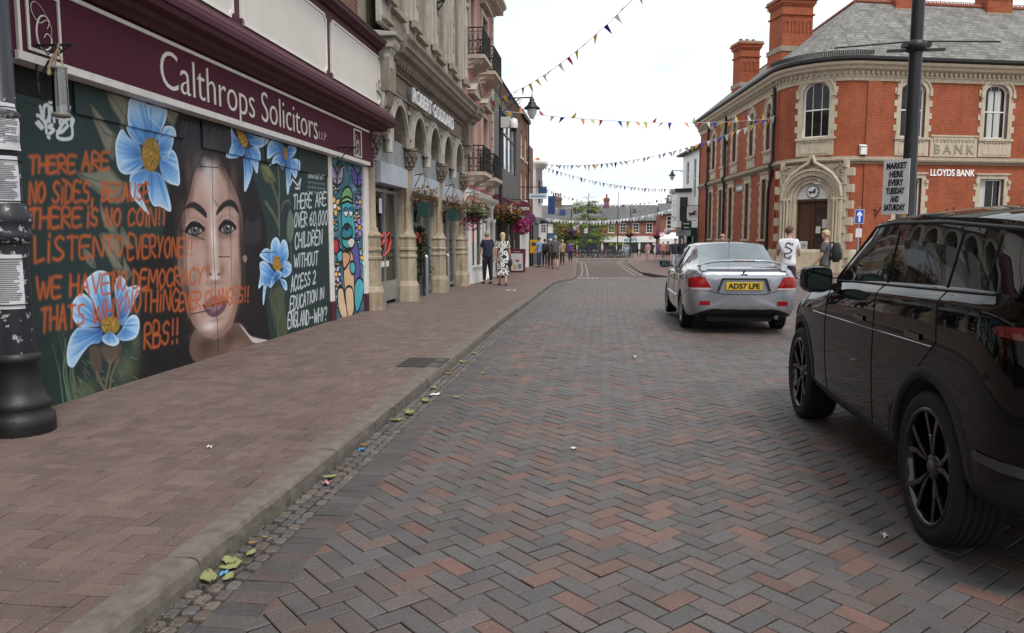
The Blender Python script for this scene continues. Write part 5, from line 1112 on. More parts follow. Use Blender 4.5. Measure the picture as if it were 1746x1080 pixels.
# roof
AP = Vector((13.2, 44.1, 14.0)); q = bank_off(.55)
def v3(p, z): return Vector((p.x, p.y, z))
rl = AP-Vector((TL.x, TL.y, 0))*19.5; rf = AP+Vector((TF.x, TF.y, 0))*24
mb = MB(); e = [v3(p, 10.2) for p in q]; mb.add([e[0], e[1], AP, rl], [(0, 1, 2, 3)]); mb.add([e[-2], e[-1], rf, AP], [(0, 1, 2, 3)])
for i in range(1, len(e)-2): mb.add([e[i], e[i+1], AP], [(0, 1, 2)])
inw = Vector((-TL.y, TL.x, 0)); inf = Vector((-TF.y, TF.x, 0)); b1_ = rl+inw*4.5; b1_.z = 10; b2_ = rf+inf*4.5; b2_.z = 10; b3_ = AP+Vector((3.4, 5.4, 0)); b3_.z = 10
mb.add([rl, AP, b3_, b1_], [(0, 1, 2, 3)]); mb.add([AP, rf, b2_, b3_], [(0, 1, 2, 3)]); mb.add([e[0], rl, b1_], [(0, 1, 2)]); mb.add([e[-1], rf, b2_], [(0, 1, 2)])
roof = mb.build('roof', m_slate, bank)
mb = MB(); mb.tube([rl, AP+Vector((0, 0, .05))], .12, 6); mb.tube([AP+Vector((0, 0, .05)), rf], .12, 6)
d = (rf-AP).normalized(); n = 96
for i in range(n):
    p = AP+d*(i+.5)*.25; mb.tube([p-d*.1+Vector((0, 0, .08)), p-d*.07+Vector((0, 0, .22)), p+d*.07+Vector((0, 0, .22)), p+d*.1+Vector((0, 0, .08))], .03, 4)
mb.build('ridge_crest', m_terra, roof)
mb = MB()
for i in range(1, 60):                            # little snow guard along the rounded gutter
    t = i/60*(len(e)-3); k = int(t); p = e[1+k].lerp(e[2+k], t-k); mb.tube([p+Vector((0, 0, .05)), p+Vector((0, 0, .26))], .035, 4)
mb.build('eaves_guard', m_gut, roof)
def chimney(c, fr_, w_, d, z0, z1, cap=True):
    M = frame((c[0], c[1], 0), *fr_); mb = MB(M); mb.box(-w_/2, w_/2, -d/2, d/2, z0, z1-.5)
    for k, (g, a, bq) in enumerate(((.06, .5, .4), (.12, .4, .22), (.2, .22, .12))): mb.box(-w_/2-g, w_/2+g, -d/2-g, d/2+g, z1-a, z1-bq)
    mb.box(-w_/2-.08, w_/2+.08, -d/2-.08, d/2+.08, z1-1.0, z1-.92); mb.box(-w_/2-.05, w_/2+.05, -d/2-.05, d/2+.05, z0, z0+(z1-z0)*.25)
    for k in range(4): u = -w_/2+w_*(k+.5)/4; mb.prism([(u-.14, z1-1.9), (u-.14, z1-1.35), (u, z1-1.1), (u+.14, z1-1.35), (u+.14, z1-1.9), (u+.07, z1-1.9), (u+.07, z1-1.4), (u, z1-1.28), (u-.07, z1-1.4), (u-.07, z1-1.9)], d/2+.001, d/2+.05, 'y')
    o = mb.build('chimney', m_bk, roof, tess=True)
    mb = MB(M); mb.box(-w_/2-.16, w_/2+.16, -d/2-.16, d/2+.16, z1-.12, z1+.0); mb.box(-w_/2-.1, w_/2+.1, -d/2-.1, d/2+.1, z0+(z1-z0)*.25, z0+(z1-z0)*.32); mb.build('chimney_cap', m_st2, o)
    for k in range(3): mb = MB(M); u = -w_/2+w_*(k+.5)/3; mb.lathe([(.13, z1), (.1, z1+.22), (.13, z1+.25)], 10, (u, 0, 0)); mb.build('chimney_pot', m_terra, o)
def left_pt(D_, inward):                          # point beside the left wall, D_ metres along the view
    u = (Vector((9.03, 42.2))-TL*(D_-40.8)); return u+Vector((-TL.y, TL.x))*inward
fr2 = ((TF.x, TF.y), (TF.y, -TF.x))
p = left_pt(43.6, 1.38); chimney(p, fr2, 1.75, 1.5, 10.6, 14.5); p = left_pt(52.2, 1.4); chimney(p, fr2, 1.3, 1.2, 10.4, 14.3)
for px in (1590, 1752):
    d = px_ray(px, 405); pf = BR+TF*(u_front(px)+.35)-Vector((TF.y, -TF.x))*3.8; chimney(pf, fr2, 1.5, 1.0, 12.4, 16.2)
# windows with toothed stone surrounds
def surround(M, u, w_, z0, z1, arch, teeth=True, apron=None, outw=.2):
    mb = MB(M); a, b_ = u-w_/2, u+w_/2
    if arch: zs = z1-arch; inn = [(a, z0), *arch_pts(u, w_/2, zs, 10, arch), (b_, z0)]; out = [(a-outw, z0), *arch_pts(u, w_/2+outw, zs, 10, arch+outw), (b_+outw, z0)]
    else: inn = [(a, z0), (a, z1), (b_, z1), (b_, z0)]; out = [(a-outw, z0), (a-outw, z1+outw), (b_+outw, z1+outw), (b_+outw, z0)]
    mb.ring(out, inn, -.14, .04, 'y')
    if arch:
        A1 = arch_pts(u, w_/2, z1-arch, 10, arch)
        for s_ in (0, 1):
            hp = A1[:6] if s_ == 0 else A1[5:]; cx = a if s_ == 0 else b_
            mb.prism([(cx, z1+.01)]+(hp if s_ else hp), -.29, -.15, 'y')
        o2 = [(a-outw-.07, z1-arch-.1), *arch_pts(u, w_/2+outw+.07, z1-arch, 10, arch+outw+.07), (b_+outw+.07, z1-arch-.1)]; o1 = [(a-outw, z1-arch-.1), *arch_pts(u, w_/2+outw, z1-arch, 10, arch+outw), (b_+outw, z1-arch-.1)]; mb.ring(o2, o1, .001, .1, 'y')
    else: mb.box(a-outw-.08, b_+outw+.08, .001, .1, z1+outw, z1+outw+.08)
    for s_ in (-1, 1): x = u+s_*(w_/2+outw+.02); mb.box(x-.08, x+.08, .001, .14, (z1-arch if arch else z1)-.24, (z1-arch if arch else z1)-.08)
    k = 0; z = z0
    while teeth and z < z1-.1:
        g = .16 if k % 2 else .03
        for s_ in (-1, 1): xa, xb = sorted((u+s_*(w_/2+outw), u+s_*(w_/2+outw+g))); mb.box(xa, xb, .001, .036, z, min(z+.29, z1))
        z += .3; k += 1
    if apron:
        mb.box(a-outw-.05, b_+outw+.05, .001, .05, apron, z0-.12); mb.box(a-.05, b_+.05, .05, .07, apron+.1, z0-.3)
        for k in range(8): xk = a+w_*(k+.5)/8; mb.ball((xk, .08, z0-.2), .05, 6, 4)
    mb.box(a-outw-.1, b_+outw+.1, -.14, .12, z0-.12, z0)
    return mb
m_gl3 = glass('bank_window_glass', (.012, .011, .011), .05, .3)
for u in LG: o = sash(bank, FL(), u, 1.4, .84, 3.3, 0, .17, m_st, m_gl3, 1, 2, fw=.05); surround(FL(), u, .84, 1.4, 4.7, 0, outw=.3).build('surround', m_st, o)
for i, u in enumerate(LF): o = sash(bank, FL(), u, 6.25, .84, 2.5, .42, .17, m_white if i > 2 else m_st, m_gl3, 1, 2, fw=.05); surround(FL(), u, .84, 6.25, 8.75, .42, True, 5.55, .3).build('surround', m_st, o)
for i, u in enumerate(FU):
    o = sash(bank, FF(), u, 1.2, 1.36, 3.25, 0, .17, m_white, m_gl3, 3, 1, fw=.08, curtain=(m_curt, ((.1, .35),)) if i == 1 else None); surround(FF(), u, 1.36, 1.2, 4.45, 0).build('surround', m_st, o)
    o = sash(bank, FF(), u, 6.45, 1.32, 2.7, .45, .17, m_white, m_gl3, 3, 2, fw=.09, curtain=(m_curt, ((.25, .47), (.53, .78))) if i == 1 else None); surround(FF(), u, 1.32, 6.45, 9.15, .45, True, 5.55).build('surround', m_st, o)
M0 = frame((mid.x, mid.y, 0), TM, (TM.y, -TM.x)); MW = frame((mid.x-TM.y*.04, mid.y+TM.x*.04, 0), TM, (TM.y, -TM.x))
o = sash(bank, MW, 0, 6.45, 1.32, 2.75, .55, .17, m_white, m_gl3, 3, 2, fw=.09); surround(MW, 0, 1.32, 6.45, 9.2, .55, True, 5.55).build('surround', m_st, o)
# carved BANK panel, sign lettering
mb = MB(FF()); ua, ub = FU[0]+1.0, FU[1]-1.0; mb.box(ua, ub, .002, .06, 5.52, 6.5); mb.box(ua+.15, ub-.15, .06, .09, 6.36, 6.5); mb.box(ua, ub, .06, .12, 6.5, 6.58)
for k in range(12): mb.ball((ua+.2+(ub-ua-.4)*k/11, .08, 6.3), .05, 6, 4)
mb.build('carved_panel', m_st, bank)
nF = Vector((TF.y, -TF.x)); po = BR+TF*(ua+.2)+nF*.06; letters('carved_letters', 'B A N K', .62, (po.x, po.y, 5.68), TF, nF, m_st2, bank, .03, .012, width=ub-ua-.4)
po = BR+TF*(u_front(1579))+nF*.01; letters('lettering', 'LLOYDS BANK', .46, (po.x, po.y, 4.58), TF, nF, mat('white_letters'), bank, .03, .008, width=u_front(1654)-u_front(1579))
nL = Vector((TL.y, -TL.x)); ul = u_left(1254); ur = u_left(1266); mb = MB(FL()); mb.box(ul, ur, .01, .06, 4.3, 4.75); mb.build('name_board', m_black, bank)
po = BE+TL*(ul+.15)+nL*.062; letters('lettering', 'LLOYDS BANK', .3, (po.x, po.y, 4.42), TL, nL, mat('white_letters'), bank, .01, .004, width=ur-ul-.3)
# entrance on the rounded corner
g = -.3
mb = MB(M0)
def half(r, z, n=14): return arch_pts(0, r, z, n)
mo = [(1.48, 1.36, .34), (1.34, 1.22, .27), (1.2, 1.1, .3), (1.08, .96, .2), (.94, .79, .12)]
for ra, rb, d in mo: mb.ring(half(ra, 3.43), half(rb, 3.43), -.3, d, 'y'); [mb.box(min(s_*ra, s_*rb), max(s_*ra, s_*rb), -.3, d, .1, 3.43) for s_ in (-1, 1)]
for s_ in (-1, 1):                                # toothed stone at each side, ogee cusp on top
    z = .1; k = 0
    while z < 5.0: xa, xb = sorted((s_*1.45, s_*(1.62+.28*(k % 2)))); mb.box(xa, xb, -.4, .1-.06*(k % 2), z, z+.39); z += .4; k += 1
    mb.tube([(s_*1.46, .3, 3.5), (s_*1.36, .32, 4.1), (s_*1.0, .32, 4.62), (s_*.5, .32, 4.98), (s_*.16, .32, 5.18), (s_*.02, .32, 5.55)], .09, 6)
    mb.box(min(s_*1.02, s_*1.5), max(s_*1.02, s_*1.5), .1, .4, 3.36, 3.47)
    for q_ in (1.28, 1.14): mb.lathe([(.07, .55), (.055, .6), (.055, 3.2), (.09, 3.36)], 10, (s_*q_, .34, 0)); 
    mb.box(min(s_*.8, s_*1.56), max(s_*.8, s_*1.56), -.3, .42, g-.2, .55)
portal = mb.build('portal', m_st, bank)
mb = MB(M0)
H = half(1.47, 3.43, 16); mb.prism([(-1.5, 3.43)]+[(-1.5, 5.1)]+[(1.5, 5.1), (1.5, 3.43)]+H[::-1], -.3, .12, 'y')
rr2 = random.Random(8)
for i in range(150):
    x, z = rr2.uniform(-1.5, 1.5), rr2.uniform(3.5, 5.08)
    if math.hypot(x, z-3.43) > 1.5: mb.ball((x, .14, z), rr2.uniform(.03, .06), 5, 4, (1, .7, 1.2))
for i in range(26): a = math.pi*(i+.5)/26; mb.ball((1.15*math.cos(a), .3, 3.43+1.15*math.sin(a)), .065, 6, 4, (1, .6, 1))
mb.build('carving', m_st2, portal, tess=True)
mb = MB(M0); mb.prism(half(.8, 3.4), -.2, -.12, 'y'); ty = mb.build('fanlight', m_white, portal)
mb = MB(M0); mb.lathe([(.3, -.12), (.3, -.02), (.0, -.015)], 28, (0, 0, 3.78), False, 'y', caps=False); sg = mb.build('round_sign', mat('sign_white', (.8, .8, .8), .4, .08), portal)
mb = MB(M0); mb.ring([(.3*math.cos(a), 3.78+.3*math.sin(a)) for a in np.linspace(0, 2*math.pi, 29)], [(.27*math.cos(a), 3.78+.27*math.sin(a)) for a in np.linspace(0, 2*math.pi, 29)], -.13, -.012, 'y')
HORSE = [(-.2,-.02),(-.24,-.1),(-.2,-.12),(-.15,-.03),(-.1,-.02),(-.12,-.09),(-.19,-.16),(-.14,-.17),(-.06,-.08),(-.03,-.03),(.05,-.03),(.1,-.06),(.06,-.13),(.1,-.15),(.15,-.05),(.13,.0),(.2,.0),(.25,-.05),(.27,-.02),(.21,.05),(.15,.06),(.14,.1),(.19,.15),(.24,.13),(.25,.16),(.2,.21),(.15,.24),(.13,.21),(.08,.18),(.03,.08),(-.05,.06),(-.13,.08),(-.2,.05),(-.26,.09),(-.29,.05),(-.24,.02)]
mb.prism([(x*.8, 3.75+z*.8) for x, z in HORSE], -.03, -.008, 'y'); mb.build('horse_emblem', m_black, sg, tess=True)
m_wood = mat('brown_door_wood', (.075, .03, .016), .45, .45, 5, tint=(.5, .4, .35), stretch=(6, 6, .6))
mb = MB(M0); mb.box(-.8, .8, -.36, -.3, .1, 3.34); mb.box(-.8, .8, -.3, -.1, 3.3, 3.42)
for a, b_, c, d in ((-.7, -.1, .3, 1.1), (-.7, -.1, 1.3, 3.1), (.1, .7, .3, 1.1)): mb.box(a, b_, -.3, -.27, c, d)
mb.box(-.06, .06, -.3, -.2, .1, 3.3); mb.box(-.8, -.72, -.3, -.15, .1, 3.3); mb.box(.72, .8, -.3, -.15, .1, 3.3); dr = mb.build('door', m_wood, portal)
mb = MB(M0); mb.box(.12, .7, -.3, -.28, 1.2, 3.0); mb.build('door_glass', glass('door_glass', (.03, .02, .016), .1, .6), dr)
for a, b_, c, d in ((.45, .72, 1.95, 2.4), (.15, .38, 1.7, 2.05), (-.62, -.24, .75, 1.3)): mb = MB(M0); mb.box(a, b_, -.27, -.26, c, d); mb.build('notice', mat('paper_white', (.62, .62, .6), .7, .15, 9), dr)
mb = MB(M0); mb.ring([(-.43+.14*math.cos(a), 1.08+.14*math.sin(a)) for a in np.linspace(0, 6.2832, 17)], [(-.43+.115*math.cos(a), 1.08+.115*math.sin(a)) for a in np.linspace(0, 6.2832, 17)], -.26, -.255, 'y'); mb.prism([(-.5, 1.02), (-.47, 1.12), (-.38, 1.13), (-.36, 1.05), (-.4, 1.05), (-.42, 1.08), (-.47, 1.06)], -.26, -.254, 'y'); mb.build('no_dogs_mark', m_black, dr, tess=True)
mb = MB(M0); mb.box(-.6, -.26, -.26, -.255, .78, .86); mb.build('red_text', mat('red_vinyl'), dr)
mb = MB(M0); mb.box(-1.0, 1.0, -.3, .5, g-.1, .1); mb.box(-1.3, 1.3, -.3, .85, g-.1, -.08); mb.build('doorstep', m_st, portal)
# rainwater pipes, alarm box
for px, top, kx in ((1207, 9.6, 0), (1236, 9.6, 0), (1317, 9.6, 1)):
    u = u_left(px); mb = MB(FL()); mb.tube([(u, .3, 9.9), (u, .16, 9.5), (u, .16, 5.55), (u, .3, 5.3), (u, .16, 5.0)]+([(u-.5, .16, 3.9), (u-.5, .16, GB)] if kx else [(u, .16, GB)]), .085, 8); mb.box(u-.14, u+.14, .06, .3, 7.6, 7.9); mb.build('drainpipe', m_gut, bank)
u = u_front(1462); mb = MB(FF()); mb.box(u-.16, u+.16, .06, .22, 5.55, 5.9); mb.prism([(.06, 5.9), (.24, 5.95), (.06, 6.05)], u-.18, u+.18, 'x'); mb.build('alarm_box', m_white, bank)
mb = MB(FF()); u = u_front(1618)
for px in (1490, 1614): u = u_front(px); mb.nxt().tube([(u-.1, .02, 2.9), (u, .25, 2.75), (u+.12, .3, 3.0)], .03, 5); mb.tube([(u, .02, 2.5), (u, .2, 2.8)], .025, 5)
mb.build_each('wall_hook', m_iron_b, bank)
# ================================================================ cars: one lofted shell each, lights and trim laid onto it
from mathutils.bvhtree import BVHTree
def car_paint(name, col, metal, rough, dust=.0, coat=1., spec=.5):
    m, t, b = nodes(name); b.inputs['Metallic'].default_value = metal; b.inputs['Coat Weight'].default_value = coat; b.inputs['Coat Roughness'].default_value = .02; b.inputs['Specular IOR Level'].default_value = spec
    tc = N(t, 'TexCoord'); n = N(t, 'TexNoise', Scale=2.2, Detail=8., Roughness=.75); t.links.new(tc.outputs['Object'], n.inputs['Vector'])
    sp = N(t, 'SeparateXYZ'); t.links.new(tc.outputs['Object'], sp.inputs[0])
    low = N(t, 'MapRange'); low.inputs[1].default_value = .2; low.inputs[2].default_value = .75; low.inputs[3].default_value = 1.; low.inputs[4].default_value = .08; t.links.new(sp.outputs[2], low.inputs[0])
    f = N(t, 'Math', operation='MULTIPLY'); t.links.new(ramp(t, n.outputs[0], [(.38, (0, 0, 0)), (.75, (1, 1, 1))]), f.inputs[0]); t.links.new(low.outputs[0], f.inputs[1])
    f2 = N(t, 'Math', operation='MULTIPLY'); t.links.new(f.outputs[0], f2.inputs[0]); f2.inputs[1].default_value = dust
    t.links.new(mixc(t, f2.outputs[0], col, (.16, .14, .12)), b.inputs['Base Color'])       # road dust thrown up over the sills
    r = N(t, 'Math', operation='MULTIPLY_ADD'); t.links.new(f2.outputs[0], r.inputs[0]); r.inputs[1].default_value = .5; r.inputs[2].default_value = rough; t.links.new(r.outputs[0], b.inputs['Roughness'])
    MATS[name] = m; return m
m_tyre = mat('tyre_rubber', (.008, .008, .008), .85, .4, 12, bmp=.3); m_plast = mat('black_plastic', (.008, .008, .009), .6, .3, 9); m_gblk = mat('gloss_black', (.004, .004, .0045), .18, .0, spec=.5, coat=.3)
m_chr = mat('chrome', (.7, .7, .72), .12, 0, metal=1.); m_red = mat('red_lens', (.27, .006, .007), .15, .25, 30, coat=.15, spec=.3); m_silrim = mat('silver_rim', (.45, .45, .46), .3, .3, 20, .8)
m_cgl = glass('tinted_car_glass', (.006, .007, .008), .015, .75, .003); m_cgl2 = glass('pale_car_glass', (.1, .125, .14), .02, 1., .003)  # saloon glass: reflected sky is painted into its pale blue base
def shell(tab, zm, mats, glass_f, arches, root, wr, rear_x=.0):
    """tab rows: y zb xr xm xsh zsh xb zbelt xt zt zc; returns body object, BVH"""
    mb = MB(); rings = []
    for (y, zb, xr, xm, xsh, zsh, xb, zt_, xt, zt, zc) in tab:
        h = [(0, zb), (xr*.6, zb), (xr, zb+.01), (xr+(xm-xr)*.75, zb+.14), (xm, zm), (xsh, zsh), (xb, zt_), (xt, zt), (xt*.6, zc-(zc-zt)*.22), (0, zc)]
        rings.append([(x, y, z) for x, z in h]+[(-x, y, z) for x, z in h[-2:0:-1]])
    n = len(rings[0]); vs = [p for r in rings for p in r]; fs = []; mi = []
    for i in range(len(rings)-1):
        for j in range(n):
            fs.append((i*n+j, i*n+(j+1) % n, (i+1)*n+(j+1) % n, (i+1)*n+j)); k = j if j < 9 else 17-j
            mi.append(glass_f(i, k))
    fs += [tuple(range(n))[::-1], tuple(range((len(rings)-1)*n, len(rings)*n))]; mi += [0, 0]
    me = bpy.data.meshes.new('shell'); me.from_pydata(vs, [], fs)
    for m in mats: me.materials.append(m)
    me.polygons.foreach_set('material_index', mi); me.polygons.foreach_set('use_smooth', [True]*len(fs))
    bm = bmesh.new(); bm.from_mesh(me); bmesh.ops.recalc_face_normals(bm, faces=bm.faces)
    cl = bm.edges.layers.float.get('crease_edge') or bm.edges.layers.float.new('crease_edge')
    for e in bm.edges:
        a, b_ = e.verts[0].index, e.verts[1].index; ka, kb = a % n, b_ % n; m2 = {f.material_index for f in e.link_faces}
        if ka == kb and ka in (6, 12): e[cl] = .55
        if ka == kb and ka in (7, 11): e[cl] = .45
        if ka == kb and ka in (5, 13): e[cl] = .5
        if len(m2) > 1: e[cl] = max(e[cl], .75)
    bm.to_mesh(me); bm.free()
    ob = bpy.data.objects.new('shell', me); COL.objects.link(ob); sd = ob.modifiers.new('s', 'SUBSURF'); sd.levels = sd.render_levels = 2
    cut = []
    for ya, ra in arches:
        c = MB(); c.lathe([(ra, -1.2), (ra, -.42), (.05, -.42)], 40, (0, ya, wr), True, 'x'); c.lathe([(.05, .42), (ra, .42), (ra, 1.2)], 40, (0, ya, wr), True, 'x')
        co = c.build('cutter', mats, None, uv=False); co.data.polygons.foreach_set('material_index', [2]*len(co.data.polygons)); cut.append(co)
        bo = ob.modifiers.new('b', 'BOOLEAN'); bo.object = co; bo.operation = 'DIFFERENCE'; bo.solver = 'EXACT'
    dg = bpy.context.evaluated_depsgraph_get(); me2 = bpy.data.meshes.new_from_object(ob.evaluated_get(dg))
    for o in cut+[ob]: bpy.data.objects.remove(o)
    bv = BVHTree.FromPolygons([v.co.copy() for v in me2.vertices], [tuple(p.vertices) for p in me2.polygons])
    # panes become parts of their own
    bm = bmesh.new(); bm.from_mesh(me2); gf = [f for f in bm.faces if f.material_index == 1]; seen = set(); isl = []
    for f in gf:
        if f in seen: continue
        st = [f]; seen.add(f); L = []
        while st:
            q = st.pop(); L.append(q)
            for e in q.edges:
                for g_ in e.link_faces:
                    if g_.material_index == 1 and g_ not in seen: seen.add(g_); st.append(g_)
        isl.append(L)
    body = bpy.data.objects.new('body', me2); COL.objects.link(body); body.parent = root
    for L in isl:
        vm = {}; v = []; fs = []
        for f in L:
            t = []
            for vv in f.verts:
                if vv.index not in vm: vm[vv.index] = len(v); v.append(tuple(vv.co))
                t.append(vm[vv.index])
            fs.append(tuple(t))
        w_ = MB(); w_.add(v, fs, True); w_.build('window', mats[1], root, recalc=False, uv=False)
    bmesh.ops.delete(bm, geom=gf, context='FACES'); bm.to_mesh(me2); bm.free()
    return body, bv
def on_body(bv, p, d, off_=.004):
    hit = bv.ray_cast(Vector(p), Vector(d)); 
    return (hit[0]-Vector(d)*off_, hit[1]) if hit[0] is not None else None
def decal(bv, poly, side, off_=.004, cuts=3, thick=True):
    """2-D outline laid onto the shell: side 'L' (y,z), 'R' (y,z), 'B' rear (x,z), 'T' top (x,y)"""
    O, D = {'L': (lambda a, b_: (-3, a, b_), (1, 0, 0)), 'R': (lambda a, b_: (3, a, b_), (-1, 0, 0)), 'B': (lambda a, b_: (a, -4, b_), (0, 1, 0)), 'T': (lambda a, b_: (a, b_, 4), (0, 0, -1))}[side]
    bm = bmesh.new(); f = bm.faces.new([bm.verts.new((a, b_, 0)) for a, b_ in poly]); bmesh.ops.triangulate(bm, faces=[f])
    for _ in range(cuts): bmesh.ops.subdivide_edges(bm, edges=bm.edges[:], cuts=1, use_grid_fill=True)
    bm.verts.ensure_lookup_table(); vs = []
    for v in bm.verts:
        h = on_body(bv, O(v.co.x, v.co.y), D, off_); vs.append(tuple(h[0]) if h else None)
    keep = [i for i, p in enumerate(vs) if p is not None]; mp_ = {i: k for k, i in enumerate(keep)}; fs = [tuple(q.index for q in f.verts) for f in bm.faces]
    mb = MB(); mb.add([vs[i] for i in keep], [tuple(mp_[i] for i in f) for f in fs if all(i in mp_ for i in f)], True); bm.free(); return mb
def seam(mb, bv, pts, side, r=.004, off_=.0, n=14):
    O, D = {'L': (lambda a, b_: (-3, a, b_), (1, 0, 0)), 'R': (lambda a, b_: (3, a, b_), (-1, 0, 0)), 'B': (lambda a, b_: (a, -4, b_), (0, 1, 0)), 'T': (lambda a, b_: (a, b_, 4), (0, 0, -1))}[side]
    out = []
    for (a, b_), (c, d) in zip(pts, pts[1:]):
        for i in range(n):
            h = on_body(bv, O(a+(c-a)*i/n, b_+(d-b_)*i/n), D, off_)
            if h: out.append(h[0])
    if len(out) > 1: mb.tube(out, r, 5)
def wheel(root, x, y, r, w_, style, side):
    t = bpy.data.objects.new('wheel', None); COL.objects.link(t); t.parent = root; t.empty_display_size = .1; s = side
    rr_ = r*(.77 if style == 'suv' else .66); h = w_/2
    mb = MB(); pr = [(rr_, -h*.9), (r*.88, -h), (r*.965, -h*.92), (r, -h*.75)]
    for k in range(-2, 3): g = h*.27*k; pr += [(r, g-h*.11), (r-.009, g-h*.1), (r-.009, g-h*.03), (r, g-h*.02)]
    pr += [(r, h*.75), (r*.965, h*.92), (r*.88, h), (rr_, h*.9)]
    mb.lathe(pr, 48, (0, 0, 0), True, 'x', caps=False); mb.build('tyre', m_tyre, t, uv=False)
    rm = MB(); f = s*h
    rm.lathe([(rr_+.004, f*.9), (rr_-.004, f*.98), (rr_-.02, f*.9), (rr_-.03, f*.5), (rr_-.03, -f*.8)], 40, ax='x', caps=False)
    rm.lathe([(.001, f*.72), (.06, f*.72), (.07, f*.6), (.07, -f*.3)], 20, ax='x', caps=False)
    nsp = 5 if style == 'suv' else 7
    for k in range(nsp):
        a = 2*math.pi*k/nsp+.35
        for da in ((-.2, .2) if style == 'suv' else (0,)):
            def P(rad, ang, xx): return (xx, rad*math.cos(ang), rad*math.sin(ang))
            wd = .085 if style == 'suv' else .2
            q = [(.05, a+da*.6), (rr_*.55, a+da*.75), (rr_*.97, a+da*1.35)]
            for (r0, a0), (r1, a1) in zip(q, q[1:]):
                k0, k1 = wd*(.16/max(r0, .16)), wd*(.2/max(r1, .16)); x0, x1 = (f*.7, f*.78) if r0 < .1 else (f*.78, f*.86)
                v = [P(r0, a0-k0, x0), P(r0, a0+k0, x0), P(r1, a1+k1, x1), P(r1, a1-k1, x1)]; v += [(p[0]-s*.05, p[1], p[2]) for p in v]
                rm.add(v, [(0, 1, 2, 3), (4, 5, 6, 7), (0, 1, 5, 4), (1, 2, 6, 5), (2, 3, 7, 6), (3, 0, 4, 7)])
    rm.build('rim', m_gblk if style == 'suv' else m_silrim, t, uv=False, bevel=.004)
    d = MB(); d.lathe([(.02, f*.1), (rr_*.72, f*.1), (rr_*.72, f*.04), (.02, f*.04)], 28, ax='x'); d.build('brake_disc', mat('brake_steel', (.12, .115, .11), .4, .3, 20, .6), t, uv=False)
    d = MB(); d.lathe([(.032, f*.72), (.03, f*.78), (.0, f*.8)], 14, ax='x', caps=False); d.build('hub_cap', MATS['brake_steel'] if style == 'suv' else m_silrim, t, uv=False)
    t.location = (x, y, r); return t
# ---------------------------------------------------------------- black SUV
suv = thing('parked_car', 'glossy black SUV with black wheels at the right edge, nearest the camera', 'car')
ST = [(-.87, .52, .55, .70, .69, .98, .62, 1.10, .45, 1.12, 1.13), (-.81, .42, .78, .88, .87, 1.02, .82, 1.18, .62, 1.21, 1.22), (-.62, .34, .86, .94, .925, 1.180, 0.863, 1.255, .77, 1.545, 1.61), (-.42, .3, .88, .95, .935, 1.200, 0.868, 1.27, .80, 1.585, 1.675),
      (.2, .27, .88, .95, .935, 1.190, 0.868, 1.255, .815, 1.61, 1.69), (.9, .26, .88, .948, .932, 1.170, 0.865, 1.23, .82, 1.62, 1.695), (1.3, .26, .88, .945, .93, 1.150, 0.863, 1.212, .81, 1.59, 1.665), (1.95, .26, .88, .945, .925, 1.110, 0.858, 1.175, .855, 1.21, 1.28),
      (2.1, .27, .87, .945, .925, 1.02, .87, 1.15, .72, 1.17, 1.19), (2.8, .3, .84, .94, .91, .96, .84, 1.07, .66, 1.1, 1.115), (3.2, .34, .74, .88, .85, .88, .76, .98, .58, 1.01, 1.025), (3.42, .4, .6, .74, .72, .8, .64, .88, .5, .9, .91), (3.5, .45, .45, .56, .54, .74, .48, .8, .4, .82, .83)]
m_blk = car_paint('black_car_paint', (.0012, .0012, .0015), 0., .05, .05, spec=.0, coat=.75)
def suv_g(i, k):
    if k == 6 and 2 <= i <= 6: return 1
    if k in (7, 8) and i == 1: return 1
    if k in (7, 8) and i == 6: return 1
    if k in (0, 1, 2): return 2
    return 0
body, bv = shell(ST, .74, [m_blk, m_cgl, m_plast], suv_g, [(0, .435), (2.68, .435)], suv, .375)
for y in (0, 2.68):
    for s in (-1, 1): wheel(suv, s*.815, y, .375, .25, 'suv', s)
mb = MB()
for y in (0, 2.68):                               # arch cladding follows the flank
    for s in ('L', 'R'):
        rg = []; last = .93
        for i in range(25):
            a = math.pi*(-.03+1.06*i/24); r_ = []
            for ra, o_ in ((.433, -.02), (.434, .006), (.49, .005), (.5, -.003)):
                h = on_body(bv, (-3 if s == 'L' else 3, y+.5*math.cos(a), .375+.5*math.sin(a)), (1 if s == 'L' else -1, 0, 0), o_)
                xx = abs(h[0].x) if h and abs(h[0].x) > .55 and h[0].z > .2 else last; last = xx; xx = -xx if s == 'L' else xx; r_.append((xx, y+ra*math.cos(a), .375+ra*math.sin(a)))
            rg.append(r_)
        mb.nxt().loft(rg, True)
mb.build_each('arch_trim', m_plast, suv, uv=False)
mb = MB()
for s in ('L', 'R'):
    mb.nxt(); seam(mb, bv, [(1.9, 1.17), (1.92, .9), (1.86, .55), (1.8, .36)], s); seam(mb, bv, [(.86, 1.22), (.84, .8), (.8, .36)], s); seam(mb, bv, [(-.02, 1.24), (-.06, 1.0), (.3, .72), (.44, .5)], s)
mb.nxt(); seam(mb, bv, [(.86, 1.235), (.8, 1.56)], 'L', .006); mb.nxt(); seam(mb, bv, [(.02, 1.26), (-.02, 1.55)], 'L', .006); mb.nxt(); seam(mb, bv, [(-.36, 1.275), (-.36, 1.53)], 'L', .005)
mb.build_each('door_seam', mat('gap_black'), suv, uv=False)
mb = MB(); seam(mb, bv, [(2.3, .93), (-.1, .975)], 'L', .0035, .001, 30); mb.build('chrome_strip', m_chr, suv, uv=False)
mb = MB(); seam(mb, bv, [(2.0, 1.185), (1.3, 1.21), (-.55, 1.262)], 'L', .007, .002, 20); mb.build('belt_trim', m_plast, suv, uv=False)
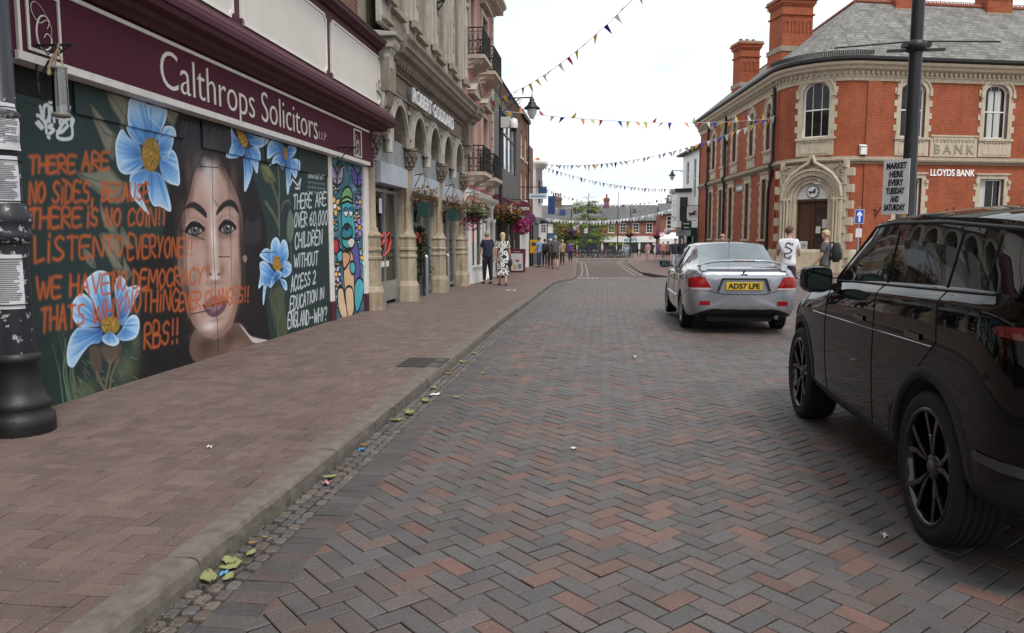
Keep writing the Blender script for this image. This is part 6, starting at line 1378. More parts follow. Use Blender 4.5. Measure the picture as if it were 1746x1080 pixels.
mb = MB(); seam(mb, bv, [(1.93, 1.2), (1.28, 1.565), (.9, 1.585), (.2, 1.575), (-.55, 1.53)], 'L', .012, -.003, 20); mb.build('window_surround', m_plast, suv, uv=False)
for y0 in (1.02, .12):
    mb = decal(bv, [(y0, .985), (y0+.2, .985), (y0+.2, 1.015), (y0, 1.015)], 'L', .01, 2); mb.build('door_handle', m_gblk, suv, uv=False)
decal(bv, [(-.86, 1.09), (-.6, 1.105), (-.57, 1.13), (-.62, 1.145), (-.86, 1.15)], 'L', .006, 3).build('tail_light', mat('dark_red_lens', (.1, .008, .008), .12, 0, coat=.5), suv, uv=False)
decal(bv, [(.45, 1.05), (.85, 1.06), (.85, 1.14), (.45, 1.13)], 'B', .006, 3).build('tail_light', m_red, suv, uv=False); decal(bv, [(-.85, 1.06), (-.45, 1.05), (-.45, 1.13), (-.85, 1.14)], 'B', .006, 3).build('tail_light', m_red, suv, uv=False)
decal(bv, [(3.0, .84), (3.36, .8), (3.3, .9), (2.9, .97)], 'L', .006, 3).build('headlight', mat('lamp_lens', (.3, .3, .32), .05, .3, 30, coat=1.), suv, uv=False)
decal(bv, [(-.86, .55), (-.5, .56), (-.5, .6), (-.86, .6)], 'L', .008, 2).build('bumper_strip', mat('grey_plastic', (.05, .05, .052), .6, .2), suv, uv=False)
decal(bv, [(-.8, .3), (.8, .3), (.75, .48), (-.75, .48)], 'B', .006, 3).build('skid_plate', MATS['grey_plastic'], suv, uv=False)
for s in (-1, 1):                                 # mirror on a stalk
    mb = MB(); rg = []
    for q, (yy, ww, hh) in enumerate(((1.72, .095, .085), (1.78, .112, .098), (1.88, .1, .088), (1.97, .05, .04))): rg.append([(s*(1.04+ww*math.copysign(abs(math.cos(a))**.6, math.cos(a))), yy, 1.205+hh*math.copysign(abs(math.sin(a))**.6, math.sin(a))) for a in [2*math.pi*i/14 for i in range(14)]])
    mb.loft(rg, True, True, True); mb.prism([(s*.86, 1.13), (s*1.02, 1.12), (s*1.02, 1.16), (s*.86, 1.18)], 1.78, 1.88, 'y'); m_ = mb.build('wing_mirror', m_blk, suv, uv=False)
    mb = MB(); mb.box(s*1.04-.078, s*1.04+.078, 1.708, 1.716, 1.14, 1.27); mb.build('mirror_glass', mat('mirror', (.05, .07, .065), .02, 0, metal=1.), m_, uv=False)
mb = MB(); mb.box(-.25, .25, -.9, -.87, .8, .91); mb.build('number_plate', mat('plate_yellow', (.62, .4, .02), .5, .1), suv, uv=False)
mb = MB(); mb.box(-.55, .55, -.6, 3.2, .22, .34); mb.build('underbody', m_plast, suv, uv=False)
suv.location = (2.52, 3.87, 0); suv.rotation_euler = (0, 0, R(-1.0))
# ---------------------------------------------------------------- silver saloon
sal = thing('saloon_car', 'silver saloon with a rear spoiler waiting in the middle of the road', 'car')
SL = [(-1.04, .40, .5, .64, .62, .79, .55, .90, .4, .905, .91), (-.985, .32, .70, .80, .78, .84, .69, .985, .5, 1.0, 1.005), (-.8, .26, .77, .84, .825, .875, .735, 1.02, .5, 1.04, 1.05), (-.32, .22, .79, .85, .835, .885, .76, 1.02, .60, 1.06, 1.08),
      (.3, .2, .80, .85, .838, .88, .79, .965, .545, 1.375, 1.415), (.45, .2, .80, .85, .838, .88, .79, .955, .55, 1.39, 1.43), (1.1, .2, .80, .85, .835, .87, .785, .935, .56, 1.395, 1.44), (1.6, .2, .80, .85, .83, .865, .78, .92, .55, 1.36, 1.4), (2.4, .2, .79, .845, .825, .85, .77, .905, .69, .95, .985),
      (2.5, .21, .78, .84, .82, .845, .75, .9, .55, .92, .94), (3.05, .24, .74, .82, .79, .79, .69, .83, .5, .85, .86), (3.4, .28, .6, .7, .67, .68, .58, .72, .42, .735, .74), (3.5, .33, .42, .52, .5, .6, .42, .64, .3, .65, .655)]
m_sil = car_paint('silver_car_paint', (.36, .375, .41), .75, .26, .5)
def sal_g(i, k):
    if k == 6 and 4 <= i <= 7: return 1
    if k in (7, 8) and i in (3, 7): return 1
    if k in (0, 1): return 2
    return 0
body, bv = shell(SL, .56, [m_sil, m_cgl2, m_plast], sal_g, [(0, .345), (2.6, .345)], sal, .305)
for y in (0, 2.6):
    for s in (-1, 1): wheel(sal, s*.735, y, .305, .2, 'saloon', s)
mb = MB()
for s in ('L', 'R'):
    mb.nxt(); seam(mb, bv, [(2.1, .92), (2.1, .6), (2.0, .3)], s); seam(mb, bv, [(1.05, .94), (1.05, .3)], s); seam(mb, bv, [(.3, .96), (.1, .78), (.34, .55), (.4, .3)], s); seam(mb, bv, [(-.6, .93), (-.8, .66), (-.4, .6)], s)
seam(mb, bv, [(-.6, 1.0), (-.66, .9), (-.5, .68), (-.3, .63), (.3, .63), (.5, .68), (.66, .9), (.6, 1.0)], 'B', .006, -.001)
mb.build_each('door_seam', mat('gap_black'), sal, uv=False)
mb = MB(); seam(mb, bv, [(1.06, .955), (1.02, 1.37)], 'L', .022, -.006); seam(mb, bv, [(.42, .98), (.3, 1.2)], 'L', .014, -.004); mb.build('door_pillar', m_plast, sal, uv=False)
mb = MB(); seam(mb, bv, [(2.2, .5), (.4, .5)], 'L', .016, .002, 20); mb.build('side_strip', m_sil, sal, uv=False)
for s in (-1, 1):
    o = decal(bv, [(s*.49, .73), (s*.81, .73), (s*.81, .875), (s*.7, .9), (s*.585, .895)], 'B', .008, 4).build('tail_light', m_red, sal, uv=False)
    decal(bv, [(s*.485, .70), (s*.79, .70), (s*.79, .736), (s*.5, .736)], 'B', .0075, 3).build('reversing_lens', mat('clear_lens', (.5, .42, .4), .1, .2, 30, coat=1.), o, uv=False)
    decal(bv, [(s*.5, .46), (s*.66, .46), (s*.66, .525), (s*.5, .525)], 'B', .006, 2).build('reflector', m_red, sal, uv=False)
    decal(bv, [(-.9, .74), (-.74, .75), (-.72, .83), (-.82, .87), (-.95, .86)], 'L' if s < 0 else 'R', .008, 3).build('side_light', m_red, sal, uv=False)
PW = .27
mb = decal(bv, [(-.36, .66), (.36, .66), (.40, .86), (-.40, .86)], 'B', .002, 4); mb.build('plate_recess', mat('recess_silver', (.3, .31, .33), .35, .2, 4, .6), sal, uv=False)
hb = on_body(bv, (0, -4, .76), (0, 1, 0), .02)[0]
mb = MB(); mb.box(-PW, PW, hb.y-.004, hb.y+.006, .7, .82); pl = mb.build('number_plate', mat('plate_yellow'), sal, uv=False, bevel=.003)
mb = MB(); mb.ring([(-.4, .68), (-.33, .88), (.33, .88), (.4, .68)], [(-.37, .68), (-.31, .855), (.31, .855), (.37, .68)], hb.y-.008, hb.y+.03, 'y'); mb.build('plate_surround', m_plast, sal, uv=False)
letters('plate_lettering', 'AD57 LFE', .105, (-.235, hb.y-.006, .725), (1, 0), (0, -1), m_black, pl, .002, .004, width=.47)
he = on_body(bv, (0, -4, .945), (0, 1, 0), .008)[0]
mb = MB()                                        # three-diamond badge
for k in range(3):
    a = R(90+120*k); c = Vector((math.cos(a), math.sin(a))); L = .06; q = Vector((-c.y, c.x))
    mb.prism([(0, .945), tuple(Vector((0, .945))+c*L*.5+q*L*.29), tuple(Vector((0, .945))+c*L), tuple(Vector((0, .945))+c*L*.5-q*L*.29)], he.y-.004, he.y+.03, 'y')
mb.build('badge', mat('badge_dark', (.08, .08, .085), .25, 0, metal=.8), sal, uv=False)
mb = MB(); rg = []
for i in range(21):                               # boot spoiler on end feet
    t = i/20*2-1; x = t*.66; z = 1.06+.085*(1-abs(t)**4); y0 = -.93+.1*t*t
    rg.append([(x, y0-.07, z+.01), (x, y0-.075, z-.012), (x, y0+.02, z-.026), (x, y0+.12, z-.022), (x, y0+.14, z-.006), (x, y0+.05, z+.016)])
mb.loft(rg, True, True, True); 
for s in (-1, 1): mb.prism([(-.98, .99), (-.72, 1.02), (-.72, 1.08), (-.95, 1.08)], s*.6-.04, s*.6+.04, 'x')
sp = mb.build('spoiler', m_sil, sal, uv=False)
mb = MB(); mb.box(-.16, .16, -1.01, -.995, 1.135, 1.15); mb.build('brake_light', mat('dark_red_lens', (.08, .01, .01), .15, 0, coat=.5), sp, uv=False)
mb = MB(); mb.tube([(.0, .42, 1.43), (-.0, .3, 1.5), (0, .08, 1.86)], [.012, .005, .003], 6); mb.build('aerial', m_plast, sal, uv=False)
mb = MB(); mb.tube([(.5, -.6, .28), (.5, -1.0, .28)], .035, 12); mb.build('exhaust', mat('brake_steel'), sal, uv=False)
for s in (-1, 1):
    mb = MB(); rg = []
    for yy, ww, hh in ((1.84, .085, .06), (1.88, .1, .07), (1.98, .08, .055), (2.03, .03, .03)): rg.append([(s*(.94+ww*math.copysign(abs(math.cos(a))**.6, math.cos(a))), yy, 1.0+hh*math.copysign(abs(math.sin(a))**.6, math.sin(a))) for a in [2*math.pi*i/12 for i in range(12)]])
    mb.loft(rg, True, True, True); mb.box(min(s*.78, s*.9), max(s*.78, s*.9), 1.9, 1.96, .95, .98); m_ = mb.build('wing_mirror', m_plast, sal, uv=False)
    mb = MB(); mb.box(s*.94-.075, s*.94+.075, 1.832, 1.838, .955, 1.045); mb.build('mirror_glass', MATS['mirror'], m_, uv=False)
for y0 in (1.2, .45): decal(bv, [(y0, .82), (y0+.18, .82), (y0+.18, .85), (y0, .85)], 'L', .01, 2).build('door_handle', m_sil, sal, uv=False)
mb = MB(); mb.box(-.5, .5, -.7, 3.0, .18, .26); mb.build('underbody', m_plast, sal, uv=False)
sal.location = (2.12, 13.0, 0); sal.rotation_euler = (0, 0, R(.6))
# ================================================================ lamp posts, signs, notices
def scroll(mb, c, r0, turns, M=None, wd=.012, sgn=1, n=20, plane='x'):
    pts = []
    for i in range(n+1):
        t = i/n; a = sgn*2*math.pi*turns*t; r = r0*(1-.8*t); p = (r*math.cos(a), r*math.sin(a))
        pts.append((c[0]+p[0], c[1], c[2]+p[1]) if plane == 'x' else (c[0], c[1]+p[0], c[2]+p[1]))
    mb.tube(pts, wd, 5)
def flaky(name):
    """black paint flaking off to a pale undercoat"""
    m, t, b = nodes(name); tc = N(t, 'TexCoord'); n = N(t, 'TexNoise', Scale=17., Detail=7., Roughness=.62); t.links.new(tc.outputs['Object'], n.inputs['Vector'])
    n2 = N(t, 'TexNoise', Scale=2.6, Detail=2.); t.links.new(tc.outputs['Object'], n2.inputs['Vector'])
    ad = N(t, 'Math', operation='MULTIPLY_ADD'); t.links.new(n2.outputs[0], ad.inputs[0]); ad.inputs[1].default_value = .55; t.links.new(n.outputs[0], ad.inputs[2])
    f = ramp(t, ad.outputs[0], [(.865, (0, 0, 0)), (.885, (1, 1, 1))]); t.links.new(mixc(t, f, (.011, .012, .018), (.36, .35, .34)), b.inputs['Base Color']); b.inputs['Roughness'].default_value = .45
    bump(t, b, f, .3, .004); MATS[name] = m; return m
m_flaky = flaky('flaking_black_paint'); m_postb = mat('worn_black_iron', (.01, .0098, .01), .45, .5, 7, .1, bmp=.3, bscale=90)
LX, LY = -4.17, 4.95
post = thing('lamp_post', 'cast iron lamp post with flaking black paint and moulded base at the left edge', 'lamp post', (LX, LY, .1), 0, 'street lamp posts')
mb = MB(); mb.lathe([(.215, .09), (.22, .16), (.215, .23), (.185, .25), (.2, .29), (.2, .33), (.175, .35), (.15, .42), (.138, .5), (.132, .6), (.148, .62), (.148, .66), (.125, .68)], 28, (LX, LY, 0)); mb.build('post_base', m_postb, post)
mb = MB(); mb.lathe([(.118, .67), (.112, 1.46)], 24, (LX, LY, 0)); mb.build('lower_column', m_flaky, post)
mb = MB(); mb.lathe([(.115, 1.45), (.14, 1.47), (.145, 1.53), (.13, 1.55), (.15, 1.6), (.15, 1.66), (.12, 1.7), (.1, 1.76), (.098, 2.3), (.115, 2.32), (.115, 2.36), (.094, 2.38), (.085, 6.6), (.05, 6.7), (.02, 6.9)], 24, (LX, LY, 0)); mb.build('upper_column', m_flaky, post)
def lantern(root, x, y, z, k=1.):
    mb = MB(); mb.lathe([(.03*k, z), (.05*k, z-.05), (.1*k, z-.1), (.09*k, z-.18), (.14*k, z-.22), (.16*k, z-.3), (.3*k, z-.42), (.31*k, z-.46), (.2*k, z-.47)], 18, (x, y, 0)); mb.tube([(x, y, z), (x, y, z+.12*k)], .02*k, 6); o = mb.build('lantern', m_iron_b, root)
    mb = MB(); mb.lathe([(.19*k, z-.47), (.17*k, z-.62), (.08*k, z-.8), (.02*k, z-.84)], 18, (x, y, 0)); mb.build('lantern_glass', mat('lantern_glass', (.6, .63, .64), .08, .1, 3), o)
mb = MB(); mb.tube([(LX, LY, 6.5), (LX+1.3, LY, 6.5)], .03, 8); scroll(mb, (LX+.35, LY, 6.2), .25, 1.4); scroll(mb, (LX+.8, LY, 6.32), .15, 1.4); mb.build('lamp_bracket', m_iron_b, post); lantern(post, LX+1.3, LY, 6.4)
m_paper = mat('notice_paper', (.6, .6, .62), .8, .2, 3, tint=(.8, .78, .75)); m_ink = mat('printed_ink', (.12, .12, .13), .8, 0)
def notice(z0, z1, lab, rad, a0, a1, curl=0., seed=1):
    r = random.Random(seed); t = thing('notice', lab, 'notice', (LX, LY, z0), 0, 'notices tied to the lamp post'); mb = MB(); n = 10; rg = []
    for i in range(n+1):
        a = a0+(a1-a0)*i/n; rg.append([(LX+(rad+.004+.012*curl*math.sin(j*1.4+i*.5)+curl*.03*(j/5))*math.cos(a), LY+(rad+.004+.012*curl*math.sin(j*1.4+i*.5)+curl*.03*(j/5))*math.sin(a), z1-(z1-z0)*j/5) for j in range(6)])
    mb.loft(rg, True); mb.build('paper_sheet', m_paper, t)
    mb = MB()
    for k in range(20):
        z = z1-.05-(z1-z0-.09)*k/20; e = a0+(a1-a0)*r.uniform(.5, .92) if k % 5 == 4 or k == 0 else a0+(a1-a0)*r.uniform(.82, .93); b0 = a0+(a1-a0)*.08; m = 8
        q = [(rad+.007+curl*.02*((z1-z)/(z1-z0))+.014*abs(curl), b0+(e-b0)*i/m) for i in range(m+1)]
        mb.add([(LX+R_*math.cos(a), LY+R_*math.sin(a), z) for R_, a in q]+[(LX+R_*math.cos(a), LY+R_*math.sin(a), z-.006) for R_, a in q], [(i, i+1, m+2+i, m+1+i) for i in range(m)])
    mb.build('printed_lines', m_ink, t)
    mb = MB()
    for z in (z1-.03, z0+.03): mb.tube([(LX+(rad+.012)*math.cos(a), LY+(rad+.012)*math.sin(a), z) for a in np.linspace(0, 6.3, 26)], .004, 4)
    mb.build('cable_tie', m_plast, t)
notice(1.0, 1.38, 'white printed notice low on the flaking lamp post, below the iron collar', .114, R(-135), R(-15), .05, 2)
notice(1.72, 2.06, 'white printed notice in the middle of the lamp post, just above the iron collar', .1, R(-125), R(0), .15, 3)
notice(2.1, 2.42, 'curling white notice highest on the lamp post, its lower corner bent outwards', .1, R(-115), R(10), .7, 4)
# ---------------------------------------------------------------- pole with the market sign
px_, py_ = 3.71, 10.0
t = thing('street_pole', 'tall slim black street pole rising behind the black SUV', 'pole', (px_, py_, 0))
mb = MB(); mb.lathe([(.16, 0), (.15, .9), (.09, 1.0), (.078, 2.9), (.073, 4.0), (.066, 8.2)], 18, (px_, py_, 0)); mb.build('pole_shaft', m_iron_b, t)
mb = MB(); mb.lathe([(.08, 3.72), (.115, 3.74), (.125, 3.79), (.115, 3.84), (.08, 3.86)], 14, (px_, py_, 0)); mb.box(px_-.33, px_+.33, py_-.02, py_+.02, 3.73, 3.76); mb.box(px_-.16, px_+.16, py_-.05, py_+.05, 3.78, 3.83); mb.tube([(px_-.95, py_, 3.8), (px_-.1, py_, 3.85)], .011, 6); mb.tube([(px_+.1, py_, 3.85), (px_+.95, py_, 3.82)], .011, 6); mb.build('cross_arm', m_iron_b, t)
sgn = thing('market_sign', 'white board with black lettering about market days fixed to the slim black pole', 'sign', (px_-.2, py_-.12, 2.1))
MS = Matrix.Translation((px_-.2, py_-.13, 0)) @ Matrix.Rotation(R(-44), 4, 'Z')
mb = MB(MS); mb.box(-.155, .155, 0, .012, 1.78, 2.44); mb.build('sign_board', mat('sign_board_white', (.55, .55, .56), .5, .25, 5), sgn)
for i, wd in enumerate(('MARKET', 'HERE', 'EVERY', 'TUESDAY', 'AND', 'SATURDAY')):
    ww = {'HERE': .16, 'AND': .1, 'EVERY': .18, 'MARKET': .24, 'TUESDAY': .22}.get(wd, .25)
    q = MS @ Vector((-ww/2, -.002, 2.33-i*.1)); al = MS.to_3x3() @ Vector((1, 0, 0)); ou = MS.to_3x3() @ Vector((0, -1, 0)); letters('lettering', wd, .1, q, (al.x, al.y), (ou.x, ou.y), m_black, sgn, .002, .004, width=ww)
mb = MB(); mb.box(px_-.15, px_-.07, py_-.16, py_-.1, 1.72, 1.86); mb.build('sign_clip', mat('amber_plastic', (.3, .17, .04), .5, .3), sgn)
ow = thing('one_way_sign', 'blue one way sign with a white arrow on a grey post before the bank', 'sign', (9.17, 29.2, gz(29.2)))
ox, oy, og = 9.17, 29.2, gz(29.2)
mb = MB(); mb.tube([(ox, oy, og), (ox, oy, 2.6)], .04, 10); mb.build('sign_post', mat('galvanised', (.3, .31, .31), .5, .3, 8, .5), ow)
MO = frame((ox, oy, 0), (1, .1), (.1, -1)); mb = MB(MO); mb.box(-.17, .17, .045, .055, 2.0, 2.5); pl = mb.build('sign_plate', m_white, ow)
mb = MB(MO); mb.box(-.155, .155, .056, .06, 2.015, 2.485); mb.build('blue_face', mat('sign_blue', (.01, .07, .38), .4, .1), pl)
mb = MB(MO); mb.prism([(-.03, 2.06), (.03, 2.06), (.03, 2.3), (.09, 2.26), (.09, 2.33), (0, 2.45), (-.09, 2.33), (-.09, 2.26), (-.03, 2.3)], .061, .064, 'y'); mb.build('arrow', mat('sign_white'), pl, tess=True)
mb = MB(MO); mb.box(-.11, .11, .045, .055, 1.5, 1.82); mb.build('paper_notice', m_paper, ow)
# ---------------------------------------------------------------- street lamps further on
def street_lamp(lab, x, y, h, arm, z=None):
    g = gz(y)+.08; t = thing('lamp_post', lab, 'lamp post', (x, y, g), 0, 'street lamp posts')
    mb = MB(); mb.lathe([(.16, g), (.16, g+.9), (.1, g+1.0), (.075, g+2.5), (.06, h), (.03, h+.1), (.015, h+.5)], 14, (x, y, 0)); mb.build('lamp_column', m_iron_b, t)
    s = 1 if arm > 0 else -1
    mb = MB(); mb.tube([(x, y, h-.02), (x+arm, y, h)], .028, 6); scroll(mb, (x+s*.32, y, h-.24), .2, 1.5, sgn=s); scroll(mb, (x+s*.7, y, h-.16), .12, 1.4, sgn=s); mb.tube([(x, y, h-.55), (x+s*.2, y, h-.45), (x+arm*.6, y, h-.05)], .018, 5); mb.build('lamp_bracket', m_iron_b, t)
    lantern(t, x+arm, y, h+.03, 1.); return t
lp = street_lamp('black lamp post by the coffee shop with its lantern reaching over the pavement', -3.98, 29.5, 6.78, 1.2)
mb = MB(); mb.box(-3.95, -3.6, 29.3, 29.55, 5.65, 6.05); mb.build('camera_bracket', mat('pale_grey_metal', (.5, .5, .5), .4, .2), lp)
cc = thing('security_camera', 'grey and white dome camera fixed to the lamp post by the coffee shop', 'camera', (-3.5, 29.3, 5.6)); mb = MB(); mb.lathe([(.02, 6.0), (.13, 5.95), (.16, 5.75), (.15, 5.62)], 14, (-3.45, 29.3, 0)); mb.build('camera_housing', m_white, cc); mb = MB(); mb.ball((-3.45, 29.3, 5.6), .13, 12, 8); mb.build('camera_dome', m_gblk, cc)
street_lamp('black lamp post by the white building beyond the bank, its arm reaching left', 7.35, 66.5, 7.1, -1.7)
street_lamp('thin black lamp post among the parked bicycles, its arm hidden by flowers', 3.2, 95, 4.9, .5)
street_lamp('thin black lamp post before the leafy tree, carrying red and purple flowers', -3.4, 80, 4.4, .5)
t = thing('flagpole', 'very tall thin bare pole standing among the parked bicycles', 'pole', (1.6, 92, gz(92))); mb = MB(); mb.tube([(1.6, 92, gz(92)), (1.6, 92, 6.8)], [.07, .03], 8); mb.build('pole_shaft', m_iron_b, t)
# ---------------------------------------------------------------- steel bollards, topiary, hanging baskets
def leafy(mb, c, rad, n, sz, seed, sq=(1, 1, 1), shell_=.55):
    r = random.Random(seed)
    for _ in range(n):
        while True:
            p = [r.uniform(-1, 1) for _ in range(3)]; L = math.sqrt(sum(i*i for i in p))
            if shell_ < L < 1: break
        a = r.uniform(0, 6.28); u = Vector((math.cos(a), math.sin(a), r.uniform(-.6, .6))).normalized(); v = u.cross(Vector((r.uniform(-1, 1), r.uniform(-1, 1), 1))).normalized(); s = sz*r.uniform(.6, 1.35)
        q = Vector((c[0]+p[0]*rad*sq[0], c[1]+p[1]*rad*sq[1], c[2]+p[2]*rad*sq[2])); mb.add([q-u*s, q+v*s*.45, q+u*s, q-v*s*.45], [(0, 1, 2, 3)])
def leaf_mat(name, col, var=.5):
    m, t, b = nodes(name); oi = N(t, 'NewGeometry'); r = ramp(t, oi.outputs['Random Per Island'], [(0, tuple(x*(1-var) for x in col)), (1, tuple(min(1, x*(1+var)) for x in col))]); t.links.new(r, b.inputs['Base Color']); b.inputs['Roughness'].default_value = .6; b.inputs['Specular IOR Level'].default_value = .3
    tr = N(t, 'BsdfTranslucent'); t.links.new(r, tr.inputs[0]); mx_ = N(t, 'MixShader'); mx_.inputs[0].default_value = .25; t.links.new(b.outputs[0], mx_.inputs[1]); t.links.new(tr.outputs[0], mx_.inputs[2]); t.links.new(mx_.outputs[0], t.nodes['Material Output'].inputs[0]); MATS[name] = m; return m
LG_ = leaf_mat('green_leaf', (.06, .105, .03)); LDK = leaf_mat('dark_leaf', (.022, .05, .016)); LBR = leaf_mat('dry_leaf', (.2, .11, .055)); FPK = leaf_mat('magenta_petal', (.36, .015, .12), .4); FRD = leaf_mat('red_petal', (.45, .04, .02), .4); FYL = leaf_mat('yellow_petal', (.6, .42, .05), .4); FOR = leaf_mat('orange_petal', (.55, .22, .12), .4); FPU = leaf_mat('purple_petal', (.2, .13, .38), .4); LYG = leaf_mat('yellow_green_leaf', (.24, .24, .05))
m_steel = mat('brushed_steel', (.4, .41, .42), .3, .2, 14, .9)
for y, lab in ((18.75, 'steel bollard beside the clipped shrub, left of the two'), (21.4, 'steel bollard in front of the shop doorway, right of the two')):
    t = tag(bpy.data.objects.new('bollard', None), lab, 'bollard', 'steel bollards by the shop'); COL.objects.link(t); t.location = (-4.42, y, gz(y)+.1)
    mb = MB(); g = gz(y)+.1; mb.lathe([(.06, g), (.06, g+.97)], 14, (-4.42, y, 0)); mb.build('bollard_post', m_steel, t); mb = MB(); mb.lathe([(.065, g+.96), (.06, g+1.0), (.03, g+1.03)], 14, (-4.42, y, 0)); mb.build('bollard_cap', m_steel, t)
t = thing('topiary', 'clipped dark green conical shrub in a grey pot between the stone columns', 'shrub', (-4.62, 19.0, .05)); g = gz(19)+.1
mb = MB(); mb.lathe([(.2, g), (.25, g+.5), (.27, g+.52), (.24, g+.5)], 16, (-4.62, 19.0, 0)); mb.build('plant_pot', mat('grey_pot', (.12, .12, .125), .6, .3), t)
mb = MB(); 
for k in range(7): leafy(mb, (-4.62, 19.0, g+.65+k*.17), .34-.03*k, 240, .035, 40+k, (1, 1, .5), .3)
mb.build('foliage', LDK, t, recalc=False, uv=False); mb = MB(); mb.tube([(-4.62, 19, g+.5), (-4.62, 19, g+1.6)], .03, 6); mb.build('stem', mat('bark', (.08, .06, .045), .9, .3, 9), t)
def basket(lab, x, y, z, r, mats_, bx=None, tr=None, n=420, group='hanging flower baskets', ax=-4.3):
    t = thing('hanging_basket', lab, 'flower basket', (x, y, z), 0, group)
    mb = MB()
    if bx: mb.prism([(x-.14, z+.0), (x+.14, z+.0), (x+.1, z-.3), (x-.1, z-.3)], y-.3, y+.3, 'y')
    else: mb.lathe([(.05, z-r*.55), (r*.5, z-r*.25), (r*.55, z+.02)], 14, (x, y, 0))
    mb.build('basket_pot', mat('green_trough', (.012, .045, .04), .5, .3) if bx else m_plast, t)
    for i, (mm, nn, dx, dz, rr_) in enumerate(mats_): mb = MB(); leafy(mb, (x+dx[0], y+dx[1], z+dz), r*rr_, int(n*nn), r*.11, 70+i*7+int(y*3), (1, 1, .8), .2); mb.build('blooms' if i else 'foliage', mm, t, recalc=False, uv=False)
    mb = MB(); mb.tube([(ax, y, z+.62), (x, y, z+.66), (x, y, z+.6)], .012, 5); mb.tube([(ax, y, z+.35), (x-.1, y, z+.65)], .01, 5)
    for k in range(3): a = 2.1*k; mb.tube([(x, y, z+.62), (x+r*.5*math.cos(a), y+r*.5*math.sin(a), z)], .005, 4)
    mb.build('basket_bracket', m_iron_b, t); return t
basket('dried brown hanging basket in a green trough, nearest of those along the left pavement', -4.0, 17.0, 2.27, .36, [(LBR, 1, (0, 0), .12, 1.), (LG_, .12, (0, 0), .08, .9), (FOR, .06, (0, 0), .1, .9)], True, ax=-4.25)
basket('dried brown hanging basket in a green trough, second along the left pavement', -4.0, 20.3, 2.25, .36, [(LBR, 1, (0, 0), .12, 1.), (LG_, .2, (0, 0), .05, .9), (FPK, .05, (0, 0), .1, .9)], True, ax=-4.25)
basket('flowering hanging basket with orange blooms on top by the white bow shopfront', -4.0, 23.6, 2.25, .5, [(LG_, 1, (0, 0), 0, 1.), (FOR, .3, (0, .1), .3, .75), (FPK, .35, (-.1, -.1), -.25, .8)], n=620)
basket('round hanging basket of red and yellow flowers with trailing magenta blooms on the lamp post', -3.6, 29.2, 2.35, .58, [(LG_, .9, (0, 0), 0, 1.), (FRD, .3, (0, 0), .15, .95), (FYL, .15, (0, 0), 0, .95), (FPK, .9, (.45, .1), -.42, .75)], n=620, ax=-3.95)
for lab, x, y, z, cols in (('hanging basket of red and lilac flowers on the lamp post before the leafy tree', -3.4, 79.8, 2.1, [(LYG, .8, (-.3, 0), .9, 1.), (FRD, .5, (-.5, 0), 0, .6), (FPU, .6, (.0, -.2), -.05, .6), (FRD, .5, (.5, 0), -.05, .6), (LG_, .4, (0, 0), .1, .9)]), ('brown and yellow hanging basket on the lamp post among the bicycles', 3.0, 94.8, 1.9, [(LBR, 1, (-.4, 0), .2, 1.), (FYL, .3, (.3, 0), .3, .5), (FPK, .4, (.6, 0), -.2, .6)]), ('bright pink hanging basket in front of the blue lettered shop', 6.6, 98, 1.7, [(FPK, 1, (.3, 0), .3, .9), (FRD, .5, (-.7, 0), 0, .7), (LG_, .2, (0, 0), .1, 1.)])):
    basket(lab, x, y, z, .85, cols, n=300, group='flower baskets far down the street', ax=x)
t = thing('basket_post', 'thin black post carrying the bright pink flower basket', 'post', (6.6, 98.0, gz(98))); mb = MB(); mb.tube([(6.6, 98, gz(98)), (6.6, 98, 2.4)], .05, 6); mb.build('post_shaft', m_iron_b, t)
# ---------------------------------------------------------------- projecting shop signs, A-board, cash machine
m_wl = mat('white_letters')
def hang_sign(lab, x, y, z, build, name='hanging_sign'):
    t = thing(name, lab, 'shop sign', (x, y, z), 0, 'signs hanging over the left pavement'); build(t, x, y, z); return t
def s_round(t, x, y, z):
    mb = MB(); mb.lathe([(.36, -.04), (.36, .04)], 30, (x, y, z), False, 'y'); o = mb.build('sign_disc', m_cost, t); letters('lettering', 'COSTA', .2, (x-.27, y-.041, z-.06), (1, 0), (0, -1), m_wl, o, .004, .002, width=.54)
    mb = MB(); mb.tube([(-4.5, y, z+.46), (x+.3, y, z+.46)], .02, 6); mb.tube([(x, y, z+.46), (x, y, z+.36)], .015, 5); mb.build('sign_bracket', m_iron_b, t)
hang_sign('round maroon coffee sign hanging over the pavement', -3.85, 36.8, 2.86, s_round)
def s_blue(t, x, y, z):
    mb = MB(); mb.box(x-.55, x+.4, y-.03, y+.03, z+.02, z+.3); mb.build('sign_board', mat('pale_sign', (.55, .62, .66), .5, .2), t); mb = MB(); mb.box(x-.0, x+.4, y-.032, y+.032, z+.31, z+.62); mb.build('blue_panel', mat('deep_blue', (.015, .07, .17), .5, .2), t); mb = MB(); mb.box(x-.45, x+.3, y-.034, y-.03, z+.12, z+.19); mb.build('lettering_line', mat('teal_ink', (.05, .2, .25), .5, 0), t)
    mb = MB(); mb.box(-4.6, x+.4, y-.05, y+.05, z+.63, z+.67); mb.build('sign_bracket', m_black, t)
hang_sign('pale and blue rectangular sign projecting over the pavement above the maroon disc', -3.5, 41.5, 3.55, s_blue)
def s_bann(t, x, y, z): 
    mb = MB(); mb.box(x-.26, x+.26, y-.03, y+.03, z, z+1.3); mb.build('banner_cloth', mat('banner_blue', (.02, .05, .16), .6, .4, 5), t); mb = MB(); mb.tube([(-4.7, y, z+1.32), (x+.3, y, z+1.32)], .02, 5); mb.build('sign_bracket', m_black, t)
hang_sign('narrow dark blue banner sign on the white turret', -3.9, 57, 3.2, s_bann, 'banner_sign')
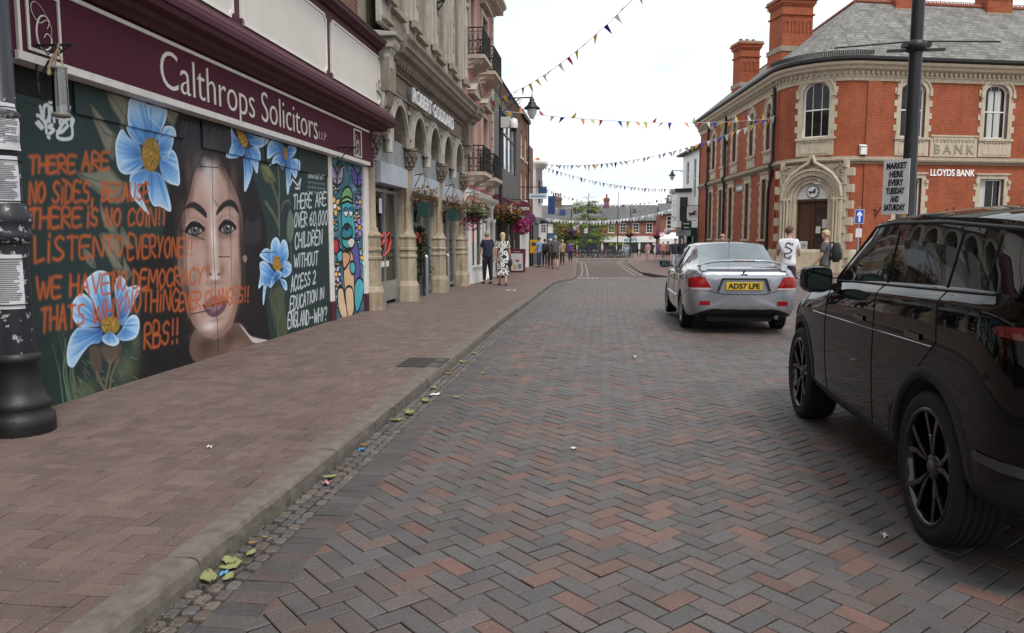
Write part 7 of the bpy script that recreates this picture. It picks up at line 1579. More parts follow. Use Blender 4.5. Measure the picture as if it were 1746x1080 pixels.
def s_fan(t, x, y, z): mb = MB(); mb.lathe([(.3, -.05), (.27, .05)], 16, (x, y, z), False, 'y'); mb.build('sign_disc', mat('purple_sign', (.16, .03, .12), .5, .5, 4), t); mb = MB(); mb.tube([(-4.7, y, z+.3), (x, y, z+.3)], .02, 5); mb.build('sign_bracket', m_black, t)
hang_sign('dark purple and red shop sign behind the maroon disc', -4.1, 42.5, 2.55, s_fan)
ab = thing('a_board', 'maroon framed pavement board with a coffee poster standing outside the coffee shop', 'pavement sign', (-4.05, 36, gz(36)+.1)); g = gz(36)+.1
for s in (-1, 1): MA = Matrix.Translation((-4.05, 36+s*.2, g)) @ Matrix.Rotation(R(-s*10), 4, 'X'); mb = MB(MA); mb.box(-.34, .34, -.02, .02, 0, 1.12); o = mb.build('board_panel', m_cost, ab); \
    (s < 0) and (MB(MA).box(-.28, .28, -.026, -.02, .1, .92).build('poster', m_paper, o), MB(MA).box(-.18, -.02, -.03, -.026, .16, .4).build('yellow_drink', mat('drink_yellow', (.6, .4, .08), .5, .3, 20), o), MB(MA).box(.04, .2, -.03, -.026, .2, .42).build('grey_drink', mat('drink_grey', (.2, .2, .28), .5, .3, 20), o), MB(MA).ball((.02, -.03, .58), .08, 8, 5, (1.3, .06, .8)).build('red_splash', mat('red_vinyl'), o))
MA = Matrix.Translation((-4.05, 35.8, g)) @ Matrix.Rotation(R(10), 4, 'X'); q = MA @ Vector((-.16, -.022, .99)); letters('lettering', 'COSTA', .1, q, (1, 0), (0, -1), m_wl, ab, .003, .001, width=.32)
t = thing('yellow_machine', 'yellow wall machine on the dark shopfront beyond the coffee shop', 'machine', (-4.2, 46.4, 1.0)); mb = MB(); mb.box(-4.45, -4.0, 46.2, 46.6, .55, 1.35); mb.build('machine_case', mat('yellow_case', (.6, .33, .02), .5, .2), t); mb = MB(); mb.box(-4.35, -4.1, 46.18, 46.2, 1.0, 1.2); mb.build('machine_screen', m_glass2, t)
# ---------------------------------------------------------------- bunting
def cloth(name, c):
    m, t, b = nodes(name); b.inputs['Base Color'].default_value = (*c, 1); b.inputs['Roughness'].default_value = .8; tr = N(t, 'BsdfTranslucent'); tr.inputs[0].default_value = (*c, 1); x = N(t, 'MixShader'); x.inputs[0].default_value = .55
    t.links.new(b.outputs[0], x.inputs[1]); t.links.new(tr.outputs[0], x.inputs[2]); t.links.new(x.outputs[0], t.nodes['Material Output'].inputs[0]); return m
FLAG = [cloth('flag_'+n, c) for n, c in (('white', (.75, .76, .78)), ('blue', (.05, .09, .42)), ('yellow', (.75, .58, .12)), ('orange', (.8, .42, .2)), ('lime', (.66, .7, .2)), ('red', (.6, .1, .12)))]
m_string = mat('bunting_string', (.5, .5, .52), .8, 0)
def bunting(lab, a, b_, sag, n, size, order=(0, 1, 2, 3, 0, 5, 4), flip=.0, seed=1, skip=0.):
    r = random.Random(seed); a, b_ = Vector(a), Vector(b_); t = thing('bunting', lab, 'bunting', a, 0, 'strings of bunting across the street')
    P = lambda u: a+(b_-a)*u+Vector((0, 0, -4*sag*u*(1-u)))
    mb = MB(); mb.tube([P(i/24) for i in range(25)], .009, 4); mb.build('string', m_string, t)
    T = (b_-a).normalized(); out = Vector((-T.y, T.x, 0)).normalized()
    for k in range(n):
        if r.random() < skip: continue
        u = (k+.5)/n; p = P(u); s = .86*size*r.uniform(.9, 1.1); sw = r.uniform(-.9, .9); up = 1 if r.random() < flip else -1
        dn = (Vector((0, 0, up))*math.cos(sw)+out*math.sin(sw)*1.).normalized(); w2 = T*s*.36; mb = MB()
        tip = p+dn*s+T*r.uniform(-.15, .15)*s; md = (p+tip)/2+out*s*.08*r.uniform(-1, 1)
        q = [p-w2, p+w2, md+w2*.5, tip, md-w2*.5]; th = out*.003; mb.add([x-th for x in q]+[x+th for x in q], [(0, 1, 2, 3, 4), (9, 8, 7, 6, 5)]+[(i, (i+1) % 5, 5+(i+1) % 5, 5+i) for i in range(5)])
        mb.build('flag', FLAG[order[k % len(order)]], t, uv=False)
def pz(px, py, Y): d = px_ray(px, py); k = Y/d[1]; return (d[0]*k, Y, EYE+d[2]*k)
bunting('bright bunting rising from the pink building up over the camera, nearest and highest string', pz(818, 178, 29.4), pz(1100, -22, 19.5), .5, 21, .34, (4, 3, 5, 4, 2, 1, 0, 5, 4, 2, 0, 1, 0, 5, 4, 3, 2, 1, 0, 5), .0, 3)
bunting('bunting from the lantern by the coffee shop straight across to the bank drainpipe', pz(822, 185, 29.6), pz(1318, 203, 42), .35, 34, .38, (0, 1, 2, 3, 4, 5), .35, 5, .12)
bunting('bunting from the white turret rising to the corner of the bank', pz(926, 280, 54), pz(1322, 197, 41.8), .9, 46, .42, (0, 0, 2, 3, 1, 0, 0, 1, 0, 3), .0, 7)
bunting('bunting descending from the white turret to the white building on the right', pz(926, 284, 54), pz(1158, 322, 64), .5, 38, .4, (0, 0, 0, 1, 0, 0), .0, 9)
bunting('white triangular bunting stretched low across the square before the slate roofs', pz(930, 372, 75), pz(1160, 352, 72), .75, 44, .5, (0, 0, 0), 0, 11)
bunting('pale bunting high over the square behind the bare tree top', pz(930, 322, 80), pz(1160, 330, 82), 1.4, 32, .45, (0, 0, 1, 0), 0, 13)
bunting('multicoloured bunting sagging low against the far roofs on the left', pz(930, 352, 66), pz(1010, 340, 90), .5, 14, .5, (3, 2, 0, 1, 5, 0), 0, 15)
# ---------------------------------------------------------------- litter
r = random.Random(77); mb = MB(); cs = []
for i in range(1500):
    x = -1.735+abs(r.gauss(0, .075)); y = 2.4+r.random()**1.6*14; s = r.uniform(.002, .009); a = r.uniform(0, 6.28); z = .006+r.uniform(0, .004); c_, s_ = math.cos(a)*s, math.sin(a)*s
    mb.add([(x+c_, y+s_, z), (x-s_*.6, y+c_*.6, z+s*.5), (x-c_, y-s_, z), (x+s_*.5, y-c_*.5, z+s*.3)], [(0, 1, 2, 3)]); cs += [(*r.choice(((.12, .085, .05), (.2, .15, .09), (.05, .04, .03), (.32, .28, .22), (.16, .17, .07))), 1)]*4
o = mb.build('gutter_grit', m_block, uv=False, recalc=False); own_colour(o.data, cs); tag(o, kind='stuff')
GR = leaf_mat('wilted_leaf', (.3, .32, .14), .35); TN = leaf_mat('tan_leaf', (.32, .2, .09), .3)
def litter(name, lab, cat, x, y, z, s, m, grp, seed):
    r = random.Random(seed); mb = MB(); n = 9; rg = []
    a = r.uniform(0, 6.28); c, sn = math.cos(a), math.sin(a)
    for i in range(n):
        t = i/(n-1)*2-1; w_ = (1-abs(t)**1.7)*.5+.04; rg.append([(x+(t*c-q*w_*sn)*s, y+(t*sn+q*w_*c)*s, z+.006+s*(.22*abs(q)**1.5*r.uniform(.5, 1.4)+.18*t*t)) for q in (-1, -.5, 0, .5, 1)])
    mb.loft(rg, True); o = mb.build(name, m, uv=False); so_ = o.modifiers.new('thick', 'SOLIDIFY'); so_.thickness = .0015; tag(o, lab, cat, grp)
for i, (x, y, s) in enumerate(((-1.70, 3.02, .05), (-1.66, 3.14, .04), (-1.69, 3.2, .042), (-1.62, 3.04, .03), (-1.64, 3.3, .028), (-1.66, 5.95, .05), (-1.62, 6.2, .055), (-1.6, 6.7, .05), (-1.66, 7.3, .04), (-1.35, 6.9, .03), (-1.68, 4.45, .035), (-1.66, 8.9, .045), (-1.3, 8.2, .03), (-1.65, 9.6, .04))):
    litter('wilted_leaf', ('pale green wilted leaf lying on the gutter setts beside the kerb'), 'leaf', x, y, 0.004, s*1.35, GR, 'wilted leaves in the gutter', i)
for i, (x, y, s) in enumerate(((-1.69, 3.42, .025), (-1.66, 3.5, .018), (-1.7, 5.2, .03), (-1.68, 8.1, .05), (-1.72, 8.3, .045), (-1.6, 4.2, .02))):
    litter('dry_leaf', 'curled tan dry leaf lying against the kerb in the gutter', 'leaf', x, y, .004, s, TN, 'dry leaves in the gutter', 30+i)
def scrap(lab, x, y, z, w_, h, m, seed):
    r = random.Random(seed); a = r.uniform(0, 3.1); M = Matrix.Translation((x, y, z+.004)) @ Matrix.Rotation(a, 4, 'Z'); mb = MB(M); n = 5
    mb.loft([[(w_*(i/n-.5), h*(j/n-.5), .012*math.sin(i*1.7+j)*r.uniform(.2, 1)+.008) for j in range(n+1)] for i in range(n+1)], True); o = mb.build('paper_scrap', m, uv=False); q = o.modifiers.new('thick', 'SOLIDIFY'); q.thickness = .001; tag(o, lab, 'litter', 'scraps of litter on the street')
for i, (lab, x, y, z, w_, h, mm) in enumerate((('small white paper scrap near the black SUV rear wheel', 1.42, 3.9, 0, .05, .025, m_white), ('flat white scrap of paper in the gutter before the drain grate', -1.58, 7.0, .004, .12, .06, m_white), ('small white scrap on the pavement between lamp post and kerb', -2.6, 4.7, .1, .04, .025, m_white), ('crumpled blue plastic scrap lying on the gutter setts', -1.68, 5.08, .004, .05, .04, mat('blue_plastic', (.05, .22, .5), .3, 0)), ('pink scrap of paper on the gutter setts', -1.66, 4.35, .004, .05, .04, mat('pink_plastic', (.55, .25, .25), .4, 0)), ('tiny white scrap in the road right of the gutter', -.2, 5.3, 0, .04, .02, m_white), ('white scrap of paper on the far pavement near the walking couple', -2.6, 21.3, gz(21.3)+.1, .3, .12, m_white), ('white scrap in the road beside the silver car', .4, 9.6, 0, .06, .03, m_white), ('blue and green sweet wrapper among the wilted leaves', -1.66, 3.08, .004, .04, .03, mat('foil_blue', (.1, .3, .5), .3, 0)))): scrap(lab, x, y, z, w_, h, mm, 50+i)
# ================================================================ the far side of the square
m_rb3 = brick('far_red_brick', (.27, .1, .055), (.23, .085, .05), (.25, .19, .15), amt=.35); m_sl2 = brick('far_slate', (.17, .17, .17), (.12, .12, .125), (.08, .08, .08), .5, .35, .02, amt=.6)
def px_x(px, Y): d = px_ray(px, 405); return d[0]/d[1]*Y
def hz(py, Y): return EYE+(405-py)/1300*Y*1.005
def far_house(name, lab, x0, x1, Y, ze, zr, wins, shop, wallm, deep=9, roofm=None):
    g = gz(Y); t = thing(name, lab, 'building', ((x0+x1)/2, Y, g)); M = frame((0, Y, 0), (1, 0), (0, -1)); ops = [(u-w_/2, u+w_/2, za, zb) for u, w_, za, zb in wins]
    mb = MB(M); wall(mb, x0, x1, g-.2, ze, ops, .12); mb.box(x0, x1, -deep, -.2, g-.2, ze); mb.build('wall', wallm, t)
    mb = MB(); mb.prism([(Y-.35, ze-.05), (Y+deep/2, zr), (Y+deep+.2, ze-.05)], x0-.1, x1+.1, 'x'); r = mb.build('roof', roofm or m_sl2, t)
    mb = MB(); mb.tube([(x0, Y-.38, ze), (x1, Y-.38, ze)], .09, 6); mb.build('gutter', m_gut, r)
    for u, w_, za, zb in wins: sash(t, M, u, za, w_, zb-za, 0, .05, m_white, m_glass, 2, 3, .06, .1, m_white)
    if shop: shop(t, M, g)
    return t, r
Y = 141
def shop1(t, M, g):
    mb = MB(M); mb.box(-.6, 9.4, .01, .35, hz(413, Y), hz(403, Y)); f = mb.build('fascia', m_white, t); letters('lettering', 'savers', 1.0, (px_x(1064, Y), Y-.36, hz(411.3, Y)), (1, 0), (0, -1), mat('teal_lettering', (.03, .22, .36), .5, 0), f, .02, .02, width=2.3)
    mb = MB(M); mb.box(-.5, 9.3, .01, .05, g, hz(413, Y)); mb.build('shop_window', m_glass2, t)
    mb = MB(M)
    for u in (-.5, 2.2, 3.3, 6.2, 8.9): mb.box(u, u+.35, .05, .2, g, hz(413, Y))
    mb.build('shopfront', m_white, t)
WZ = (hz(397.5, Y), hz(381.5, Y)); t, r = far_house('brick_shop_row', 'long red brick building with slate roof and a white shop fascia lettered in blue', -.9, 9.6, Y, hz(378, Y), hz(350, Y), [(px_x(p, Y), 1.15, *WZ) for p in (1042, 1062, 1084, 1107)], shop1, m_rb3)
def far_chim(px, w_, ytop, ybot, Y_, m, r, n): x = px_x(px, Y_); mb = MB(); mb.box(x-w_/2, x+w_/2, Y_+3.5, Y_+4.6, hz(ybot, Y_), hz(ytop, Y_)); mb.box(x-w_/2-.12, x+w_/2+.12, Y_+3.4, Y_+4.7, hz(ytop, Y_)-.5, hz(ytop, Y_)-.2); c = mb.build('chimney', m, r); [MB().lathe([(.17, hz(ytop, Y_)), (.13, hz(ytop, Y_)+.75)], 8, (x-w_/2+w_*(k+.5)/n, Y_+4, 0)).build('chimney_pot', m_terra, c) for k in range(n)]
far_chim(1033.5, 1.0, 338, 358, Y, m_rb3, r, 1)
def shop2(t, M, g): mb = MB(M); mb.prism([(.01, hz(397, 120)), (1.2, hz(407, 120)), (1.2, hz(416, 120)), (1.15, hz(416, 120)), (1.15, hz(408, 120)), (.01, hz(399, 120))], px_x(1124, 120), px_x(1166, 120), 'x'); mb.build('awning', m_white, t); mb = MB(M); mb.box(px_x(1126, 120), px_x(1165, 120), .01, .05, g, hz(405, 120)); mb.build('shop_window', m_glass2, t)
far_house('brick_corner_shop', 'red brick shop with one white four pane window over a white awning', px_x(1125, 120), px_x(1170, 120), 120, hz(367, 120), hz(347, 120), [(px_x(1143.5, 120), 1.35, hz(391, 120), hz(370, 120))], shop2, m_rb3)
def shop3(t, M, g):
    mb = MB(M)
    for p0, p1 in ((934, 943), (977, 988), (996, 1003)): mb.nxt().box(px_x(p0, 138), px_x(p1, 138), .01, .04, hz(398, 138), hz(382, 138))
    mb.build_each('cream_panel', m_cream, t); mb = MB(M); mb.box(px_x(934, 138), px_x(946, 138), .01, .06, g, hz(400, 138)); mb.build('blue_door', mat('deep_blue'), t); mb = MB(M); mb.box(px_x(950, 138), px_x(1018, 138), .01, .06, g, hz(404, 138)); mb.build('shop_window', mat('far_dark_glass', (.02, .03, .05), .2, .3), t)
t, r = far_house('timbered_building', 'dark fronted building with cream panels under a grey slate roof left of the tree', px_x(932, 138), px_x(1024, 138), 138, hz(380, 138), hz(349, 138), [], shop3, mat('dark_timber', (.04, .04, .05), .7, .3)); far_chim(947, 1.7, 336, 356, 138, m_brown, r, 4)
x = px_x(958, 137.6); mb = MB(); mb.box(x-.5, x+.5, 139.5, 141, hz(372, 138), hz(358, 138)); mb.build('dormer', mat('banner_blue'), r)
far_house('grey_roofed_house', 'house with a high grey slate roof rising beyond the brick corner shop', px_x(1140, 165), px_x(1200, 165), 165, hz(347, 165), hz(333, 165), [], None, m_rb3)
far_house('pale_house', 'pale rendered house far left beyond the white side building', px_x(890, 150), px_x(931, 150), 150, hz(378, 150), hz(350, 150), [(px_x(926, 150), 1.2, hz(398, 150), hz(384, 150))], None, m_cream)
# white building beyond the bank, with its bay and green shop
t = thing('white_building', 'white rendered building with a projecting upstairs bay and green shop beside the bank', 'building', (7.2, 63, gz(63))); MV = frame((BE.x-.05, BE.y+.1, 0), -TL, (TL.y, -TL.x)); g = gz(63)
mb = MB(MV); ops = [(1.0, 1.9, 4.6, 7.6), (3.6, 4.6, 5.8, 7.6)]; wall(mb, .05, 6.0, g-.2, 8.3, ops); mb.box(.05, 6.0, -8, -.3, g-.2, 8.3); mb.build('wall', m_white, t)
for u0, u1, z0, z1 in ops: sash(t, MV, (u0+u1)/2, z0, u1-u0, z1-z0, 0, .08, m_white, m_glass, 2, 2)
mb = MB(MV); mb.prism([(.5, 8.2), (.5, 8.35), (-3, 10.2), (-8, 8.3)], -.0, 6.4, 'x'); mb.build('roof', m_sl2, t)
mb = MB(MV); mb.prism([(2.6, 0), (3.1, 1.0), (5.4, 1.0), (5.9, 0)], 2.3, 5.1, 'z'); o = mb.build('bay', m_white, t); mb = MB(MV); mb.prism([(2.4, 0), (3.0, 1.2), (5.5, 1.2), (6.1, 0)], 5.1, 5.4, 'z'); mb.build('bay_cornice', m_black, o); mb = MB(MV); mb.box(3.4, 4.1, 1.0, 1.02, 2.8, 4.7); mb.nxt().box(4.4, 5.1, 1.0, 1.02, 2.8, 4.7); mb.nxt().add([(2.72, .24, 2.8), (3.0, .8, 2.8), (3.0, .8, 4.7), (2.72, .24, 4.7), (2.7, .25, 2.8), (2.98, .81, 2.8), (2.98, .81, 4.7), (2.7, .25, 4.7)], [(0, 1, 2, 3), (7, 6, 5, 4), (0, 1, 5, 4), (2, 3, 7, 6)]); mb.build_each('bay_window', m_glass2, o)
mb = MB(MV); mb.box(.1, 5.9, .01, .5, 1.6, 2.25); mb.box(.1, .6, .01, .3, g-.1, 1.6); mb.box(2.4, 2.8, .01, .3, g-.1, 1.6); mb.box(5.4, 5.9, .01, .3, g-.1, 1.6); mb.box(.1, 5.9, .01, .2, g-.1, g+.6); mb.build('green_shopfront', mat('dark_green_paint', (.012, .045, .033), .4, .2), t)
mb = MB(MV); mb.box(.6, 5.4, .02, .1, g+.6, 1.6); mb.build('shop_window', m_glass, t)
q = MV @ Vector((-1.2, .9, 3.0)); hs = thing('horse_sign', 'white hanging sign with a black horse at the far end of the bank', 'sign', q, 0); mb = MB(MV); mb.box(-1.24, -1.18, .3, 1.1, 2.9, 3.75); o = mb.build('sign_board', MATS['sign_white'], hs); mb = MB(MV); mb.tube([(-1.2, 0, 3.85), (-1.2, 1.3, 3.85)], .03, 6); mb.build('sign_bracket', m_iron_b, hs); mb = MB(MV); mb.prism([(.7-x_*1.1, 3.25+z_*1.1) for x_, z_ in HORSE], -1.27, -1.241, 'x'); mb.build('horse_emblem', m_black, o, tess=True)
q = MV @ Vector((.6, .9, 2.2)); hs = thing('dark_shop_sign', 'dark green hanging sign with pale lettering under the white horse sign', 'sign', q, 0); mb = MB(MV); mb.box(.57, .63, .35, 1.15, 2.05, 2.75); o = mb.build('sign_board', mat('dark_green_paint'), hs); mb = MB(MV); mb.box(.56, .57, .5, 1.0, 2.5, 2.6); mb.box(.56, .57, .55, .95, 2.2, 2.3); mb.build('lettering_line', m_cream, o); mb = MB(MV); mb.tube([(.6, 0, 2.8), (.6, 1.2, 2.8)], .025, 5); mb.build('sign_bracket', m_iron_b, hs)
q = MV @ Vector((6.6, 1.4, 1.9)); hs = thing('globe_lamp', 'round cream wall lamp on the corner of the white building', 'lamp', q, 0); mb = MB(MV); mb.ball((6.0, 1.2, 2.0), .28, 12, 8); mb.build('lamp_globe', m_cream, hs); mb = MB(MV); mb.tube([(5.8, 0, 2.2), (6.0, 1.2, 2.35)], .04, 6); mb.build('lamp_bracket', m_iron_b, hs)
# ---------------------------------------------------------------- trees
def tree(lab, x, y, z_top, r, n, lm, seed, shape='cone', z_bot=0.6, name='tree'):
    g = gz(y); R2 = random.Random(seed); t = thing(name, lab, 'tree', (x, y, g)); mb = MB(); H = z_top-g
    mb.tube([(x, y, g), (x+.05, y, g+H*.4), (x-.05, y, g+H*.75), (x, y, z_top)], [.16, .11, .06, .015], 7); cr = MB()
    nb = 46
    for i in range(nb):
        f = .18+.8*i/nb; z = g+H*f; a = i*2.4; L = r*(1.05-f)**.7*R2.uniform(.7, 1.2) if shape == 'cone' else r*math.sqrt(max(.05, 1-(2*f-1)**2))*R2.uniform(.7, 1.1)
        e = Vector((x+L*math.cos(a), y+L*math.sin(a), z+L*R2.uniform(-.25, .12))); s0 = Vector((x, y, z-.1)); mb.tube([s0, (s0+e)/2+Vector((0, 0, .12)), e], [.035, .022, .006], 5)
        if f > .86 and shape == 'cone': continue
        for k in range(7): p = s0.lerp(e, R2.uniform(.25, 1.)); leafy(cr, (p.x, p.y, p.z-.08), R2.uniform(.3, .6), n, .15, seed*100+i*7+k, (1, 1, .45), .0)
    mb.build('trunk', MATS['bark'], t); cr.build('crown', lm, t, recalc=False, uv=False)
tree('leafy green tree with a bare branching top behind the parked bicycles', px_x(1003, 104), 104, 7.6, 5.2, 20, leaf_mat('fresh_leaf', (.2, .28, .06), .5), 5)
tree('low bushy green tree left of the bare topped tree', px_x(970, 108), 108, 2.9, 2.2, 14, leaf_mat('mid_leaf', (.09, .15, .035), .5), 6, 'round')
tree('yellow green young tree behind the red and lilac flower basket', px_x(957, 112), 112, 4.3, 1.3, 7, LYG, 8, 'round')
# ---------------------------------------------------------------- bicycles in the rack
def bike(m, lab):
    t = thing('bicycle', lab, 'bicycle', (0, 0, 0), 0, 'bicycles parked across the square')
    for y_ in (-.52, .52):
        mb = MB(); n = 18; mb.tube([(0, y_+.33*math.cos(2*math.pi*i/n), .34+.33*math.sin(2*math.pi*i/n)) for i in range(n+1)], .03, 5, False); w_ = mb.build('wheel', m_tyre, t, uv=False)
        mb = MB()
        for k in range(8): a = math.pi*k/8; mb.tube([(0, y_-.31*math.cos(a), .34-.31*math.sin(a)), (0, y_+.31*math.cos(a), .34+.31*math.sin(a))], .004, 3)
        mb.build('spokes', m_steel, w_, uv=False)
    mb = MB(); bb, st_, hd = (0, -.05, .3), (0, -.2, .82), (0, .36, .86)
    for a, b_ in ((bb, st_), (bb, (0, .38, .76)), ((0, -.18, .76), hd), ((0, -.52, .34), bb), ((0, -.52, .34), (0, -.18, .76)), (hd, (0, .52, .34)), (hd, (0, .34, .98))): mb.tube([a, b_], .026, 6)
    mb.build('frame', m, t, uv=False); mb = MB(); mb.prism([(-.06, -.3), (.06, -.3), (.02, -.05), (-.02, -.05)], .85, .9, 'z'); mb.tube([st_, (0, -.21, .87)], .014, 6); mb.build('saddle', m_plast, t, uv=False)
    mb = MB(); mb.tube([(-.28, .3, 1.0), (-.1, .36, .99), (.1, .36, .99), (.28, .3, 1.0)], .014, 6); mb.build('handlebar', m_plast, t, uv=False); return t
bl = 'bicycle with a {} frame parked in the crowded rack across the square'
protos = [bike(m, bl.format(c)) for m, c in ((m_black, 'black'), (mat('red_frame', (.35, .03, .03), .4, .1), 'red'), (m_silrim, 'silver'))]
rb_ = random.Random(12); used = set()
for i in range(17):
    k = (0, 1, 0, 2)[i % 4] if i % 4 != 1 or i % 8 == 1 else 0; o = protos[k] if k not in used else copy_tree(protos[k]); used.add(k); xx = px_x(978+i*5.6, 86); yy = 86+rb_.uniform(-1.5, 1.5); o.location = (xx, yy, gz(yy)+.03); o.rotation_euler = (R(rb_.uniform(-5, 5)), 0, R(rb_.choice((60, 75, 100, 120, 90))+rb_.uniform(-10, 10)))
cb = thing('utility_cabinet', 'pale grey utility cabinet beside the last of the parked bicycles', 'cabinet', (px_x(1069, 97), 97, gz(97))); mb = MB(); xc = px_x(1069, 97); g = gz(97); mb.box(xc-.5, xc+.5, 97, 97.6, g, g+1.35); mb.prism([(xc-.55, g+1.35), (xc, g+1.6), (xc+.55, g+1.35)], 96.95, 97.65, 'y'); mb.build('cabinet_case', m_panel, cb); mb = MB(); mb.box(xc-.42, xc+.42, 96.97, 96.999, g+.15, g+1.25); mb.build('cabinet_door', m_panel2, cb)
for k, p in enumerate((1084, 1096)):
    xb = px_x(p, 99); g = gz(99)+.03; t = tag(bpy.data.objects.new('bench', None), 'dark slatted bench in front of the blue lettered shop', 'bench', 'benches across the square'); COL.objects.link(t); t.location = (xb, 99, g); mb = MB()
    for j in range(4): mb.box(xb-.7, xb+.7, 98.8+j*.12, 98.9+j*.12, g+.42, g+.46)
    mb.build('seat', m_plast, t); mb = MB(); [mb.box(xb-.7, xb+.7, 99.3, 99.33, g+.55+j*.14, g+.65+j*.14) for j in range(3)]; mb.build('backrest', m_plast, t)
    for s in (-1, 1): mb = MB(); mb.box(xb+s*.6-.03, xb+s*.6+.03, 98.8, 99.3, g, g+.42); mb.build('leg', m_plast, t)
t = thing('white_post', 'short white topped post in front of the bicycle rack', 'post', (px_x(984, 92), 92, gz(92))); mb = MB(); mb.tube([(px_x(984, 92), 92, gz(92)), (px_x(984, 92), 92, .4)], .05, 8); mb.build('post_shaft', m_white, t); mb = MB(); mb.ball((px_x(984, 92), 92, .45), .08, 8, 5); mb.build('post_cap', m_white, t)
# ================================================================ people: one skinned body each, clothes as children
def skin(name, V, E, m, parent, sub=1, root=None):
    ids = list(V); ix = {k: i for i, k in enumerate(ids)}; me = bpy.data.meshes.new(name); me.from_pydata([V[k][0] for k in ids], [(ix[a], ix[b_]) for a, b_ in E], [])
    o = bpy.data.objects.new(name, me); COL.objects.link(o); o.modifiers.new('skin', 'SKIN').use_smooth_shade = True
    sv = me.skin_vertices[0].data
    for k in ids: r = V[k][1]; sv[ix[k]].radius = r if isinstance(r, tuple) else (r, r); sv[ix[k]].use_root = (k == (root or ids[0]))
    s = o.modifiers.new('sub', 'SUBSURF'); s.levels = s.render_levels = sub
    dg = bpy.context.evaluated_depsgraph_get(); m2 = bpy.data.meshes.new_from_object(o.evaluated_get(dg)); bpy.data.objects.remove(o)
    m2.materials.clear(); m2.materials.append(m); o = bpy.data.objects.new(name, m2); COL.objects.link(o); o.parent = parent; return o
SKIN = mat('skin_tone', (.5, .28, .2), .55, .2, 9, tint=(.85, .7, .65))
def person(lab, x, y, z, rz, H=1.72, top=(.1, .1, .1), legs=(.03, .03, .04), shoe=(.02, .02, .02), hair=(.1, .06, .04), hairlen=0, sleeve='short', bottom='trousers', stride=.0, arm=(10, 10), bend=(15, 15), turn=0., dress=None, hat=None, hands=True, detail=True, fat=1.):
    t = thing('person', lab, 'person', (0, 0, 0)); k = H/1.75; V = {}
    a1, a2 = stride, -stride
    V['pel'] = ((0, 0, .95), (.135*fat, .1*fat)); V['spi'] = ((0, .0, 1.14), (.13*fat, .098*fat)); V['che'] = ((0, -.005, 1.33), (.155*fat, .1*fat)); V['nkb'] = ((0, -.015, 1.47), (.07, .065)); V['nck'] = ((0, .0, 1.54), .052)
    tx, ty = math.sin(R(turn)), math.cos(R(turn)); V['jaw'] = ((-tx*.025, ty*.025, 1.585), (.062, .07)); V['hed'] = ((-tx*.012, ty*.012, 1.655), (.078, .092)); V['crn'] = ((0, -.005, 1.725), (.058, .068)); V['nos'] = ((-tx*.105, ty*.105, 1.625), .014)
    E = [('pel', 'spi'), ('spi', 'che'), ('che', 'nkb'), ('nkb', 'nck'), ('nck', 'jaw'), ('jaw', 'hed'), ('hed', 'crn'), ('jaw', 'nos')]
    F = []
    for i, s in enumerate((-1, 1)):
        a = R((a1, a2)[i]); kb = R(max(0, -(a1, a2)[i])*.9); n = 'LR'[i]
        hp = Vector((s*.09, 0, .88)); kn = hp+Vector((s*.012, math.sin(a)*.41, -math.cos(a)*.41)); an = kn+Vector((0, math.sin(a-kb)*.40, -math.cos(a-kb)*.40)); to = an+Vector((s*.03, .15*math.cos(kb), -.045-.06*math.sin(kb)))
        V['hip'+n] = (hp, .088*fat); V['kne'+n] = (kn, .058); V['ank'+n] = (an, .038); V['toe'+n] = (to, (.04, .026)); E += [('pel', 'hip'+n), ('hip'+n, 'kne'+n), ('kne'+n, 'ank'+n), ('ank'+n, 'toe'+n)]
        b_ = R(arm[i]); c = R(arm[i]+bend[i]); sh = Vector((s*.175, -.01, 1.41)); el = sh+Vector((s*.05, math.sin(b_)*.28, -math.cos(b_)*.28)); wr = el+Vector((s*.0, math.sin(c)*.25, -math.cos(c)*.25)); dr = (wr-el).normalized(); pa = wr+dr*.07
        V['sho'+n] = (sh, .056); V['elb'+n] = (el, .04); V['wri'+n] = (wr, .026); V['pal'+n] = (pa, (.03, .018)); E += [('che', 'sho'+n), ('sho'+n, 'elb'+n), ('elb'+n, 'wri'+n), ('wri'+n, 'pal'+n)]
        if hands:
            fw = Vector((0, 1, 0))-dr*dr.y; fw = fw.normalized() if fw.length > .1 else Vector((0, 0, 1))
            for q, (of, ln) in enumerate(((.027, .07), (.009, .08), (-.009, .075), (-.026, .058), (.03, .045))):
                p0 = pa+fw*of+dr*(.03 if q < 4 else -.02); p1 = p0+dr*ln*.5+(fw*.02 if q == 4 else Vector((-s*.005, 0, 0))); p2 = p1+dr*ln*.45+Vector((-s*.014, 0, 0))
                for nm, pp in (('a', p0), ('b', p1), ('c', p2)): V[f'f{n}{q}{nm}'] = (pp, .0085)
                E += [('pal'+n, f'f{n}{q}a'), (f'f{n}{q}a', f'f{n}{q}b'), (f'f{n}{q}b', f'f{n}{q}c')]
    lo = min(V['toeL'][0].z, V['toeR'][0].z)-.028
    V = {q: (tuple(Vector(p)*1-Vector((0, 0, lo))), r) for q, (p, r) in V.items()}
    skin('body', V, E, SKIN, t, 1 if hands else 1, 'pel')
    def grow(ks, g, extra=None): W = {q: (V[q][0], tuple(i+g for i in V[q][1]) if isinstance(V[q][1], tuple) else V[q][1]+g) for q in ks}; W.update(extra or {}); return W
    def lerp(a, b_, f): return tuple(Vector(V[a][0]).lerp(Vector(V[b_][0]), f))
    mt = mat('cloth_%.2f_%.2f_%.2f' % top, top, .85, .35, 7, bmp=.25, bscale=25); ml = mat('cloth_%.2f_%.2f_%.2f' % legs, legs, .85, .3, 7, bmp=.25, bscale=25)
    f = {'short': .72, 'long': 1.0}[sleeve]
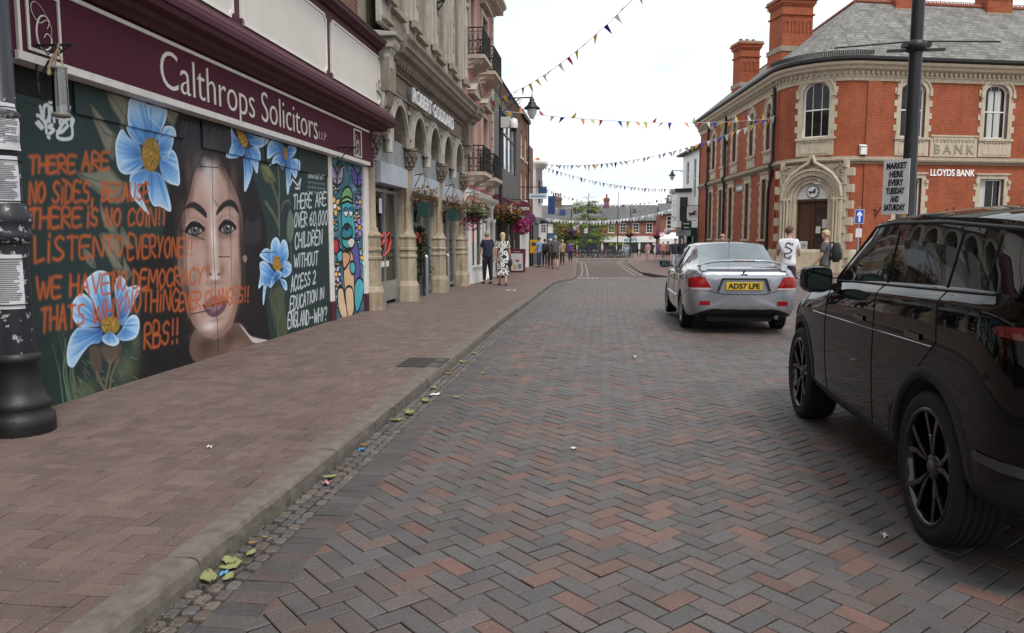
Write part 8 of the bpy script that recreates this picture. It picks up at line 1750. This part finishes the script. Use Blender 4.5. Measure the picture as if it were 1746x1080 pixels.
    ex = {'hem': ((0, 0, .83-lo), (.2*fat, .145*fat)), 'he2': ((0, 0, .96-lo), (.19*fat, .14*fat))}; e2 = [('hem', 'he2'), ('he2', 'spi'), ('spi', 'che'), ('che', 'nkb')]
    for n in 'LR':
        ex['cuf'+n] = (lerp('sho'+n, 'elb'+n, f if sleeve == 'short' else 1.), .062 if sleeve == 'short' else .054); e2 += [('che', 'sho'+n), ('sho'+n, 'cuf'+n)]
        if sleeve == 'long': ex['cu2'+n] = (lerp('elb'+n, 'wri'+n, .95), .04); e2 += [('cuf'+n, 'cu2'+n)]
    W = grow(['spi', 'che', 'sho'+'L', 'sho'+'R'], .03, ex); W['nkb'] = ((V['nkb'][0][0], V['nkb'][0][1], V['nkb'][0][2]+.005), (.1, .085)); shirt = skin('dress' if dress else 'shirt', W, e2, dress or mt, t, 2, 'che')
    if dress: mb = MB(); rg = [[(r*math.cos(a)+.01*math.sin(5*a+h*9), r*.8*math.sin(a), h-lo) for a in [6.2832*i/24 for i in range(24)]] for r, h in ((.165, 1.12), (.19, .98), (.2, .8), (.21, .55), (.235, .36))]; mb.loft(rg, True, True, True); mb.build('skirt', dress, t, uv=False)
    else:
        ff = 1.0 if bottom == 'trousers' else .9
        e3 = []; ex = {'wst': ((0, 0, 1.02-lo), (.165*fat, .125*fat))}; e3 = [('wst', 'pel')]
        for n in 'LR':
            e3 += [('pel', 'hip'+n)]
            if bottom == 'trousers': ex['hm'+n] = (lerp('kne'+n, 'ank'+n, .93), .058); e3 += [('hip'+n, 'kne'+n), ('kne'+n, 'hm'+n)]
            else: ex['hm'+n] = (lerp('hip'+n, 'kne'+n, .92), .092); e3 += [('hip'+n, 'hm'+n)]
        skin(bottom, grow(['pel', 'hipL', 'hipR']+(['kneL', 'kneR'] if bottom == 'trousers' else []), .022, ex), e3, ml, t, 1, 'pel')
    for n in 'LR': a_, b2 = Vector(V['ank'+n][0]), Vector(V['toe'+n][0]); skin('shoe', {'a': (tuple(a_+Vector((0, -.03, -.03))), .045), 'b': (tuple(a_.lerp(b2, .5)+Vector((0, 0, -.012))), .045), 'c': (tuple(b2+Vector((0, .02, .002))), (.046, .03))}, [('a', 'b'), ('b', 'c')], mat('shoe_%.2f_%.2f_%.2f' % shoe, shoe, .6, .2), t, 1)
    hc = Vector(V['hed'][0]); mh = mat('hair_%.2f_%.2f_%.2f' % hair, hair, .7, .5, 14, bmp=.6, bscale=70, stretch=(1, 1, .3)); bk = Vector((tx, -ty, 0))
    mb = MB(); n_ = 16; rg = []
    for i in range(9):                             # scalp cap, longer at the back than over the face
        e = .5*math.pi*(1-i/8*1.0); rg.append([])
        for j in range(n_):
            a = 2*math.pi*j/n_; d = Vector((math.cos(a), math.sin(a), 0)); back = max(0, d.dot(bk)); el_ = math.pi/2-(math.pi/2-e)*(1.0+.45*back-.28*max(0, -d.dot(bk))); jt = 1+.05*math.sin(j*7.3+i*2.1)
            rg[-1].append(tuple(hc+Vector((d.x*.094*math.cos(el_)*jt, d.y*.108*math.cos(el_)*jt, .015+.112*math.sin(el_)))))
    mb.loft(rg, True, True, True)
    if hairlen: mb.loft([[(hc.x+bk.x*.05+(.088-.03*q)*math.cos(a)*1.05, hc.y+bk.y*.055+(.06-.01*q)*math.sin(a), hc.z+.05-hairlen*q) for a in [6.2832*j/12 for j in range(12)]] for q in (0, .35, .7, 1.)], True, True, True)
    mb.build('hair', mh, t, uv=False)
    if hat: mb = MB(); mb.lathe([(.15, hc.z+.05), (.1, hc.z+.06), (.1, hc.z+.13), (.06, hc.z+.15)], 14, (hc.x, hc.y, 0)); mb.build('hat', mat('hat_cloth', hat, .8, .2), t, uv=False)
    if detail:
        fd = Vector((-tx, ty, 0)); sd = Vector((fd.y, -fd.x, 0)); mb = MB()
        for s in (-1, 1): mb.ball(tuple(hc+fd*.088+sd*s*.032+Vector((0, 0, .0))), .012, 8, 5)
        mb.build('eyes', mat('eye_dark', (.04, .03, .03), .3, 0), t, uv=False); mb = MB(); mb.tube([tuple(hc+fd*.088+sd*s*.022+Vector((0, 0, -.072))) for s in (-1, 0, 1)], .006, 5); mb.build('mouth', mat('lip', (.3, .1, .09), .5, 0), t, uv=False); mb = MB()
        for s in (-1, 1): mb.ball(tuple(hc+sd*s*.088+Vector((0, 0, -.005))), .022, 8, 5, (.5, 1, 1.5))
        mb.build('ears', SKIN, t, uv=False)
    t.scale = (k, k, k); t.location = (x, y, z); t.rotation_euler = (0, 0, R(rz)); return t, shirt, V
def ground_z(y, p=.1): return gz(y)+p
def pattern_dress():
    m, t, b = nodes('ring_print_cloth'); tc = N(t, 'TexCoord'); v = N(t, 'TexVoronoi', Scale=7.5); t.links.new(tc.outputs['Object'], v.inputs['Vector']); n = N(t, 'TexNoise', Scale=9.); t.links.new(tc.outputs['Object'], n.inputs['Vector'])
    a = N(t, 'Math', operation='MULTIPLY_ADD'); t.links.new(n.outputs[0], a.inputs[0]); a.inputs[1].default_value = .3; t.links.new(v.outputs['Distance'], a.inputs[2])
    r = ramp(t, a.outputs[0], [(.36, (.68, .66, .62)), (.38, (.015, .015, .016)), (.56, (.015, .015, .016)), (.58, (.68, .66, .62)), (.82, (.68, .66, .62)), (.84, (.02, .02, .02))]); t.links.new(r, b.inputs['Base Color']); b.inputs['Roughness'].default_value = .85; return m
def bag(lab, name, x, y, z, w_, d, h, m, rz=0., straps=True):
    o = thing(name, lab, 'bag', (0, 0, 0)); mb = MB(); rg = []
    for i in range(6): f = i/5; q = math.sin(math.pi*(.12+.8*f))**.4; rg.append([(w_/2*q*math.copysign(abs(math.cos(a))**.5, math.cos(a)), d/2*q*math.copysign(abs(math.sin(a))**.5, math.sin(a)), h*f) for a in [6.2832*j/14 for j in range(14)]])
    mb.loft(rg, True, True, True); b_ = mb.build('bag_body', m, o, uv=False); mb = MB(); mb.box(-w_*.32, w_*.32, -d*.62, -d*.4, h*.12, h*.5); mb.build('bag_pocket', m, b_, uv=False)
    if straps: mb = MB(); [mb.tube([(s*w_*.3, d*.4, h*.1), (s*w_*.36, d*1.15, h*.5), (s*w_*.3, d*1.0, h*.95), (s*w_*.25, d*.3, h*1.02)], .017, 6) for s in (-1, 1)]; mb.build('strap', m_plast, o, uv=False)
    o.location = (x, y, z); o.rotation_euler = (0, 0, R(rz)); return o
BKB = mat('black_bag_cloth', (.014, .014, .017), .75, .2, 9)
person('grey haired man in navy shirt and black trousers looking into the shop window', -3.82, 25.0, ground_z(25), 38, 1.72, (.015, .016, .04), (.012, .012, .014), hair=(.3, .28, .26), turn=30, arm=(14, -8), bend=(14, 10), stride=3, fat=1.12)
person('blonde woman in a long white dress with black ring print', -3.18, 24.0, ground_z(24), 8, 1.66, (.6, .58, .55), shoe=(.1, .04, .03), hair=(.55, .42, .24), hairlen=.26, dress=pattern_dress(), stride=9, arm=(-6, 6))
bag('small black handbag at the right hip of the blonde woman', 'handbag', -2.93, 24.0, ground_z(24)+.62, .12, .26, .22, BKB, 0, False)
wt, sh_, V_ = person('young man in a white shirt with a black dragon print facing the bank', 4.3, 18.6, ground_z(18.6, 0), -14, 1.80, (.72, .73, .76), (.02, .022, .04), hair=(.09, .04, .025), turn=-35, arm=(25, 22), bend=(55, 60))
bvw = BVHTree.FromPolygons([v.co.copy() for v in sh_.data.vertices], [tuple(p.vertices) for p in sh_.data.polygons]); mb = MB()
def backp(x, z): h = bvw.ray_cast(Vector((x, -1, z)), Vector((0, 1, 0))); return h[0]-Vector((0, .004, 0)) if h[0] is not None else None
for crv, r_ in (([(.05, 1.36), (.0, 1.4), (-.05, 1.37), (-.05, 1.31), (.0, 1.28), (.055, 1.25), (.06, 1.19), (.0, 1.16), (-.06, 1.15), (-.08, 1.1), (-.03, 1.06), (.03, 1.07)], .012), ([(.05, 1.36), (.09, 1.38), (.075, 1.33)], .009), ([(-.05, 1.31), (-.09, 1.29)], .006), ([(.05, 1.25), (.09, 1.21)], .006), ([(-.06, 1.15), (-.1, 1.18)], .006), ([(.03, 1.07), (.06, 1.11), (.05, 1.04), (.0, 1.03)], .009)):
    q = [backp(*p) for p in Canvas.smooth(np.array(crv, 'f'), 4, False)]; q = [p for p in q if p is not None]; mb.tube(q, r_, 6)
dg_ = mb.build('dragon_print', mat('print_black', (.02, .02, .022), .8, 0), None, uv=False); dg_.parent = sh_
person('fair haired person in a grey shirt wearing a black backpack, facing left before the bank', 5.3, 19.2, ground_z(19.2, 0), 62, 1.72, (.1, .095, .095), (.02, .02, .025), hair=(.5, .38, .22), turn=20, arm=(12, 8), bend=(25, 15))
bag('black backpack on the back of the fair haired person in grey', 'backpack', 5.52, 19.1, ground_z(19.2, 0)+.98, .3, .2, .46, BKB, 62)
person('bald man seen just over the roof of the silver car', *pz(1232, 405, 26)[:2], ground_z(26, 0), 170, 1.72, (.2, .08, .06), hair=(.42, .24, .18), detail=True)
F_P = dict(hands=True, detail=False)
person('man in a pale blue shirt and jeans beside the yellow machine', -3.75, 44.5, ground_z(44.5), 60, 1.74, (.22, .32, .55), (.03, .05, .12), hair=(.05, .04, .03), arm=(10, 20), bend=(20, 50), **F_P)
person('person in black carrying a backpack behind the man in pale blue', -3.55, 46.2, ground_z(46), 0, 1.66, (.02, .02, .025), hair=(.06, .04, .03), stride=8, sleeve='long', **F_P); bag('black backpack worn by the person in black beyond the coffee shop', 'backpack', -3.55, 46.02, ground_z(46)+.92, .3, .18, .44, BKB, 0)
person('person in a brown jacket and pale hat walking beside the man in shorts', -3.05, 44.0, ground_z(44), 0, 1.62, (.06, .035, .03), (.012, .012, .014), hair=(.4, .38, .36), sleeve='long', stride=6, hat=(.55, .52, .46), **F_P)
person('grey haired man in a grey shirt and brown shorts walking away', -2.62, 41.5, ground_z(41.5), 4, 1.80, (.085, .085, .1), (.05, .035, .025), hair=(.42, .4, .38), bottom='shorts', stride=13, arm=(8, -10), fat=1.18, **F_P)
person('person in a beige top walking ahead of the man in shorts', -2.75, 51, ground_z(51), 0, 1.66, (.36, .28, .2), (.03, .028, .03), hair=(.35, .3, .25), stride=8, **F_P)
person('person in a purple top far along the left pavement', -2.6, 60, ground_z(60), 0, 1.64, (.12, .05, .26), (.03, .03, .05), hair=(.1, .07, .05), stride=6, **F_P)
for i, (px, Yp, lab, tp, lg, bt, rz) in enumerate(((1105, 72, 'woman in a pink top and white shorts on the right pavement', (.5, .28, .28), (.55, .53, .5), 'shorts', 160), (1113, 76, 'person dressed in black between the pink and purple tops', (.03, .03, .035), (.02, .02, .02), 'shorts', 150), (1122, 68, 'woman in a purple top with pale legs on the right pavement', (.26, .16, .3), (.12, .1, .2), 'shorts', 200), (1131, 74, 'person in a coral top behind the woman in beige', (.5, .15, .13), (.08, .06, .06), 'trousers', 180), (1139, 64, 'woman in a beige top and dark shorts nearest the white building', (.36, .31, .27), (.05, .045, .045), 'shorts', 185))):
    person(lab, px_x(px, Yp), Yp, gz(Yp)+.06, rz, 1.68, tp, lg, hair=(.16, .1, .06), hairlen=.15 if i != 1 else 0, bottom=bt, stride=9*(-1)**i, **F_P)
person('person in a navy jacket with a white bag just left of the silver car', px_x(1163, 42), 42, gz(42)+.06, 150, 1.74, (.012, .014, .03), (.3, .36, .46), hair=(.05, .04, .04), sleeve='long', stride=8, arm=(15, -10), **F_P)
bag('white bag carried by the person in the navy jacket', 'shoulder_bag', px_x(1171, 41.7), 41.7, gz(42)+.75, .3, .14, .5, m_white, 150)
person('person in dark top and pale jeans left of the navy jacket', px_x(1152, 44), 44, gz(44)+.06, 170, 1.7, (.03, .03, .045), (.4, .45, .52), hair=(.08, .06, .05), stride=-8, sleeve='long', **F_P)
